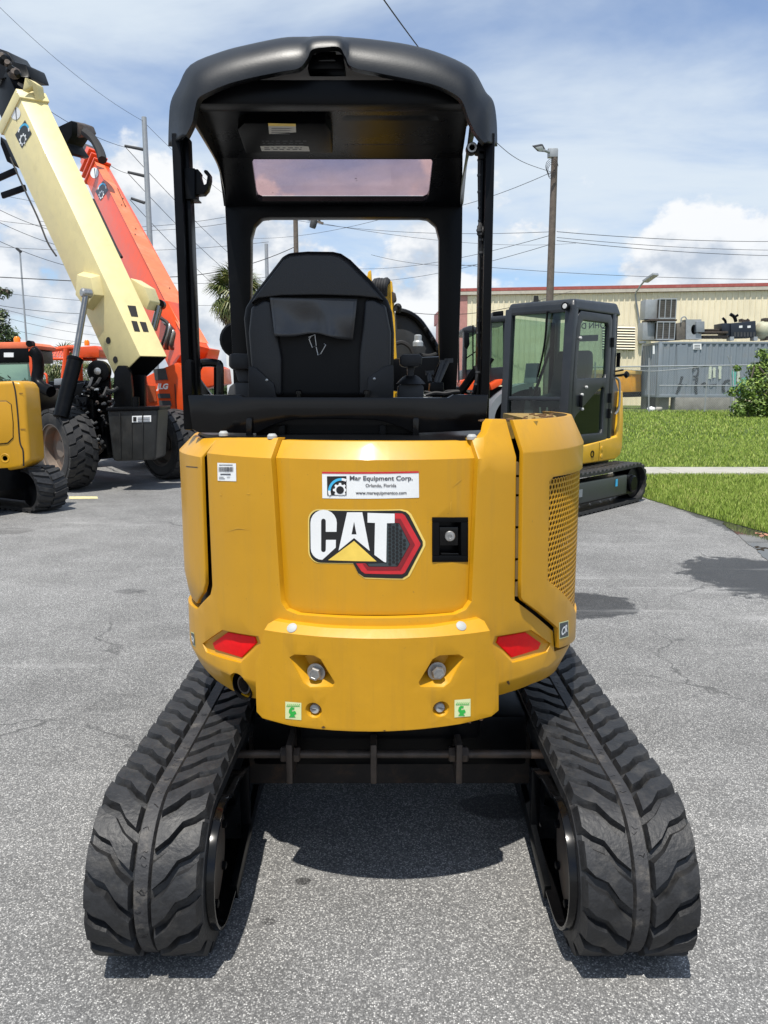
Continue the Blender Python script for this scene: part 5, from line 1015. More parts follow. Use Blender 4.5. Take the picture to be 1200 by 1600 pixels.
# fence
YFN = 34.0; fz = gz(34); fn = empty('chain_link_fence', (16, YFN, fz), 'galvanised chain-link fence with top rail in front of the container', 'fence')
ztp = P(1100, 572, YFN).z; zlo = P(1100, 602.5, YFN).z; xf0, xf1 = P(895, 572, YFN).x, P(1300, 572, YFN).x
mb = MB(); mb.cyl((xf0, YFN, P(965, 574, YFN).z), (xf1, YFN, P(1165, 569, YFN).z), 0.028, n=8); mb.build('top_rail', GALV, fn)
mb = MB(); mb.cyl((P(1030, 602, YFN).x, YFN, zlo), (xf1, YFN, zlo), 0.024, n=8); mb.build('lower_rail', GALV, fn)
mb = MB(); mb.tube(smooth_path([P(965, 576, YFN), P(1015, 580, YFN), P(1060, 577, YFN), P(1110, 572, YFN)], 5), 0.014, 6); mb.build('sagging_wire', GALV, fn)
for px, top, lean in ((930, 566, 0), (1014, 559, 0), (1105, 585, -4), (1142, 556, 0), (1235, 556, 0)): p = P(px, top, YFN); q = P(px+lean, 640, YFN); mb = MB(); mb.cyl((q.x, YFN, fz-0.05), (p.x, YFN, p.z), 0.032, n=8); mb.build('post', GALV, fn)
mb = MB(); mb.cyl(P(1146, 578, YFN), (P(1139, 650, YFN).x, YFN-0.4, fz), 0.022, n=6); mb.cyl(P(1143, 570, YFN), P(1137, 556, YFN), 0.02, n=6); mb.build('brace', GALV, fn)
vs = []; mb = MB(); hgt = ztp-fz; x = xf0-hgt
while x < xf1:
    for s in (1, -1):
        a = Vector((x if s > 0 else x+hgt, YFN-0.01*s, fz)); b = Vector((x+hgt if s > 0 else x, YFN-0.01*s, ztp)); w = Vector((0.0035, 0, 0.0)); mb.add([a-w, a+w, b+w, b-w], [[0, 1, 2, 3]])
    x += 0.10
o = mb.build('wire_mesh', GALV, fn, smooth=None); tag(o, kind='stuff')
# ================================================================== FOLIAGE
def leaf_mat(name, c0, c1, c2):
    m = bpy.data.materials.new(name); m.use_nodes = True; nt = m.node_tree; b = nt.nodes['Principled BSDF']; geo = nt.nodes.new('ShaderNodeNewGeometry'); r = nt.nodes.new('ShaderNodeValToRGB'); e = r.color_ramp.elements
    e[0].color = (*c0, 1); e[1].color = (*c2, 1); x = e.new(0.55); x.color = (*c1, 1); nt.links.new(geo.outputs['Random Per Island'], r.inputs[0]); nt.links.new(r.outputs[0], b.inputs['Base Color']); b.inputs['Roughness'].default_value = 0.45; b.inputs['Specular IOR Level'].default_value = 0.4; return m
LEAF = leaf_mat('leaf_green', (0.045, 0.09, 0.014), (0.12, 0.20, 0.028), (0.26, 0.34, 0.07)); LEAFD = leaf_mat('leaf_dark', (0.018, 0.035, 0.010), (0.045, 0.075, 0.018), (0.09, 0.12, 0.04)); FROND = leaf_mat('palm_green', (0.045, 0.075, 0.016), (0.095, 0.125, 0.030), (0.19, 0.17, 0.06))
def foliage(name, blobs, nleaf, size, m, parent):
    tot = sum(r*r for _, r in blobs); vs = []; fs = []
    for c, r in blobs:
        ncl = max(6, int(34*r*r/tot*6))
        for k in range(int(nleaf*r*r/tot)):
            d = Vector((random.gauss(0, 1), random.gauss(0, 1), random.gauss(0, 1))).normalized(); rr = r*(0.45+0.55*random.random()**0.5)*(0.82+0.3*math.sin(5*d.x+3*d.z+c.x)*math.cos(4*d.y+2*d.x))
            p = c+Vector((d.x*rr, d.y*rr, d.z*rr*0.85)); a = Vector((random.gauss(0, 1), random.gauss(0, 1), random.gauss(0, 0.5))).normalized(); n = (d+Vector((0, 0, 0.6))+Vector((random.gauss(0, .5), random.gauss(0, .5), random.gauss(0, .5)))).normalized(); b = n.cross(a).normalized(); a = b.cross(n); s = size*random.uniform(0.6, 1.3)
            i = len(vs); vs += [p-a*s, p+b*s*0.42, p+a*s, p-b*s*0.42]; fs.append([i, i+1, i+2, i+3])
    mb = MB(); mb.add(vs, fs); o = mb.build(name, m, parent, smooth=None); tag(o, kind='stuff'); return o
YBU = 30.0; bu = empty('leafy_bush', (P(1180, 640, YBU).x, YBU, gz(30)), 'bright green leafy bush in front of the container at the right edge', 'bush')
foliage('foliage', [(P(x, y, YBU+dy), r) for x, y, r, dy in ((1185, 625, 0.95, 0), (1172, 605, 0.6, -0.3), (1200, 590, 0.85, 0.2), (1158, 636, 0.5, -0.2), (1182, 578, 0.45, 0.1), (1205, 560, 0.55, 0.4), (1215, 630, 1.0, 0), (1152, 575, 0.2, 0), (1146, 612, 0.28, 0.1), (1190, 553, 0.28, 0))], 7000, 0.075, LEAF, bu)
for k in range(6): mb = MB(); p = Vector((P(1180, 640, YBU).x+random.uniform(-0.5, 0.5), YBU+random.uniform(-0.3, 0.3), gz(30))); mb.tube(smooth_path([p, p+Vector((random.uniform(-.4, .4), 0, 0.9)), p+Vector((random.uniform(-1.1, 1.1), 0, 1.9))], 4), 0.03, 6); mb.build('stem', WOOD, bu)
# ================================================================== GENERIC MACHINE PARTS
def make_track(parent, o, d, Lt, R, Wd, lugs=True):
    """closed rubber track: o = ground point under the middle of one end wheel, d = direction along the track to the other end"""
    d = Vector((d[0], d[1], 0)).normalized(); n = Vector((-d.y, d.x, 0)); o = Vector(o); Ls = Lt-2*R; tot = 2*math.pi*R+2*Ls
    def pt(s, r):
        s %= tot; A_ = math.pi*R
        if s < A_: a = s/R; return o-d*(math.sin(a)*r)+Vector((0, 0, R-math.cos(a)*r))
        s -= A_
        if s < Ls: return o+d*s+Vector((0, 0, R+r-0.015*math.sin(math.pi*s/Ls)))
        s -= Ls
        if s < A_: a = s/R; return o+d*(Ls+math.sin(a)*r)+Vector((0, 0, R+math.cos(a)*r))
        s -= A_; return o+d*(Ls-s)+Vector((0, 0, R-r))
    mb = MB(); NS = 110; vs = []; fs = []; prof = [(-Wd/2, R-0.022), (Wd/2, R-0.022), (Wd/2, R-0.055), (-Wd/2, R-0.055)]
    for i in range(NS):
        for w, r in prof: vs.append(pt(tot*i/NS, r)+n*w)
    for i in range(NS):
        for j in range(4): fs.append([i*4+j, i*4+(j+1) % 4, ((i+1) % NS)*4+(j+1) % 4, ((i+1) % NS)*4+j])
    mb.add(vs, fs); belt = mb.build('rubber_track', RUB, parent)
    NL = int(tot/0.105); mb = MB()
    for i in range(NL):
        for h in (-1, 1):
            s0 = tot*(i+(0.5 if h > 0 else 0))/NL; ws = [(0.012, 0.05), (Wd*0.25, 0.03), (Wd*0.5, 0.0)]; vs = []; fs = []
            for w, sh in ws:
                for ds, r in ((-0.034, R-0.024), (-0.024, R), (0.024, R), (0.034, R-0.024)): vs.append(pt(s0-sh+ds, r)+n*(h*w))
            for a in range(2):
                for b in range(3): fs.append([a*4+b, a*4+b+1, a*4+b+5, a*4+b+4])
            fs.append([8, 9, 10, 11]); fs.append([3, 2, 1, 0]); mb.add(vs, fs)
    tag(mb.build('tread_lugs', RUB, belt, smooth=None), kind='stuff')
    mb = MB()
    for e in (0, Ls):
        c = o+d*e+Vector((0, 0, R)); mb = MB(); mb.lathe(c-n*(Wd*0.30), n, [(R*0.5, -0.01), (R*0.74, 0.0), (R*0.74, Wd*0.6), (R*0.5, Wd*0.6+0.01)], 24); mb.build('track_wheel', BLK, parent)
    mb = MB(); q0 = o+d*0.06+Vector((0, 0, R*0.50)); q1 = o+d*(Ls-0.06)+Vector((0, 0, R*0.50)); mb.hexa([q0-n*Wd*0.42, q1-n*Wd*0.42, q1+n*Wd*0.42, q0+n*Wd*0.42], [q0-n*Wd*0.36+Vector((0, 0, R*0.95)), q1-n*Wd*0.36+Vector((0, 0, R*0.95)), q1+n*Wd*0.36+Vector((0, 0, R*0.95)), q0+n*Wd*0.36+Vector((0, 0, R*0.95))]); mb.build('track_frame', BLK, parent, bevel=0.02)
    return belt
def make_wheel(parent, c, axis, R, Wd, rimm, nl=22):
    axis = Vector(axis).normalized(); c = Vector(c); mb = MB()
    mb.lathe(c-axis*Wd/2, axis, [(R*0.60, 0.02), (R*0.66, 0.0), (R*0.86, 0.0), (R*0.93, Wd*0.08), (R*0.94, Wd*0.5), (R*0.93, Wd*0.92), (R*0.86, Wd), (R*0.66, Wd), (R*0.60, Wd-0.02)], 40, cap0=False, cap1=False); ty = mb.build('tyre', TYRE, parent)
    up = Vector((0, 0, 1)); f = axis.cross(up).normalized(); mb = MB()
    for i in range(nl):
        for h in (-1, 1):
            a0 = 2*math.pi*(i+(0.5 if h > 0 else 0))/nl; vs = []
            for w, da, wd_ in ((0.0, 0.22, 0.105), (0.26, 0.13, 0.10), (0.30, 0.04, 0.115), (0.5, 0.0, 0.115)):
                for k, r in ((-1, R*0.925), (-1, R), (1, R), (1, R*0.925)):
                    a = a0+da+k*wd_*(1.0 if r > R*0.95 else 1.15); rr = r*(0.975 if w == 0.5 else 1.0); vs.append(c+axis*(h*w*Wd)+(up*math.cos(a)+f*math.sin(a))*rr)
            fs = []
            for j in range(3):
                for b in range(3): fs.append([j*4+b, j*4+b+1, j*4+b+5, j*4+b+4])
            fs += [[12, 13, 14, 15], [3, 2, 1, 0]]; mb.add(vs, fs)
    tag(mb.build('tread_lugs', TYRE, ty, smooth=None), kind='stuff')
    mb = MB(); mb.lathe(c-axis*(Wd*0.47), axis, [(R*0.60, 0.0), (R*0.63, 0.0), (R*0.62, 0.03), (R*0.54, 0.05), (R*0.52, Wd*0.40), (R*0.2, Wd*0.42), (R*0.2, Wd*0.30), (0.02, Wd*0.30)], 32, cap0=False); mb.build('rim', rimm, ty)
    mb = MB(); mb.lathe(c+axis*(Wd*0.47), -axis, [(R*0.60, 0.0), (R*0.63, 0.0), (R*0.62, 0.03), (R*0.54, 0.05), (R*0.52, Wd*0.40), (R*0.2, Wd*0.42), (R*0.2, Wd*0.30), (0.02, Wd*0.30)], 32, cap0=False); mb.build('rim', rimm, ty)
    for k in range(8): a = rad(45*k); p = c-axis*(Wd*0.04)+(up*math.cos(a)+f*math.sin(a))*R*0.30; mb = MB(); mb.lathe(p, -axis, [(0.02, 0), (0.02, 0.03)], 6); mb.build('wheel_nut', STEEL, ty)
    return ty
# ================================================================== CAB EXCAVATOR ON THE RIGHT
fz_, lz_ = Vector((-0.68, -0.735, 0)).normalized(), None; bz_ = -fz_; rz_ = Vector((-bz_.y, bz_.x, 0))  # bz_ backwards, rz_ towards the machine's right
O2 = Vector((2.166, 9.3, 0))
def J(a, b, z): return O2+bz_*a+rz_*b+Vector((0, 0, z))
jd = empty('cab_excavator', (2.9, 10.3, 0), 'yellow compact excavator with dark grey glazed cab parked at the lawn edge', 'excavator')
make_track(jd, G(896, 811)+bz_*(-0.5)+rz_*0.19+Vector((0, 0, 0)), bz_, 2.72, 0.265, 0.36); 
make_track(jd, G(896, 811)+bz_*(-0.5)+rz_*1.36, bz_, 2.72, 0.265, 0.36)
og = G(896, 811)+bz_*(-0.5)
def JT(a, b, z): return Vector((og.x, og.y, 0))+bz_*a+rz_*b+Vector((0, 0, z))
mb = MB(); mb.prism([JT(0.25, 0.004, 0.16), JT(1.85, 0.004, 0.16), JT(1.85, 0.004, 0.40), JT(0.25, 0.004, 0.40)], rz_*0.08); fr = mb.build('track_side_plate', mat('track_plate_grey', (0.035, 0.042, 0.038), 0.45), jd, bevel=0.02)
mb = MB(); mb.prism([JT(1.52, 0.0, 0.28), JT(1.57, 0.0, 0.28), JT(1.57, 0.0, 0.37), JT(1.52, 0.0, 0.37)], rz_*-0.004); mb.build('blue_label', DECBL, fr)
mb = MB(); mb.prism([JT(0.55, 0.0, 0.24), JT(0.68, 0.0, 0.24), JT(0.68, 0.0, 0.33), JT(0.55, 0.0, 0.33)], rz_*-0.004); mb.build('grey_label', LGREY, fr)
mb = MB(); mb.lathe(JT(2.02, 0.03, 0.27), -rz_, [(0.11, 0), (0.11, 0.03), (0.09, 0.045), (0.01, 0.045)], 24); mb.build('final_drive_cover', BLK, fr)
for k in range(5): mb = MB(); mb.lathe(JT(0.35+0.26*k, 0.0, 0.13), -rz_, [(0.014, 0), (0.014, 0.012)], 8); mb.build('bolt', INTG, fr)
mb = MB(); mb.hexa([J(0.0, 0.1, 0.40), J(1.4, 0.1, 0.40), J(1.4, 0.9, 0.40), J(0.0, 0.9, 0.40)], [J(0.0, 0.1, 0.57), J(1.4, 0.1, 0.57), J(1.4, 0.9, 0.57), J(0.0, 0.9, 0.57)]); mb.build('undercarriage', BLK, jd)
# body
mb = MB(); mb.prism([J(a, -0.06, z) for a, z in ((0.12, 0.55), (1.28, 0.55), (1.42, 0.60), (1.46, 0.70), (1.46, 1.05), (1.40, 1.45), (1.33, 1.45), (1.28, 0.86), (0.30, 0.78), (0.10, 0.72))], rz_*0.98); mb.build('body_side', YELB, jd, bevel=0.03, bseg=3)
mb = MB(); mb.prism([J(a, 0.05, z) for a, z in ((1.27, 0.75), (1.44, 0.75), (1.48, 1.0), (1.42, 1.40), (1.29, 1.40))], rz_*0.9); mb.build('engine_cover', YELB, jd, bevel=0.05)
mb = MB(); mb.prism([J(a, -0.063, z) for a, z in ((0.10, 0.745), (0.36, 0.765), (0.24, 0.66), (0.12, 0.64))], rz_*-0.002); mb.build('body_stripe', BLK, jd)
mb = MB(); mb.lathe(J(0.62, -0.055, 0.665), -rz_, [(0.045, 0), (0.045, 0.012), (0.03, 0.012), (0.03, 0.004)], 20); mb.build('filler_hole', BLK, jd)
for z in (0.62, 0.72): mb = MB(); mb.lathe(J(0.87, -0.055, z), -rz_, [(0.032, 0), (0.032, 0.01), (0.02, 0.012)], 14); mb.build('body_bolt', YELB, jd)
mb = MB(); mb.prism([J(0.80, -0.0605, 0.57), J(0.805, -0.0605, 0.57), J(0.805, -0.0605, 0.80), J(0.80, -0.0605, 0.80)], rz_*-0.002); mb.build('panel_seam', BLK, jd)
# cab: door side (b = 0), front (a = 0), rear (a = 1.22), right side (b = 0.86)
zc0, zc1 = 0.80, 2.50; CABM = GREY
def side_map(b0, s): return lambda u, v, w: J(u, b0, v)+rz_*(-w*s)
door_o = [(0.10, 0.80), (0.98, 0.80), (1.03, 0.86), (1.03, 2.34), (0.98, 2.40), (0.22, 2.40), (0.14, 2.33), (0.10, 2.2), (0.06, 1.55), (0.06, 1.1)]
w_up = [(0.20, 1.60), (0.90, 1.62), (0.93, 1.66), (0.93, 2.25), (0.90, 2.29), (0.28, 2.29), (0.23, 2.24), (0.17, 1.66)]
w_lo = [(0.16, 0.98), (0.20, 0.92), (0.86, 0.92), (0.89, 0.96), (0.89, 1.48), (0.84, 1.50), (0.70, 1.45), (0.20, 1.16), (0.16, 1.12)]
dr = plate('door', door_o, [w_up, w_lo], side_map(-0.05, 1), 0.05, CABM, jd, bevel=0.012)
plate('door_window', ring(w_up, 1.04), [], side_map(-0.02, 1), 0, GLSD, dr); plate('door_window', ring(w_lo, 1.04), [], side_map(-0.02, 1), 0, GLSD, dr)
mb = MB(); mb.bar(J(0.27, -0.065, 1.26), J(0.27, -0.065, 1.40), 0.03, 0.05); mb.build('door_handle', BLK, dr, bevel=0.008)
for a, z in ((0.40, 1.50), (0.30, 1.41), (0.32, 1.235), (0.20, 2.08)): mb = MB(); mb.lathe(J(a, -0.05, z), -rz_, [(0.018, 0), (0.018, 0.02), (0.01, 0.028)], 10); mb.build('lock_pin', LENS, dr)
for z in (1.10, 1.30, 2.0): mb = MB(); mb.cyl(J(1.03, -0.06, z), J(1.03, -0.06, z+0.12), 0.022, n=10); mb.build('hinge', BLK, dr)
# frame
def post(a, b, z0, z1, w=0.09, a1=None): mb = MB(); mb.bar(J(a, b, z0), J(a if a1 is None else a1, b, z1), w, w, up=bz_); return mb.build('cab_post', CABM, jd, bevel=0.02)
post(0.03, 0.01, 0.72, 2.46, 0.12, 0.10); post(0.03, 0.87, 0.72, 2.46, 0.10, 0.10); post(1.09, 0.0, 0.80, 2.46, 0.10); post(1.22, 0.87, 0.80, 2.46, 0.09); post(1.25, 0.02, 0.90, 2.44, 0.05)
mb = MB(); mb.hexa([J(0.04, -0.06, 2.40), J(1.26, -0.06, 2.40), J(1.30, 0.92, 2.40), J(0.04, 0.92, 2.40)], [J(0.10, -0.02, 2.535), J(1.20, -0.02, 2.56), J(1.24, 0.88, 2.56), J(0.10, 0.88, 2.535)]); mb.build('cab_roof', CABM, jd, bevel=0.045, bseg=4)
mb = MB(); mb.prism([J(0.0, -0.03, 0.74), J(1.14, -0.03, 0.74), J(1.14, -0.03, 0.82), J(0.0, -0.03, 0.82)], rz_*0.9); mb.build('cab_sill', CABM, jd, bevel=0.01)
mb = MB(); mb.prism([J(1.02, -0.02, 0.80), J(1.34, -0.02, 0.86), J(1.36, -0.02, 1.45), J(1.24, -0.02, 1.62), J(1.10, -0.02, 1.62)], rz_*0.10); mb.build('rear_cab_panel', CABM, jd, bevel=0.02)
for z, w in ((1.36, 0.05), (2.43, 0.10), (0.78, 0.10)): mb = MB(); mb.bar(J(0.035+(z-0.8)*0.03, 0.0, z), J(0.035+(z-0.8)*0.03, 0.87, z), 0.06, w); mb.build('windscreen_bar', CABM, jd, bevel=0.012)
def gl(name, pts, m): mb = MB(); mb.add(pts, [list(range(len(pts)))]); return mb.build(name, m, jd, smooth=None)
gl('windscreen', [J(0.055, 0.06, 1.38), J(0.055, 0.83, 1.38), J(0.09, 0.83, 2.39), J(0.09, 0.06, 2.39)], GLS); gl('windscreen_lower', [J(0.04, 0.06, 0.82), J(0.04, 0.83, 0.82), J(0.055, 0.83, 1.34), J(0.055, 0.06, 1.34)], GLS)
gl('rear_window', [J(1.25, 0.06, 1.40), J(1.25, 0.84, 1.40), J(1.25, 0.84, 2.36), J(1.25, 0.06, 2.36)], GLS); gl('right_window', [J(0.12, 0.88, 1.2), J(1.18, 0.88, 1.2), J(1.18, 0.88, 2.36), J(0.12, 0.88, 2.36)], GLS); gl('quarter_window', [J(1.13, -0.01, 1.62), J(1.25, 0.0, 1.62), J(1.25, 0.0, 2.38), J(1.13, -0.01, 2.38)], GLSD)
mb = MB(); mb.prism([J(a, 0.90, z) for a, z in ((0.1, 0.80), (1.2, 0.80), (1.2, 1.2), (0.1, 1.2))], rz_*0.02); mb.build('right_panel', INTG, jd)
mb = MB(); mb.prism([J(1.20, 0.05, 0.8), J(1.20, 0.85, 0.8), J(1.20, 0.85, 1.40), J(1.20, 0.05, 1.40)], bz_*0.03); mb.build('rear_panel', INTG, jd)
mb = MB(); mb.prism([J(0.05, 0.05, 0.80), J(1.2, 0.05, 0.80), J(1.2, 0.86, 0.80), J(0.05, 0.86, 0.80)], (0, 0, 0.03)); mb.build('cab_floor', INTG, jd)
mb = MB(); mb.tube([J(1.0, 0.80, 0.85), J(1.05, 0.82, 2.35)], 0.035, 8); mb.tube([J(0.6, 0.84, 1.3), J(1.15, 0.84, 2.2)], 0.02, 6); mb.build('guard_bar', BLK, jd)
mb = MB(); mb.prism([J(0.30, 0.60, 1.55), J(0.34, 0.60, 1.80), J(0.34, 0.78, 1.80), J(0.30, 0.78, 1.55)], bz_*0.05); mb.build('monitor', LGREY, jd, bevel=0.01)
text_obj('window_lettering', 'JOHN DEERE', 0.62, lambda x, y: J(1.235, 0.42+x, 2.29+y), GRAF, jd, 0.02)
mb = MB(); mb.prism([J(1.238, 0.25, 2.10), J(1.238, 0.62, 2.10), J(1.238, 0.62, 2.18), J(1.238, 0.25, 2.18)], bz_*-0.003); mb.build('window_label', GRAF, jd)
mb = MB(); mb.prism([J(a, 0.22, z) for a, z in ((0.80, 1.25), (0.98, 1.30), (1.10, 1.75), (1.08, 1.95), (0.98, 1.98), (0.88, 1.7), (0.78, 1.42), (0.45, 1.38), (0.45, 1.22))], rz_*0.48); mb.build('seat', SEATD, jd, bevel=0.04)
mb = MB(); mb.prism([J(a, 0.70, z) for a, z in ((0.35, 0.85), (0.9, 0.85), (0.9, 1.35), (0.45, 1.35))], rz_*0.14); mb.build('console', INTG, jd, bevel=0.02)
for b in (0.2, 0.72): mb = MB(); mb.tube([J(0.42, b, 1.25), J(0.38, b, 1.50)], 0.02, 8); mb.build('joystick', SEATD, jd)
for b in (0.35, 0.45): mb = MB(); mb.tube([J(0.22, b, 0.86), J(0.18, b, 1.25)], 0.012, 6); mb.build('travel_lever', STEEL, jd)
mb = MB(); mb.tube(smooth_path([J(0.03, 0.30, 2.40), J(0.05, 0.34, 2.0), J(0.05, 0.42, 1.62)], 4), 0.012, 6); mb.build('wiper', BLK, jd)
for b in (0.04,): mb = MB(); mb.lathe(J(0.02, b, 2.44), fz_, [(0.03, -0.06), (0.048, 0.0), (0.048, 0.04)], 16); lm_ = mb.build('work_lamp', BLK, jd); mb = MB(); mb.lathe(J(0.02, b, 2.44), fz_, [(0.030, 0.04), (0.026, 0.046)], 16); mb.build('lens', LENS, lm_)
mb = MB(); mb.prism([J(1.30, -0.04, 1.76), J(1.31, -0.04, 1.76), J(1.31, -0.04, 1.94), J(1.30, -0.04, 1.94)], rz_*0.05); mb.tube([J(1.25, 0, 1.70), J(1.33, -0.08, 1.72)], 0.012, 6); mb.build('mirror', BLK, jd)
mb = MB(); mb.lathe(J(1.40, -0.06, 1.66), -rz_, [(0.02, 0), (0.05, 0.03), (0.03, 0.06)], 10); mb.tube([J(1.28, 0, 1.64), J(1.40, -0.05, 1.66)], 0.015, 6); mb.build('grab_knob', BLK, jd)
mb = MB(); mb.tube(smooth_path([J(1.14, -0.07, 1.62), J(1.20, -0.10, 1.55), J(1.22, -0.10, 1.25), J(1.18, -0.07, 1.15)], 4), 0.015, 6); mb.build('grab_rail', STEEL, jd)
# ================================================================== ORANGE AND GREY TRACTOR BEHIND
YT = 12.2; tr = empty('utility_tractor', (P(755, 700, YT).x, YT+0.8, 0), 'orange and grey cabbed tractor half hidden behind the dark grey excavator cab', 'tractor')
def tp_(name, pts, Y, th, m, bev=0.02): mb = MB(); poly(mb, pts, Y, th); return mb.build(name, m, tr, bevel=bev)
tp_('cab_post', [(724, 514), (731, 513), (729, 598), (722, 598)], YT, 0.10, GREY); tp_('cab_post', [(787, 500), (797, 500), (797, 600), (787, 600)], YT, 0.10, GREY)
tp_('cab_post', [(762, 500), (769, 500), (768, 600), (760, 600)], YT+0.0, 0.08, GREY)
tp_('cab_roof', [(722, 513), (735, 508), (748, 512), (768, 494), (800, 492), (800, 502), (768, 504), (748, 520), (724, 520)], YT-0.05, 1.3, GREY, 0.03)
tp_('roof_box', [(770, 487), (787, 485), (787, 494), (770, 495)], YT+0.1, 0.4, BLK); tp_('cab_glass', [(731, 518), (762, 514), (761, 578), (729, 580)], YT+0.06, 0.006, GLS, 0); tp_('cab_glass', [(768, 504), (788, 502), (788, 574), (768, 576)], YT+0.06, 0.006, GLSD, 0)
tp_('mirror', [(725, 518), (733, 520), (734, 538), (730, 546), (725, 542)], YT-0.15, 0.06, BLK, 0.01)
mb = MB(); mb.tube([P(739, 590, YT-0.05), P(739, 508, YT-0.05)], 0.012, 6); mb.tube([P(728, 560, YT-0.04), P(744, 549, YT-0.04)], 0.010, 6); mb.tube([P(716, 520, YT-0.1), P(717, 598, YT-0.1)], 0.012, 6); mb.build('wiper_arm', BLK, tr)
tp_('dash_panel', [(722, 578), (800, 572), (800, 602), (722, 602)], YT+0.02, 0.5, GREY); tp_('orange_cowl', [(719, 595), (730, 592), (742, 594), (746, 602), (740, 625), (722, 625)], YT-0.3, 0.6, ORG); tp_('orange_cowl', [(765, 600), (778, 593), (786, 592), (784, 601), (768, 610)], YT-0.3, 0.6, ORG)
c = P(800, 650, YT-0.4); vs = []; fs = []
for i in range(13):
    a = rad(90+i*8); 
    for r in (0.50, 0.42):
        for y in (-0.35, 0.35): vs.append(Vector((c.x+0.25+r*1.35*math.cos(a), c.y+y, c.z-0.05+r*1.1*math.sin(a))))
for i in range(12):
    for j, k in ((0, 1), (1, 3), (3, 2), (2, 0)): fs.append([i*4+j, i*4+k, i*4+4+k, i*4+4+j])
mb = MB(); mb.add(vs, fs); mb.build('mudguard', LGREY, tr)
make_wheel(tr, (c.x+0.2, c.y, 0.42), (0, 1, 0), 0.42, 0.4, LGREY, 16); make_wheel(tr, (c.x-1.1, c.y+0.2, 0.42), (0, 1, 0), 0.42, 0.4, LGREY, 16)
mb = MB(); mb.box((c.x-1.2, c.y+0.3, 0.45), (c.x+0.5, c.y+1.6, 1.5)); mb.build('chassis', BLK, tr, bevel=0.05)
mb = MB(); mb.tube([P(748, 592, YT-0.2), P(770, 560, YT-0.25)], 0.03, 8); mb.build('gas_strut', BLK, tr)
# ================================================================== MACHINES ON THE LEFT
def emblem(parent, f, s):
    """diamond sticker: f(x, y, layer) maps the unit square turned on its corner to the surface"""
    def sh(name, pts, k, m): mb = MB(); mb.add([f(x*s, y*s, k) for x, y in pts], [list(range(len(pts)))]); return mb.build(name, m, parent, smooth=None)
    sh('emblem', [(0, 1), (1, 0), (0, -1), (-1, 0)], 1, DECB)
    sh('emblem_arc', [(0.72*math.cos(rad(a)), 0.05+0.72*math.sin(rad(a))) for a in range(35, 146, 10)]+[(0.56*math.cos(rad(a)), 0.05+0.56*math.sin(rad(a))) for a in range(145, 34, -10)], 2, DECBL)
    for a0, a1 in ((10, 34), (146, 170)): sh('emblem_arc_end', [(0.72*math.cos(rad(a)), 0.05+0.72*math.sin(rad(a))) for a in range(a0, a1+1, 6)]+[(0.56*math.cos(rad(a)), 0.05+0.56*math.sin(rad(a))) for a in range(a1, a0-1, -6)], 2, WHITE)
    g = []
    for k in range(8):
        for da, r in ((-13, 0.34), (-9, 0.44), (9, 0.44), (13, 0.34)): g.append((r*math.cos(rad(45*k+da)), -0.38+r*math.sin(rad(45*k+da))))
    g = [(max(-(1-abs(y)), min(1-abs(y), x)), y) for x, y in g if y > -0.97]
    sh('emblem_gear', g, 2, WHITE); sh('emblem_gear_hole', [(0.24*math.cos(rad(24*k)), -0.38+0.26*math.sin(rad(24*k))) for k in range(15)], 3, DECB)
def beam(name, q0, q1, m, parent, bev=0.02):
    mb = MB(); mb.hexa(q0, q1); return mb.build(name, m, parent, bevel=bev)
def lerp4(q0, q1, t): return [a.lerp(b, t) for a, b in zip(q0, q1)]
def grow(q, k): c = sum(q, Vector())/4; return [c+(p-c)*k for p in q]
# ---------- cream telehandler
F1 = Vector((-0.75, 0.66, 0)); R1 = Vector((0.66, 0.75, 0)); O1 = Vector((-4.12, 11.95, 0))
th1 = empty('telehandler', O1, 'cream telescopic handler with raised boom and black fuel tank, left of the canopy', 'telehandler')
cr0 = [P(219, 556, 11.45), P(261, 557, 11.62), None, P(182, 594, 11.95)]; cr0[2] = cr0[1]+cr0[3]-cr0[0]
cr1 = [P(29, 149, 12.75)+(q_-cr0[0])*1.0 for q_ in cr0]
boom1 = beam('boom', cr0, cr1, CRM, th1, 0.012)
q = lerp4(cr0, cr1, 0.985); beam('boom_collar', grow(q, 1.10), grow([p+(cr1[0]-cr0[0])*0.035 for p in q], 1.10), CRM, th1, 0.01)
dv = (cr1[0]-cr0[0]).normalized()
beam('inner_boom', grow(cr1, 0.82), grow([p+dv*0.55 for p in cr1], 0.82), BLK, th1)
hd = [P(-30, 130, 13.2), P(20, 118, 12.9), P(48, 122, 12.95), P(40, 100, 13.0), P(22, 96, 13.1), P(12, 80, 13.2), P(-30, 66, 13.3)]
mb = MB(); mb.prism(hd, (0.1, 0.5, 0.05)); hh = mb.build('boom_head', BLK, th1, bevel=0.04)
for k in range(7): mb = MB(); p = P(-2+5*k, 84+6*k+random.uniform(-4, 4), 12.85); mb.lathe(p, (0.3, -1, 0.2), [(0.03, 0), (0.06+0.02*(k % 3), 0.04), (0.04, 0.10)], 10); mb.build('head_pin', WORN if k % 2 else BLK, hh)
mb = MB(); mb.prism([P(35, 142, 12.7), P(39, 121, 12.7), P(46, 124, 12.7), P(58, 132, 12.75), P(62, 156, 12.8), P(55, 157, 12.8), P(50, 134, 12.75)], (0.05, 0.1, 0)); mb.build('collar_bracket', CRM, th1, bevel=0.01)
def cface(px, py, t0, side): return None
def line_pt(i, j, s, t, off=0.0):
    """point on the boom face spanned by corner lines i and j: s across 0..1, t along 0..1"""
    a = cr0[i].lerp(cr1[i], t); b = cr0[j].lerp(cr1[j], t); n = (b-a).cross(dv).normalized()
    if n.dot(CAMP-a) < 0: n = -n
    return a.lerp(b, s)+n*off
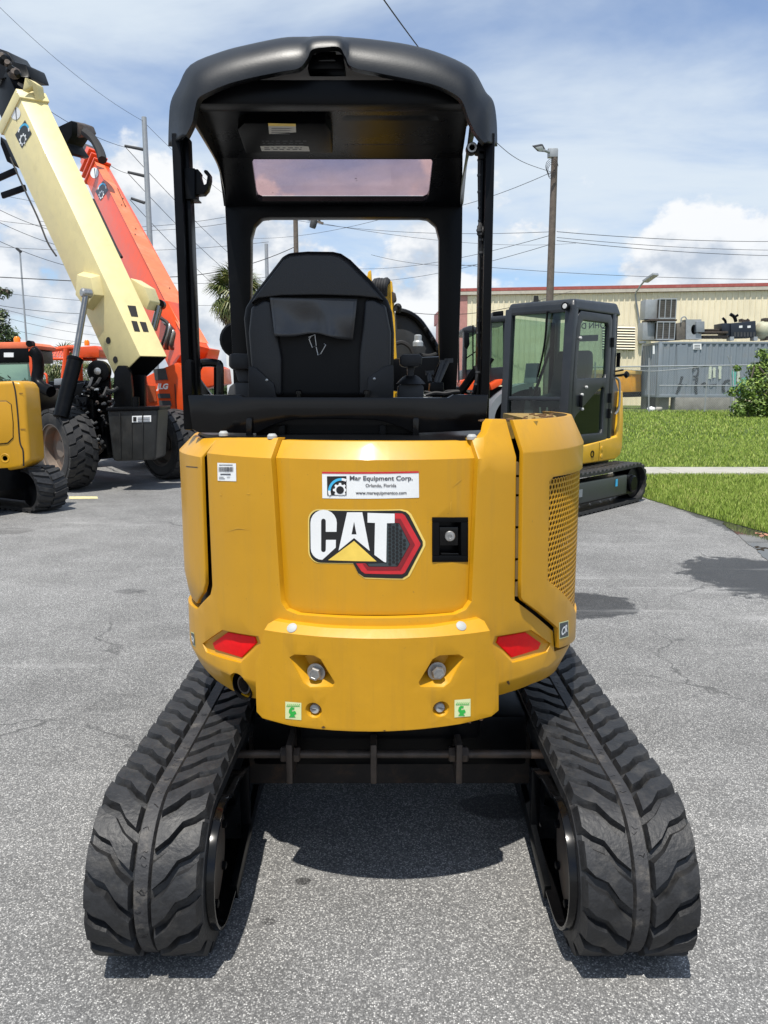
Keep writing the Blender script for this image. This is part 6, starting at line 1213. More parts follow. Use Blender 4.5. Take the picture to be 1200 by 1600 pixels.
def on_face(i, j, px, py, off, q0=None, q1=None):
    q0 = q0 or cr0; q1 = q1 or cr1; a = q0[i]; u = q0[j]-q0[i]; v = q1[i]-q0[i]; n = u.cross(v).normalized()
    if n.dot(CAMP-a) < 0: n = -n
    r = ray(px, py); t = (a+n*off-CAMP).dot(n)/r.dot(n); return CAMP+r*t
def fpoly(name, i, j, pts, off, m, parent, q0=None, q1=None): mb = MB(); mb.add([on_face(i, j, x, y, off, q0, q1) for x, y in pts], [list(range(len(pts)))]); return mb.build(name, m, parent, smooth=None)
def emb_map(i, j, cx, cy, ux, uy, vx, vy, q0=None, q1=None): return lambda x, y, k: on_face(i, j, cx+ux*x+vx*y, cy+uy*x+vy*y, 0.004*k, q0, q1)
emblem(boom1, emb_map(0, 3, 36.5, 209.5, 13, -1, 2.5, -22), 1.0)
fpoly('angle_gauge', 0, 3, [(24+8*math.cos(rad(20*k)), 177+10*math.sin(rad(20*k))) for k in range(18)], 0.004, WHITE, boom1); fpoly('gauge_needle', 0, 3, [(23.4, 168), (24.8, 168), (26, 190), (25.4, 190)], 0.008, DECB, boom1)
for w in ([(199, 477), (212, 478), (216, 495), (205, 494)], [(205, 501), (214, 502), (219, 518), (210, 517.5)], [(218, 502.5), (228, 503.5), (232.5, 518.5), (224, 518)]): fpoly('boom_slot', 0, 1, w, 0.006, DARK, boom1)
for (x, y) in ((169, 532), (180, 562), (185.5, 577)): fpoly('pin_hole', 0, 3, [(x+3.6*math.cos(rad(24*k)), y+5.5*math.sin(rad(24*k))) for k in range(15)], 0.006, DARK, boom1)
fpoly('boom_end_cap', 0, 1, [(219, 556), (261, 557), (224, 592), (182, 594)], 0.0, DARK, boom1) if False else None
mb = MB(); e4 = [p-dv*0.006 for p in grow(cr0, 0.97)]; mb.add(e4, [[0, 1, 2, 3]]); mb.build('boom_end', BLK, boom1, smooth=None)
# side pads that carry the lift cylinders
def pad(i, j, pts, h, par): 
    a = [on_face(i, j, x, y, -0.01) for x, y in pts]; n = (a[1]-a[0]).cross(a[2]-a[0]).normalized()
    if n.dot(CAMP-a[0]) < 0: n = -n
    mb = MB(); c = sum(a, Vector())/len(a); mb.hexa(a, [c+(p-c)*0.82+n*h for p in a]); return mb.build('cylinder_pad', CRM, par, bevel=0.012)
pad(0, 3, [(131, 424), (157, 430), (164, 462), (146, 486), (128, 462)], 0.14, boom1)
mb = MB(); mb.prism([P(203, 434, 12.35), P(226, 448, 12.35), P(234, 470, 12.35), P(229, 484, 12.35), P(214, 470, 12.35)], (0.08, 0.3, 0)); mb.build('cylinder_pad', CRM, boom1, bevel=0.015)
# lift cylinder
ca, cb_, cc = P(135, 458, 11.7), P(117, 563, 11.25), P(95, 652, 10.95)
mb = MB(); mb.cyl(ca, cb_, 0.045, n=18); cy = mb.build('lift_cylinder_rod', CHROME, th1); mb = MB(); mb.cyl(cb_, cc, 0.105, n=22); mb.lathe(cb_, cb_-cc, [(0.105, -0.02), (0.115, 0.0), (0.115, 0.03), (0.06, 0.05)], 22); mb.build('lift_cylinder_barrel', BLK, th1)
mb = MB(); mb.lathe(ca, R1, [(0.05, -0.08), (0.07, -0.06), (0.07, 0.06), (0.05, 0.08)], 16); mb.build('cylinder_pin', STEEL, th1)
# second cylinder on the far side
mb = MB(); mb.cyl(P(248, 478, 12.6), P(236, 525, 12.5), 0.04, n=14); mb.build('lift_cylinder_rod', CHROME, th1)
# chassis
def T1(a, b, z): return O1+F1*a+R1*b+Vector((0, 0, z))
def tb(name, a0, a1, b0, b1, z0, z1, m, bev=0.03): mb = MB(); mb.hexa([T1(a0, b0, z0), T1(a1, b0, z0), T1(a1, b1, z0), T1(a0, b1, z0)], [T1(a0, b0, z1), T1(a1, b0, z1), T1(a1, b1, z1), T1(a0, b1, z1)]); return mb.build(name, m, th1, bevel=bev)
tb('chassis', -0.4, 3.9, -0.42, 0.42, 0.50, 1.05, BLK); tb('axle', -0.15, 0.15, -0.75, 0.75, 0.42, 0.72, BLK, 0.05)
make_wheel(th1, T1(0, -0.86, 0.60), -R1, 0.60, 0.42, mat('rim_silver_orange', (0.20, 0.16, 0.13), 0.5, metal=0.3, dirt=(0.35, 0.14, 0.06), damt=0.7)); make_wheel(th1, T1(0, 0.92, 0.57), -R1, 0.57, 0.42, mat('rim_dark', (0.10, 0.085, 0.07), 0.6))
make_wheel(th1, T1(3.0, -0.86, 0.58), -R1, 0.58, 0.42, MATS['rim_dark']); make_wheel(th1, T1(3.0, 0.92, 0.57), -R1, 0.57, 0.42, MATS['rim_dark'])
# boom towers
for pts, Y in (([(177, 600), (178, 580), (184, 571), (196, 571), (203, 580), (206, 612), (206, 645), (176, 645)], 11.5), ([(204, 585), (226, 585), (226, 645), (204, 645)], 11.9), ([(140, 610), (152, 600), (166, 602), (170, 640), (140, 640)], 11.6), ([(112, 600), (140, 596), (150, 604), (150, 618), (112, 622)], 11.7)):
    mb = MB(); poly(mb, pts, Y, 0.12); mb.build('boom_tower', BLK, th1, bevel=0.02)
mb = MB(); mb.lathe(P(153, 580, 11.45), (0, -1, 0), [(0.16, -0.12), (0.16, 0.0), (0.12, 0.02), (0.05, 0.02), (0.05, 0.05)], 24); mb.build('pivot_boss', BLK, th1); mb = MB(); mb.lathe(P(153, 580, 11.4), (0, -1, 0), [(0.05, 0), (0.05, 0.02), (0.02, 0.03)], 16); mb.build('pivot_pin', STEEL, th1)
mb = MB(); poly(mb, [(139, 585), (145, 568), (155, 566), (165, 572), (170, 588), (172, 645), (146, 645)], 11.6, 0.10); mb.build('boom_tower', BLK, th1, bevel=0.02)
for k in range(30):
    x, y = random.uniform(108, 172), random.uniform(600, 712); mb = MB(); L_ = random.uniform(5, 22); a = random.uniform(-1.2, 1.2)
    mb.tube(smooth_path([P(x, y, 11.35), P(x+L_*0.5*math.cos(a), y+L_*0.5*math.sin(a)+random.uniform(0, 6), 11.28), P(x+L_*math.cos(a), y+L_*math.sin(a), 11.4)], 4), random.uniform(0.012, 0.028), 6); mb.build('hydraulic_hose', (CABLE, BLK, CABLE, INTG)[k % 4], th1)
for k in range(26):
    x, y = random.uniform(120, 178), random.uniform(604, 700); mb = MB(); s = random.uniform(0.012, 0.026); p = P(x, y, 11.27); mb.lathe(p, (random.uniform(-.6, .6), -1, random.uniform(-.3, .3)), [(s, 0), (s, 0.03), (s*0.7, 0.03), (s*0.7, 0.06)], 6); mb.build('hose_fitting', (INTG, WORN, GALV, BLK)[k % 4], th1, smooth=20)
for (x0_, y0_, x1_, y1_, Y) in ((118, 620, 170, 660, 11.7), (126, 660, 176, 712, 11.6), (150, 690, 172, 716, 11.45), (134, 606, 146, 700, 11.42), (112, 636, 126, 690, 11.6)): mb = MB(); poly(mb, [(x0_, y0_), (x1_, y0_), (x1_, y1_), (x0_, y1_)], Y, 0.15); mb.build('frame_block', BLK, th1, bevel=0.02)
mb = MB(); mb.lathe(P(152, 700, 11.35), (-0.4, -1, 0), [(0.05, -0.1), (0.10, 0.0), (0.10, 0.05), (0.07, 0.06), (0.07, 0.09)], 18); mb.build('drive_flange', WORN, th1)
# fuel tank at the rear
tkp = [(167, 641), (247, 639), (246, 662), (243, 717), (238, 719), (182, 721), (176, 719)]
mb = MB(); poly(mb, tkp, 11.05, 0.55); tnk = mb.build('fuel_tank', mat('tank_black', (0.012, 0.013, 0.013), 0.42, var=0.3, dirt=(0.05, 0.048, 0.044), dscale=4, damt=0.5), th1, bevel=0.04, bseg=3)
mb = MB(); poly(mb, [(165, 637), (249, 635), (249, 641), (166, 643)], 11.02, 0.6); mb.build('tank_lid', BLK, tnk, bevel=0.015)
mb = MB(); poly(mb, [(206, 650), (236, 649), (236, 659), (206, 660)], 11.04, 0.006); mb.build('tank_sticker', WHITE, tnk, smooth=None); mb = MB(); poly(mb, [(208, 651.5), (213, 651.5), (213, 658.5), (208, 658.5)], 11.035, 0.004); mb.build('sticker_emblem', DECB, tnk, smooth=None)
for yy in (652.5, 655, 657.5): mb = MB(); poly(mb, [(215, yy), (234, yy-0.4), (234, yy+0.3), (215, yy+0.7)], 11.035, 0.004); mb.build('sticker_print', INK, tnk, smooth=None)
for k in range(3): mb = MB(); poly(mb, [(186+18*k, 645), (188+18*k, 645), (189+17*k, 717), (187+17*k, 717)], 11.035, 0.03); mb.build('tank_rib', tnk.data.materials[0], tnk)
mb = MB(); mb.cyl(P(212, 636, 11.2), P(212, 620, 11.2), 0.05, n=16); mb.build('filler_cap', BLK, th1)
# fork tines seen beyond the boom
for p0, p1 in (((-10, 282), (26, 266)), ((3, 306), (40, 293))): mb = MB(); mb.bar(P(*p0, 13.6), P(*p1, 13.5), 0.05, 0.10); mb.build('fork_tine', BLK, th1, bevel=0.015)
mb = MB(); poly(mb, [(0, 212), (8, 225), (19, 250), (18, 256), (10, 252), (0, 225)], 13.3, 0.3); mb.build('fork_carriage', BLK, th1, bevel=0.02)
mb = MB(); mb.tube(smooth_path([P(16, 246, 12.9), P(33, 285, 12.75), P(58, 338, 12.55), P(74, 378, 12.4), P(88, 400, 12.3)], 5), 0.014, 7); mb.build('hydraulic_hose', CABLE, th1)
# cab of the cream machine
YK = 12.3
def kp(name, pts, m, Y=YK, th=0.9, bev=0.02): mb = MB(); poly(mb, pts, Y, th); return mb.build(name, m, th1, bevel=bev)
kp('cab_roof', [(-60, 536), (40, 534), (50, 539), (50, 545), (-60, 545)], ORGF); kp('cab_header', [(-60, 545), (44, 544), (46, 566), (-60, 568)], BLK, YK-0.03); kp('header_label', [(6, 551), (21, 551), (21, 558), (6, 558)], WHITE, YK-0.05, 0.02, 0)
kp('cab_window', [(-60, 568), (44, 566), (50, 596), (50, 610), (-60, 610)], GLS, YK+0.05, 0.006, 0); kp('cab_post', [(42, 545), (49, 546), (58, 612), (52, 612), (46, 580)], ORG, YK-0.02, 0.08); kp('cab_lower', [(-60, 608), (56, 608), (56, 650), (-60, 650)], BLK)
mb = MB(); p = P(27, 535, YK+0.2); mb.lathe(p, (0, 0, 1), [(0.05, 0), (0.05, 0.06), (0.03, 0.09)], 14); mb.build('beacon', AMB, th1)
mb = MB(); mb.lathe(P(46, 537, YK), (0, -1, 0), [(0.05, -0.1), (0.05, 0.02)], 14); mb.build('work_lamp', BLK, th1)
mb = MB(); mb.tube(smooth_path([P(50, 548, YK-0.1), P(58, 556, YK-0.1), P(60, 575, YK-0.1), P(58, 595, YK-0.15), P(66, 605, YK-0.2), P(80, 612, YK-0.3)], 5), 0.09, 12); mb.build('intake_pipe', BLK, th1)
# ---------- orange telehandler behind
O3 = Vector((-3.6, 15.3, 0)); th2 = empty('telehandler', O3, 'orange telescopic handler with raised sun-faded boom, behind the cream one', 'telehandler')
or0 = [P(294, 536, 13.2), P(328, 545, 13.4), None, P(266, 580, 13.6)]; or0[2] = or0[1]+or0[3]-or0[0]
or1 = [P(147, 249, 20.5)+(q_-or0[0])*0.86 for q_ in or0]
ob = beam('boom', or0, or1, ORG, th2, 0.012); dv2 = (or1[0]-or0[0]).normalized()
mb = MB(); fq = [on_face(0, 1, *p, 0.006, or0, or1) for p in ((289, 531), (326, 537), (163.5, 259), (147.5, 252))]; mb.add(fq, [[0, 1, 2, 3]]); mb.build('boom_top_plate', ORGF, ob, smooth=None)
for t, k in ((0.985, 1.25), (1.03, 1.22), (1.075, 1.15)): q = [a+(b-a)*t for a, b in zip(or0, or1)]; beam('boom_collar', grow(q, k), grow([p+dv2*0.08 for p in q], k), ORG, th2, 0.006)
q = [a+(b-a)*1.0 for a, b in zip(or0, or1)]; beam('inner_boom', grow(q, 0.80), grow([p+dv2*1.3 for p in q], 0.80), ORG, th2, 0.01); beam('inner_boom', grow([p+dv2*1.2 for p in q], 0.66), grow([p+dv2*1.7 for p in q], 0.66), WORN, th2, 0.01)
mb = MB(); mb.prism([P(88, 199, 19.2), P(111, 188, 19.2), P(114, 190, 19.2), P(112, 212, 19.2), P(104, 224, 19.2), P(115, 240, 19.2), P(108, 243, 19.2), P(100, 232, 19.2)], (0.2, 0.5, 0.05)); mb.build('boom_head', BLK, th2, bevel=0.03)
mb = MB(); mb.prism([P(111, 188, 19.25), P(128, 194, 19.4), P(133, 206, 19.4), P(122, 216, 19.4), P(112, 212, 19.25)], (0.1, 0.5, 0.1)); mb.build('boom_head_plate', WORN, th2, bevel=0.03)
mb = MB(); mb.tube(smooth_path([P(132, 206, 19.0), P(146, 218, 18.9), P(156, 236, 18.7), P(160, 250, 18.5)], 5), 0.10, 8); mb.build('hose_bundle', CABLE, th2)
emblem(ob, emb_map(0, 3, 159, 298, 10, -1, 2.0, -16, or0, or1), 1.0)
fpoly('angle_gauge', 0, 3, [(147.5+6.5*math.cos(rad(20*k)), 270+8.5*math.sin(rad(20*k))) for k in range(18)], 0.005, WHITE, ob, or0, or1); fpoly('gauge_needle', 0, 3, [(147, 263), (148.2, 263), (149, 279), (148.4, 279)], 0.009, DECB, ob, or0, or1)
for (x, y, a) in ((192, 310, 1), (196, 322, 1), (212, 357, 0), (211, 366, 0), (265, 450, 0), (190, 320, 0), (300, 500, 0), (310, 520, 0), (285, 480, 0)): fpoly('paint_chip', 0, 1, [(x-1, y-1.5), (x+1, y-1), (x+1.3, y+1.5), (x-0.6, y+1.2)], 0.012, CHIP, ob, or0, or1)
fpoly('weld_scar', 0, 1, [(183, 294), (184.4, 294), (196.5, 322), (195.5, 323)], 0.012, CHIP, ob, or0, or1)
mb = MB(); mb.tube(smooth_path([P(146, 312, 17.6), P(165, 352, 17.0), P(182, 388, 16.2), P(190, 402, 15.9)], 5), 0.03, 6); mb.build('hydraulic_hose', CABLE, th2)
# underside casting, cylinder and hoses below the boom
mb = MB(); mb.prism([P(262, 470, 13.9), P(300, 540, 13.6), P(326, 545, 13.6), P(322, 562, 13.6), P(290, 568, 13.6), P(268, 530, 13.8), P(258, 500, 13.9), P(240, 480, 14.0), P(232, 466, 14.1)], (0.1, 0.5, 0)); mb.build('boom_foot', ORG, th2, bevel=0.02)
mb = MB(); mb.cyl(P(250, 476, 13.5), P(240, 515, 13.4), 0.06, n=14); mb.build('lift_cylinder_rod', CHROME, th2); mb = MB(); mb.lathe(P(251, 476, 13.45), (0, -1, 0), [(0.08, -0.06), (0.08, 0.06)], 14); mb.build('cylinder_pin', BLK, th2)
for k in range(6): mb = MB(); mb.tube(smooth_path([P(252+3*k, 498+4*k, 13.3), P(262+2*k, 506+3*k, 13.2), P(258+2*k, 526+3*k, 13.2), P(250+4*k, 545, 13.3)], 4), 0.03, 6); mb.build('hydraulic_hose', (CABLE, STEEL, WORN)[k % 3], th2)
# engine body
def op(name, pts, m, Y=13.0, th=1.2, bev=0.025, par=None): mb = MB(); poly(mb, pts, Y, th); return mb.build(name, m, par or th2, bevel=bev)
body = op('engine_cover', [(225, 590), (250, 577), (278, 566), (284, 573), (302, 640), (302, 672), (288, 668), (272, 642), (225, 637)], ORG)
op('vent_screen', [(240, 577), (258, 575), (262, 593), (242, 594)], INTG, 12.98, 0.03, 0, body); op('tail_lamp_panel', [(229, 602), (242, 603), (245, 627), (233, 628)], mat('tail_panel', (0.35, 0.07, 0.02), 0.5), 12.98, 0.03, 0, body)
op('vent_slot', [(246, 615), (265, 615), (266, 622), (247, 622)], INTG, 12.98, 0.03, 0, body); op('vent_slot', [(248, 626), (266, 626), (268, 634), (249, 634)], INTG, 12.98, 0.03, 0, body)
lc_ = P(253.5, 605, 12.97); text_obj('brand_text', 'JLG', 0.19, lambda x, y: lc_+Vector((x+0.2*y, 0, y)), WHITE, body, 0.05)
op('door_seam', [(272.5, 600), (273.5, 600), (276, 640), (275, 640)], DECB, 12.985, 0.02, 0, body)
op('rear_hood', [(284, 575), (330, 570), (342, 575), (345, 600), (300, 610)], ORG, 13.3, 1.0); op('chassis', [(180, 630), (330, 640), (330, 700), (180, 700)], BLK, 13.9, 2.5)
# cage of the cab
YG = 15.5
def tubep(pts, r, name='cab_frame', m=ORG): mb = MB(); mb.tube(smooth_path([P(x, y, YG+dy) for x, y, dy in pts], 4), r, 10); return mb.build(name, m, th2)
tubep([(64, 612, 0), (64, 565, 0), (67, 553, 0), (76, 548, 0), (110, 543, 0), (118, 545, 0)], 0.045); tubep([(104, 545, 0), (103, 560, 0), (100, 590, 0), (98, 620, 0)], 0.06); tubep([(125, 560, 0), (126, 600, 0.2), (128, 625, 0.2)], 0.05); tubep([(66, 561, 0), (104, 561, 0.0), (150, 562, 0.3)], 0.03); tubep([(148, 548, 0.3), (148, 600, 0.3)], 0.05)
op('cab_roof', [(103, 543), (150, 540), (155, 546), (155, 559), (120, 559), (112, 552)], ORG, YG+0.02, 1.2)
for k in range(9): mb = MB(); a = 70+4.2*k; mb.bar(P(a, 559, YG+0.02), P(a+5, 549, YG+0.5), 0.035, 0.012); mb.build('roof_slat', ORG, th2)
mb = MB(); mb.lathe(P(136, 540, YG+0.2), (0, 0, 1), [(0.05, 0), (0.05, 0.08), (0.03, 0.11)], 12); mb.build('beacon', AMB, th2)
tubep([(66, 585, 0), (72, 585, -0.2), (74, 600, -0.2)], 0.02, 'mirror_arm'); op('seat_and_dash', [(62, 596), (150, 594), (150, 640), (62, 640)], BLK, YG, 0.8); op('instrument_pod', [(84, 592), (98, 591), (98, 602), (84, 602)], LGREY, YG-0.3, 0.2, 0.02)
for (cx_, cy_) in ((-3.0, 14.4), (-4.4, 16.0), (-6.2, 18.0), (-4.9, 16.4)): make_wheel(th2, (cx_, cy_, 0.6), -R1, 0.60, 0.42, MATS['rim_dark'], 18)
# ---------- yellow excavator at the left edge
YX = 9.35; ye = empty('mini_excavator', (-4.6, 9.5, 0), 'yellow mini excavator cut off by the left edge of the picture', 'excavator')
dt = Vector((-0.86, 0.51, 0)).normalized(); te = G(74, 800); nn_ = Vector((-dt.y, dt.x, 0))
make_track(ye, Vector((te.x, te.y, 0))+dt*0.14+nn_*-0.02, dt, 1.9, 0.275, 0.40); make_track(ye, Vector((te.x, te.y, 0))+dt*0.14+nn_*1.2, dt, 1.9, 0.275, 0.40)
oy = [(-70, 600), (0, 596), (20, 595), (32, 597), (38, 607), (41, 640), (46, 700), (47, 722), (34, 732), (0, 738), (-70, 740)]
mb = MB(); poly(mb, oy, YX-0.3, 0.42); yb_ = mb.build('body', YEL, ye, bevel=0.05, bseg=4)
YF2 = YX-0.3
mb = MB(); mb.tube(smooth_path([P(20, 596, YF2), P(24, 612, YF2-0.002), P(28, 650, YF2-0.002), P(31, 690, YF2-0.002), P(36, 704, YF2-0.002), P(37, 728, YF2)], 5), 0.009, 6); mb.build('panel_seam', DECB, yb_)
dp = [(-60, 628), (10, 627), (17, 632), (20, 660), (20, 684), (12, 692), (-60, 700)]
mb = MB(); poly(mb, dp, YF2-0.012, 0.02); mb.build('access_door', YEL, yb_, bevel=0.008, bseg=3); mb = MB(); mb.tube([P(x, y, YF2-0.003) for x, y in dp], 0.008, 6); mb.build('door_seam', DECB, yb_)
mb = MB(); mb.lathe(P(8, 716, YF2+0.002), (0, -1, 0), [(0.06, 0), (0.05, 0.006), (0.042, 0.003), (0.03, 0.002)], 18); mb.build('tie_hole', YELW, yb_)
mb = MB(); mb.prism([P(30, 614, YF2-0.004), P(36, 614, YF2-0.004), P(36, 615, YF2-0.004), P(30, 615, YF2-0.004)], (0, -0.002, 0)); mb.prism([P(32, 670, YF2-0.004), P(40, 670, YF2-0.004), P(40, 671, YF2-0.004), P(32, 671, YF2-0.004)], (0, -0.002, 0)); mb.build('panel_line', CHIP, yb_)
mb = MB(); mb.hexa([Vector((te.x, te.y, 0.3))+dt*a+nn_*b for a, b in ((0.2, 0.1), (1.6, 0.1), (1.6, 1.1), (0.2, 1.1))], [Vector((te.x, te.y, 0.56))+dt*a+nn_*b for a, b in ((0.2, 0.1), (1.6, 0.1), (1.6, 1.1), (0.2, 1.1))]); mb.build('cross_frame', BLK, ye)
# ================================================================== POLES
def wood_pole(px, ptop, Y, r, lab_, name='utility_pole', m=WOOD):
    p = P(px, ptop, Y); t = empty(name, (p.x, Y, 0), lab_, 'pole'); mb = MB(); mb.cyl((p.x, Y, -0.2), (p.x, Y, p.z), r*1.15, r*0.85, n=14); mb.build('pole_shaft', m, t); return t, p
t, p = wood_pole(867, 234, 25, 0.115, 'wooden pole with a floodlight on top, above the grey excavator cab')
mb = MB(); poly(mb, [(857, 231), (872, 231), (872, 245), (857, 245)], 24.9, 0.2); mb.build('ballast_box', GALV, t, bevel=0.02); mb = MB(); mb.tube([P(858, 238, 24.9), P(850, 235, 24.8)], 0.04, 8); mb.build('lamp_arm', GALV, t)
mb = MB(); mb.prism([P(833, 228, 24.6), P(848, 225, 24.8), P(855, 238, 24.9), P(842, 237, 24.7)], (0, 0.25, 0.08)); lh = mb.build('lamp_head', INTG, t, bevel=0.02); mb = MB(); mb.prism([P(837, 230, 24.58), P(847, 228, 24.75), P(851, 236, 24.85), P(843, 235, 24.68)], (0, 0.02, -0.02)); mb.build('lens', LENS, lh)
for k in range(4): mb = MB(); c = P(862, 268, 24.8); mb.tube([c+Vector((0.12*math.cos(rad(30*j))*(1+0.2*k), 0, 0.22*math.sin(rad(30*j))+0.05*k)) for j in range(12)], 0.008, 5); mb.build('cable_loop', CABLE, t)
mb = MB(); poly(mb, [(835, 462), (841, 462), (843, 482), (833, 482)], 26, 0.1); mb.tube(smooth_path([P(842, 468, 26), P(846, 480, 26), P(840, 488, 26)], 4), 0.01, 5); o = mb.build('cable_hook', CABLE, t)
t, p = wood_pole(461.5, 328, 38, 0.13, 'wooden utility pole standing behind the headrest of the operator seat')
mb = MB(); mb.bar(P(468, 338, 37.8), P(505, 349, 37.4), 0.06, 0.10); mb.build('crossarm', WOOD, t)
for a in (475, 484, 492, 499): mb = MB(); q = P(a, 340+(a-468)*0.28, 37.7); mb.lathe(q, (0, 0, 1), [(0.05, 0), (0.09, 0.05), (0.05, 0.12), (0.08, 0.16), (0.04, 0.25)], 10); mb.build('insulator', INTG, t)
mb = MB(); mb.lathe(P(488, 356, 37.5), (0.3, 0, 1), [(0.14, 0), (0.16, 0.1), (0.16, 0.35), (0.12, 0.42)], 14); mb.build('cutout_switch', INTG, t)
t, p = wood_pole(225, 183, 60, 0.21, 'tall grey steel transmission pole with three side insulators, left of the canopy', 'transmission_pole', GALV)
for y0_, y1_ in ((234, 228), (275, 269), (317, 310)): mb = MB(); a = P(226, y0_, 60); b = P(195+(y0_-234)*0.12, y1_, 60); mb.cyl(a, b, 0.12, 0.10, n=10); mb.build('insulator', INTG, t)
t, p = wood_pole(416, 381, 62, 0.16, 'thin grey metal pole seen between the front pillar and the seat', 'steel_pole', GALV)
t, p = wood_pole(31, 392, 48, 0.055, 'slender grey street light mast near the left edge', 'street_light', GALV)
mb = MB(); mb.bar(P(26, 388, 48), P(33, 394, 48), 0.2, 0.14); mb.build('lamp_head', INTG, t, bevel=0.03)
# ================================================================== WIRES
def wire(a, b, Ya, Yb, sag=0.0, r=None, thick=False, lab_=None):
    p, q = P(*a, Ya), P(*b, Yb); pts = []
    for i in range(15): s = i/14; v = p.lerp(q, s); v.z -= sag*4*s*(1-s); pts.append(v)
    mb = MB(); mb.tube(pts, (r or 0.00042*(Ya+Yb)/2)*0.75, 5); o = mb.build('power_line', CABLE, None)
    return tag(o, lab_, 'power line', 'thick overhead cables' if thick else 'thin overhead power lines')
WIRES = [((-40, -28), (225, 190), 45, 60, 0.6, 0.016), ((226, 192), (420, 345), 60, 95, 0.8, 0.02), ((-40, 85), (195, 230), 40, 60, 0.6, 0), ((197, 231), (470, 480), 60, 110, 1.2, 0.03), ((150, 240), (200, 271), 50, 60, 0.2, 0), ((201, 272), (450, 490), 60, 110, 1.2, 0.03), ((203, 312), (440, 520), 60, 110, 1.2, 0.03),
         ((-20, 318), (120, 368), 34, 40, 0.2, 0), ((-20, 338), (140, 395), 34, 40, 0.2, 0), ((-20, 368), (150, 425), 34, 40, 0.2, 0), ((-20, 300), (200, 330), 50, 50, 0.2, 0.015), ((-20, 342), (420, 325), 60, 60, 1.0, 0.02), ((60, 345), (400, 340), 60, 60, 0.8, 0.02), ((-20, 384), (420, 378), 60, 60, 0.5, 0.02),
         ((-20, 455), (420, 475), 50, 60, 0.4, 0.016), ((-20, 474), (160, 490), 50, 60, 0.2, 0.022), ((-20, 476), (160, 512), 50, 60, 0.2, 0.016), ((-20, 488), (160, 525), 50, 60, 0.2, 0.016), ((-20, 505), (160, 538), 50, 60, 0.2, 0.016), ((240, 440), (420, 432), 60, 60, 0.3, 0.02),
         ((440, 340), (866, 362), 38, 25, 0.3, 0.010), ((600, 335), (862, 269), 40, 25, 0.4, 0.012), ((870, 362), (1240, 377), 25, 30, 0.1, 0.012), ((870, 371), (1240, 391), 25, 30, 0.1, 0.010), ((870, 376), (1240, 400), 25, 30, 0.1, 0.012), ((700, 412), (1240, 437), 45, 40, 0.2, 0.016), ((560, 420), (866, 366), 45, 25, 0.3, 0.011), ((560, 440), (866, 380), 45, 25, 0.3, 0.011), ((380, 372), (640, 330), 60, 38, 0.4, 0.013), ((480, 345), (900, 380), 38, 60, 0.5, 0.013), ((580, 398), (760, 412), 45, 45, 0.3, 0.014)]
WL_ = ['thin power line from the top left corner to the steel pole top', 'thin power line descending right from the steel pole top behind the canopy post', 'power line reaching the top insulator of the steel pole from the cream boom', 'power line descending right from the top insulator of the steel pole', 'short power line between the orange boom and the middle insulator of the steel pole', 'power line descending right from the middle insulator of the steel pole', 'power line descending right from the lowest insulator of the steel pole',
       'uppermost of three slanting power lines ending at the cream boom', 'middle of three slanting power lines ending at the cream boom', 'lowest of three slanting power lines ending at the cream boom', 'faint power line just under the fork tines at the left edge', 'upper of the near-level power lines passing behind both raised booms', 'second of the near-level power lines passing behind both raised booms', 'third of the near-level power lines passing behind both raised booms',
       'level power line above the leafy tree passing the street light mast', 'power line crossing the street light mast just below its middle', 'uppermost of three faint slanting lines above the orange cab roofs', 'middle of three faint slanting lines above the orange cab roofs', 'lowest of three faint slanting lines above the orange cab roofs', 'level power line running behind the palm crown',
       'power line across the top of the canopy front opening to the floodlight pole', 'power line rising to the floodlight pole from behind the right canopy post', 'uppermost of three parallel lines right of the floodlight pole', 'middle of three parallel lines right of the floodlight pole', 'lowest of three parallel lines right of the floodlight pole', 'long level power line just above the warehouse roof', 'upper of two lines rising through the front opening to the floodlight pole', 'lower of two lines rising through the front opening to the floodlight pole', 'line crossing the wooden pole behind the headrest, rising to the right', 'line running right from the crossarm of the pole behind the headrest', 'short faint line low in the front opening right of the headrest']
for (a, b, ya, yb2, sg, r), l_ in zip(WIRES, WL_): wire(a, b, ya, yb2, sg, r or None, False, l_)
for (a, b, ya, yb2, sg, r), l_ in zip((((-20, 432), (115, 439), 40, 40, 0.0, 0.030), ((262, 433), (460, 386), 34, 38, 0.3, 0.022), ((545, 466), (838, 470), 28, 26, 0.5, 0.014), ((840, 470), (893, 455), 26, 30, 0.0, 0.008)), ('thick black cable level across the street light mast near the left edge', 'thick black cable rising behind the left canopy posts to the wooden pole', 'black cable sagging from behind the seat across the warehouse wall', 'short black cable on the warehouse wall right of the cable hook')): wire(a, b, ya, yb2, sg, r, True, l_)
mb = MB(); mb.tube(smooth_path([P(540, -90, 7.5), P(600, 0, 9), P(660, 82, 11.5), P(720, 160, 15), P(775, 222, 19), P(815, 252, 22), P(862, 269, 25)], 6), 0.0075, 6)
tag(mb.build('power_line', CABLE, None), 'thick black cable from the top of the picture behind the canopy to the floodlight pole', 'power line', 'thick overhead cables')
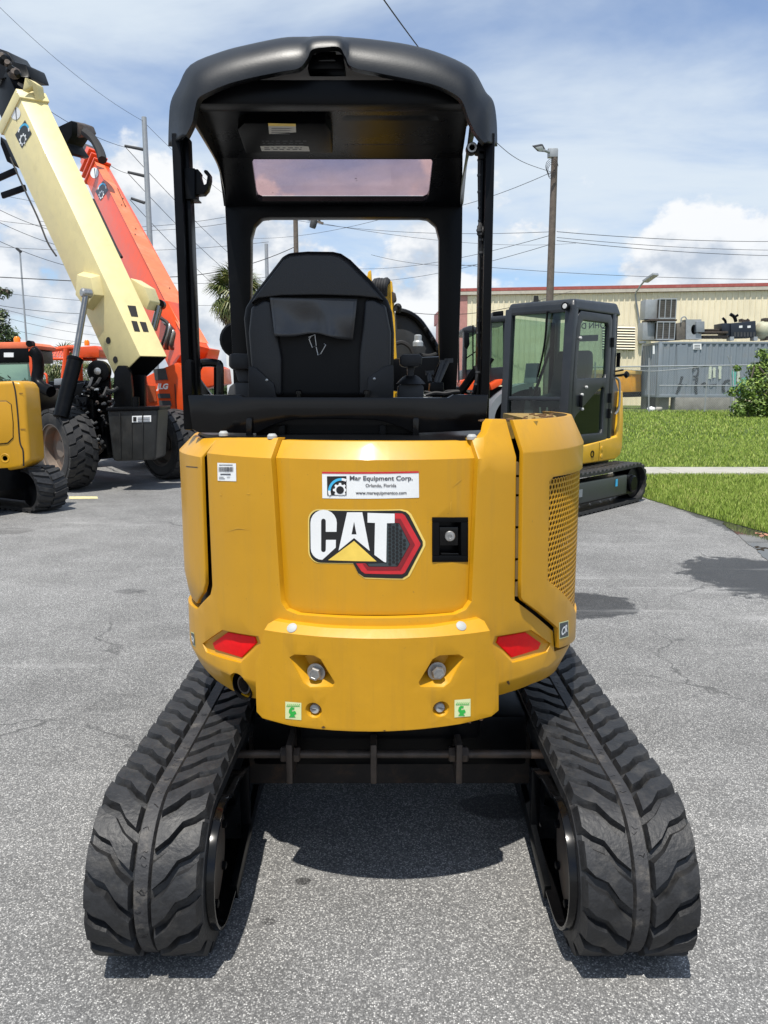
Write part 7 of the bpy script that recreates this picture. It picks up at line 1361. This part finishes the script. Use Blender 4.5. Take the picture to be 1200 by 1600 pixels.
# ================================================================== PALMS AND TREES
def frond_mesh():
    mb = MB(); mb.tube(smooth_path([(0, 0, 0), (0.35, 0, 0.10), (0.65, 0, 0.12)], 3), 0.018, 4)
    for k in range(17):
        a = rad(-105+13.1*k); L_ = 0.75*(1-0.25*abs(k-8)/8)*random.uniform(0.9, 1.1); d = Vector((math.cos(a), math.sin(a), 0)); s = Vector((-d.y, d.x, 0))*0.028; o = Vector((0.62, 0, 0.12)); m_ = o+d*L_*0.55+Vector((0, 0, 0.05)); e = o+d*L_+Vector((0, 0, -0.22*random.uniform(0.6, 1.5)))
        mb.add([o-s*0.3, o+s*0.3, m_+s, m_-s, e], [[0, 1, 2, 3], [3, 2, 4]])
    return mb
def palm(px, py, Y, sc, lab_, nf=95):
    c = P(px, py, Y); t = empty('palm_tree', (c.x, Y, 0), lab_, 'palm tree'); mb = MB(); path = [Vector((c.x+0.05*math.sin(z*2), Y, z)) for z in [c.z*i/8 for i in range(9)]]; mb.tube(path, 0.15*sc, 12); mb.build('trunk', mat('palm_trunk', (0.34, 0.32, 0.29), 0.9, var=0.2, vscale=10, bump=0.3) if 'palm_trunk' not in MATS else MATS['palm_trunk'], t)
    base = None
    for i in range(nf):
        if base is None or i % 11 == 0:
            o = frond_mesh().build('frond', FROND if i < nf*0.8 else MATS['dry_frond'], t, smooth=None); base = o
            zero = WL[o.name]-Vector((0, 0, 0)); off = zero.copy()
            o.data.transform(Matrix.Translation(off))
        else:
            o = base.copy(); scn.collection.objects.link(o)
        az = random.uniform(0, 360); el = random.uniform(-70, 78) if i < nf*0.8 else random.uniform(-85, -55)
        o.rotation_euler = (random.uniform(-0.4, 0.4), -rad(el), rad(az)); o.location = (0, 0, c.z); o.scale = (sc,)*3
mat('dry_frond', (0.22, 0.15, 0.08), 0.85, var=0.3)
palm(368, 462, 30, 1.0, 'cabbage palm with shaggy crown seen through the left side of the canopy'); palm(100, 572, 45, 1.2, 'palm tree behind the cream boom, seen through the orange cab frame', 40); palm(134, 588, 60, 1.2, 'small distant palm tree right of the orange cab post', 30)
tL = empty('leafy_tree', (P(-30, 600, 30).x, 30, 0), 'dark green leafy tree at the left edge above the yellow excavator', 'tree')
foliage('crown', [(P(x, y, 30+dy), r) for x, y, r, dy in ((-40, 500, 1.3, 0), (-8, 508, 0.75, 0), (8, 522, 0.55, 0), (22, 527, 0.35, 0), (-20, 540, 1.0, 0), (-10, 455, 0.45, 0), (12, 457, 0.25, 0), (-50, 450, 1.0, 0), (5, 490, 0.3, 0))], 5200, 0.085, LEAFD, tL)
mb = MB(); b0 = Vector((P(-40, 600, 30).x, 30, 0)); mb.tube(smooth_path([b0, b0+Vector((0.1, 0, 2)), P(-40, 500, 30), P(-10, 458, 30), P(14, 457, 30)], 4), 0.10, 8); mb.tube(smooth_path([P(-40, 510, 30), P(-10, 515, 30), P(20, 528, 30)], 4), 0.05, 6); mb.build('trunk', WOOD, tL)
# distant tree line
def far_row(x0_, x1_, Y, h, n, lab_):
    t = empty('tree_line', (0.5*(x0_+x1_), Y, 0), lab_, 'trees'); bl_ = []
    for i in range(n): x = x0_+(x1_-x0_)*i/(n-1); bl_.append((Vector((x, Y+random.uniform(-2, 2), h*random.uniform(0.35, 0.6))), h*random.uniform(0.45, 0.75)))
    foliage('foliage', bl_, 260*n, 0.35, LEAFD, t)
far_row(-75, -12, 92, 2.6, 34, 'far dark green tree line on the horizon at left'); far_row(-11, 6, 98, 2.4, 10, 'far green tree line on the horizon behind the operator seat')
# white box truck behind the palm
wt = empty('box_truck', (P(366, 600, 33).x, 33.5, 0), 'white box truck behind the front left canopy pillar', 'truck')
mb = MB(); mb.box((P(354.5, 600, 33).x, 33, 0.9), (P(354.5, 600, 33).x+2.3, 38, P(360, 493, 33).z)); mb.build('box', WHITE, wt, bevel=0.05); mb = MB(); mb.box((P(354.5, 600, 33).x+0.1, 33.3, 0.35), (P(354.5, 600, 33).x+2.2, 38, 0.9)); mb.build('chassis', BLK, wt)
for x in (0.35, 1.95):
    for y in (33.9, 37.0): mb = MB(); mb.lathe((P(354.5, 600, 33).x+x-0.13, y, 0.42), (1, 0, 0), [(0.2, 0), (0.42, 0.02), (0.42, 0.24), (0.2, 0.26)], 20); mb.build('wheel', TYRE, wt)
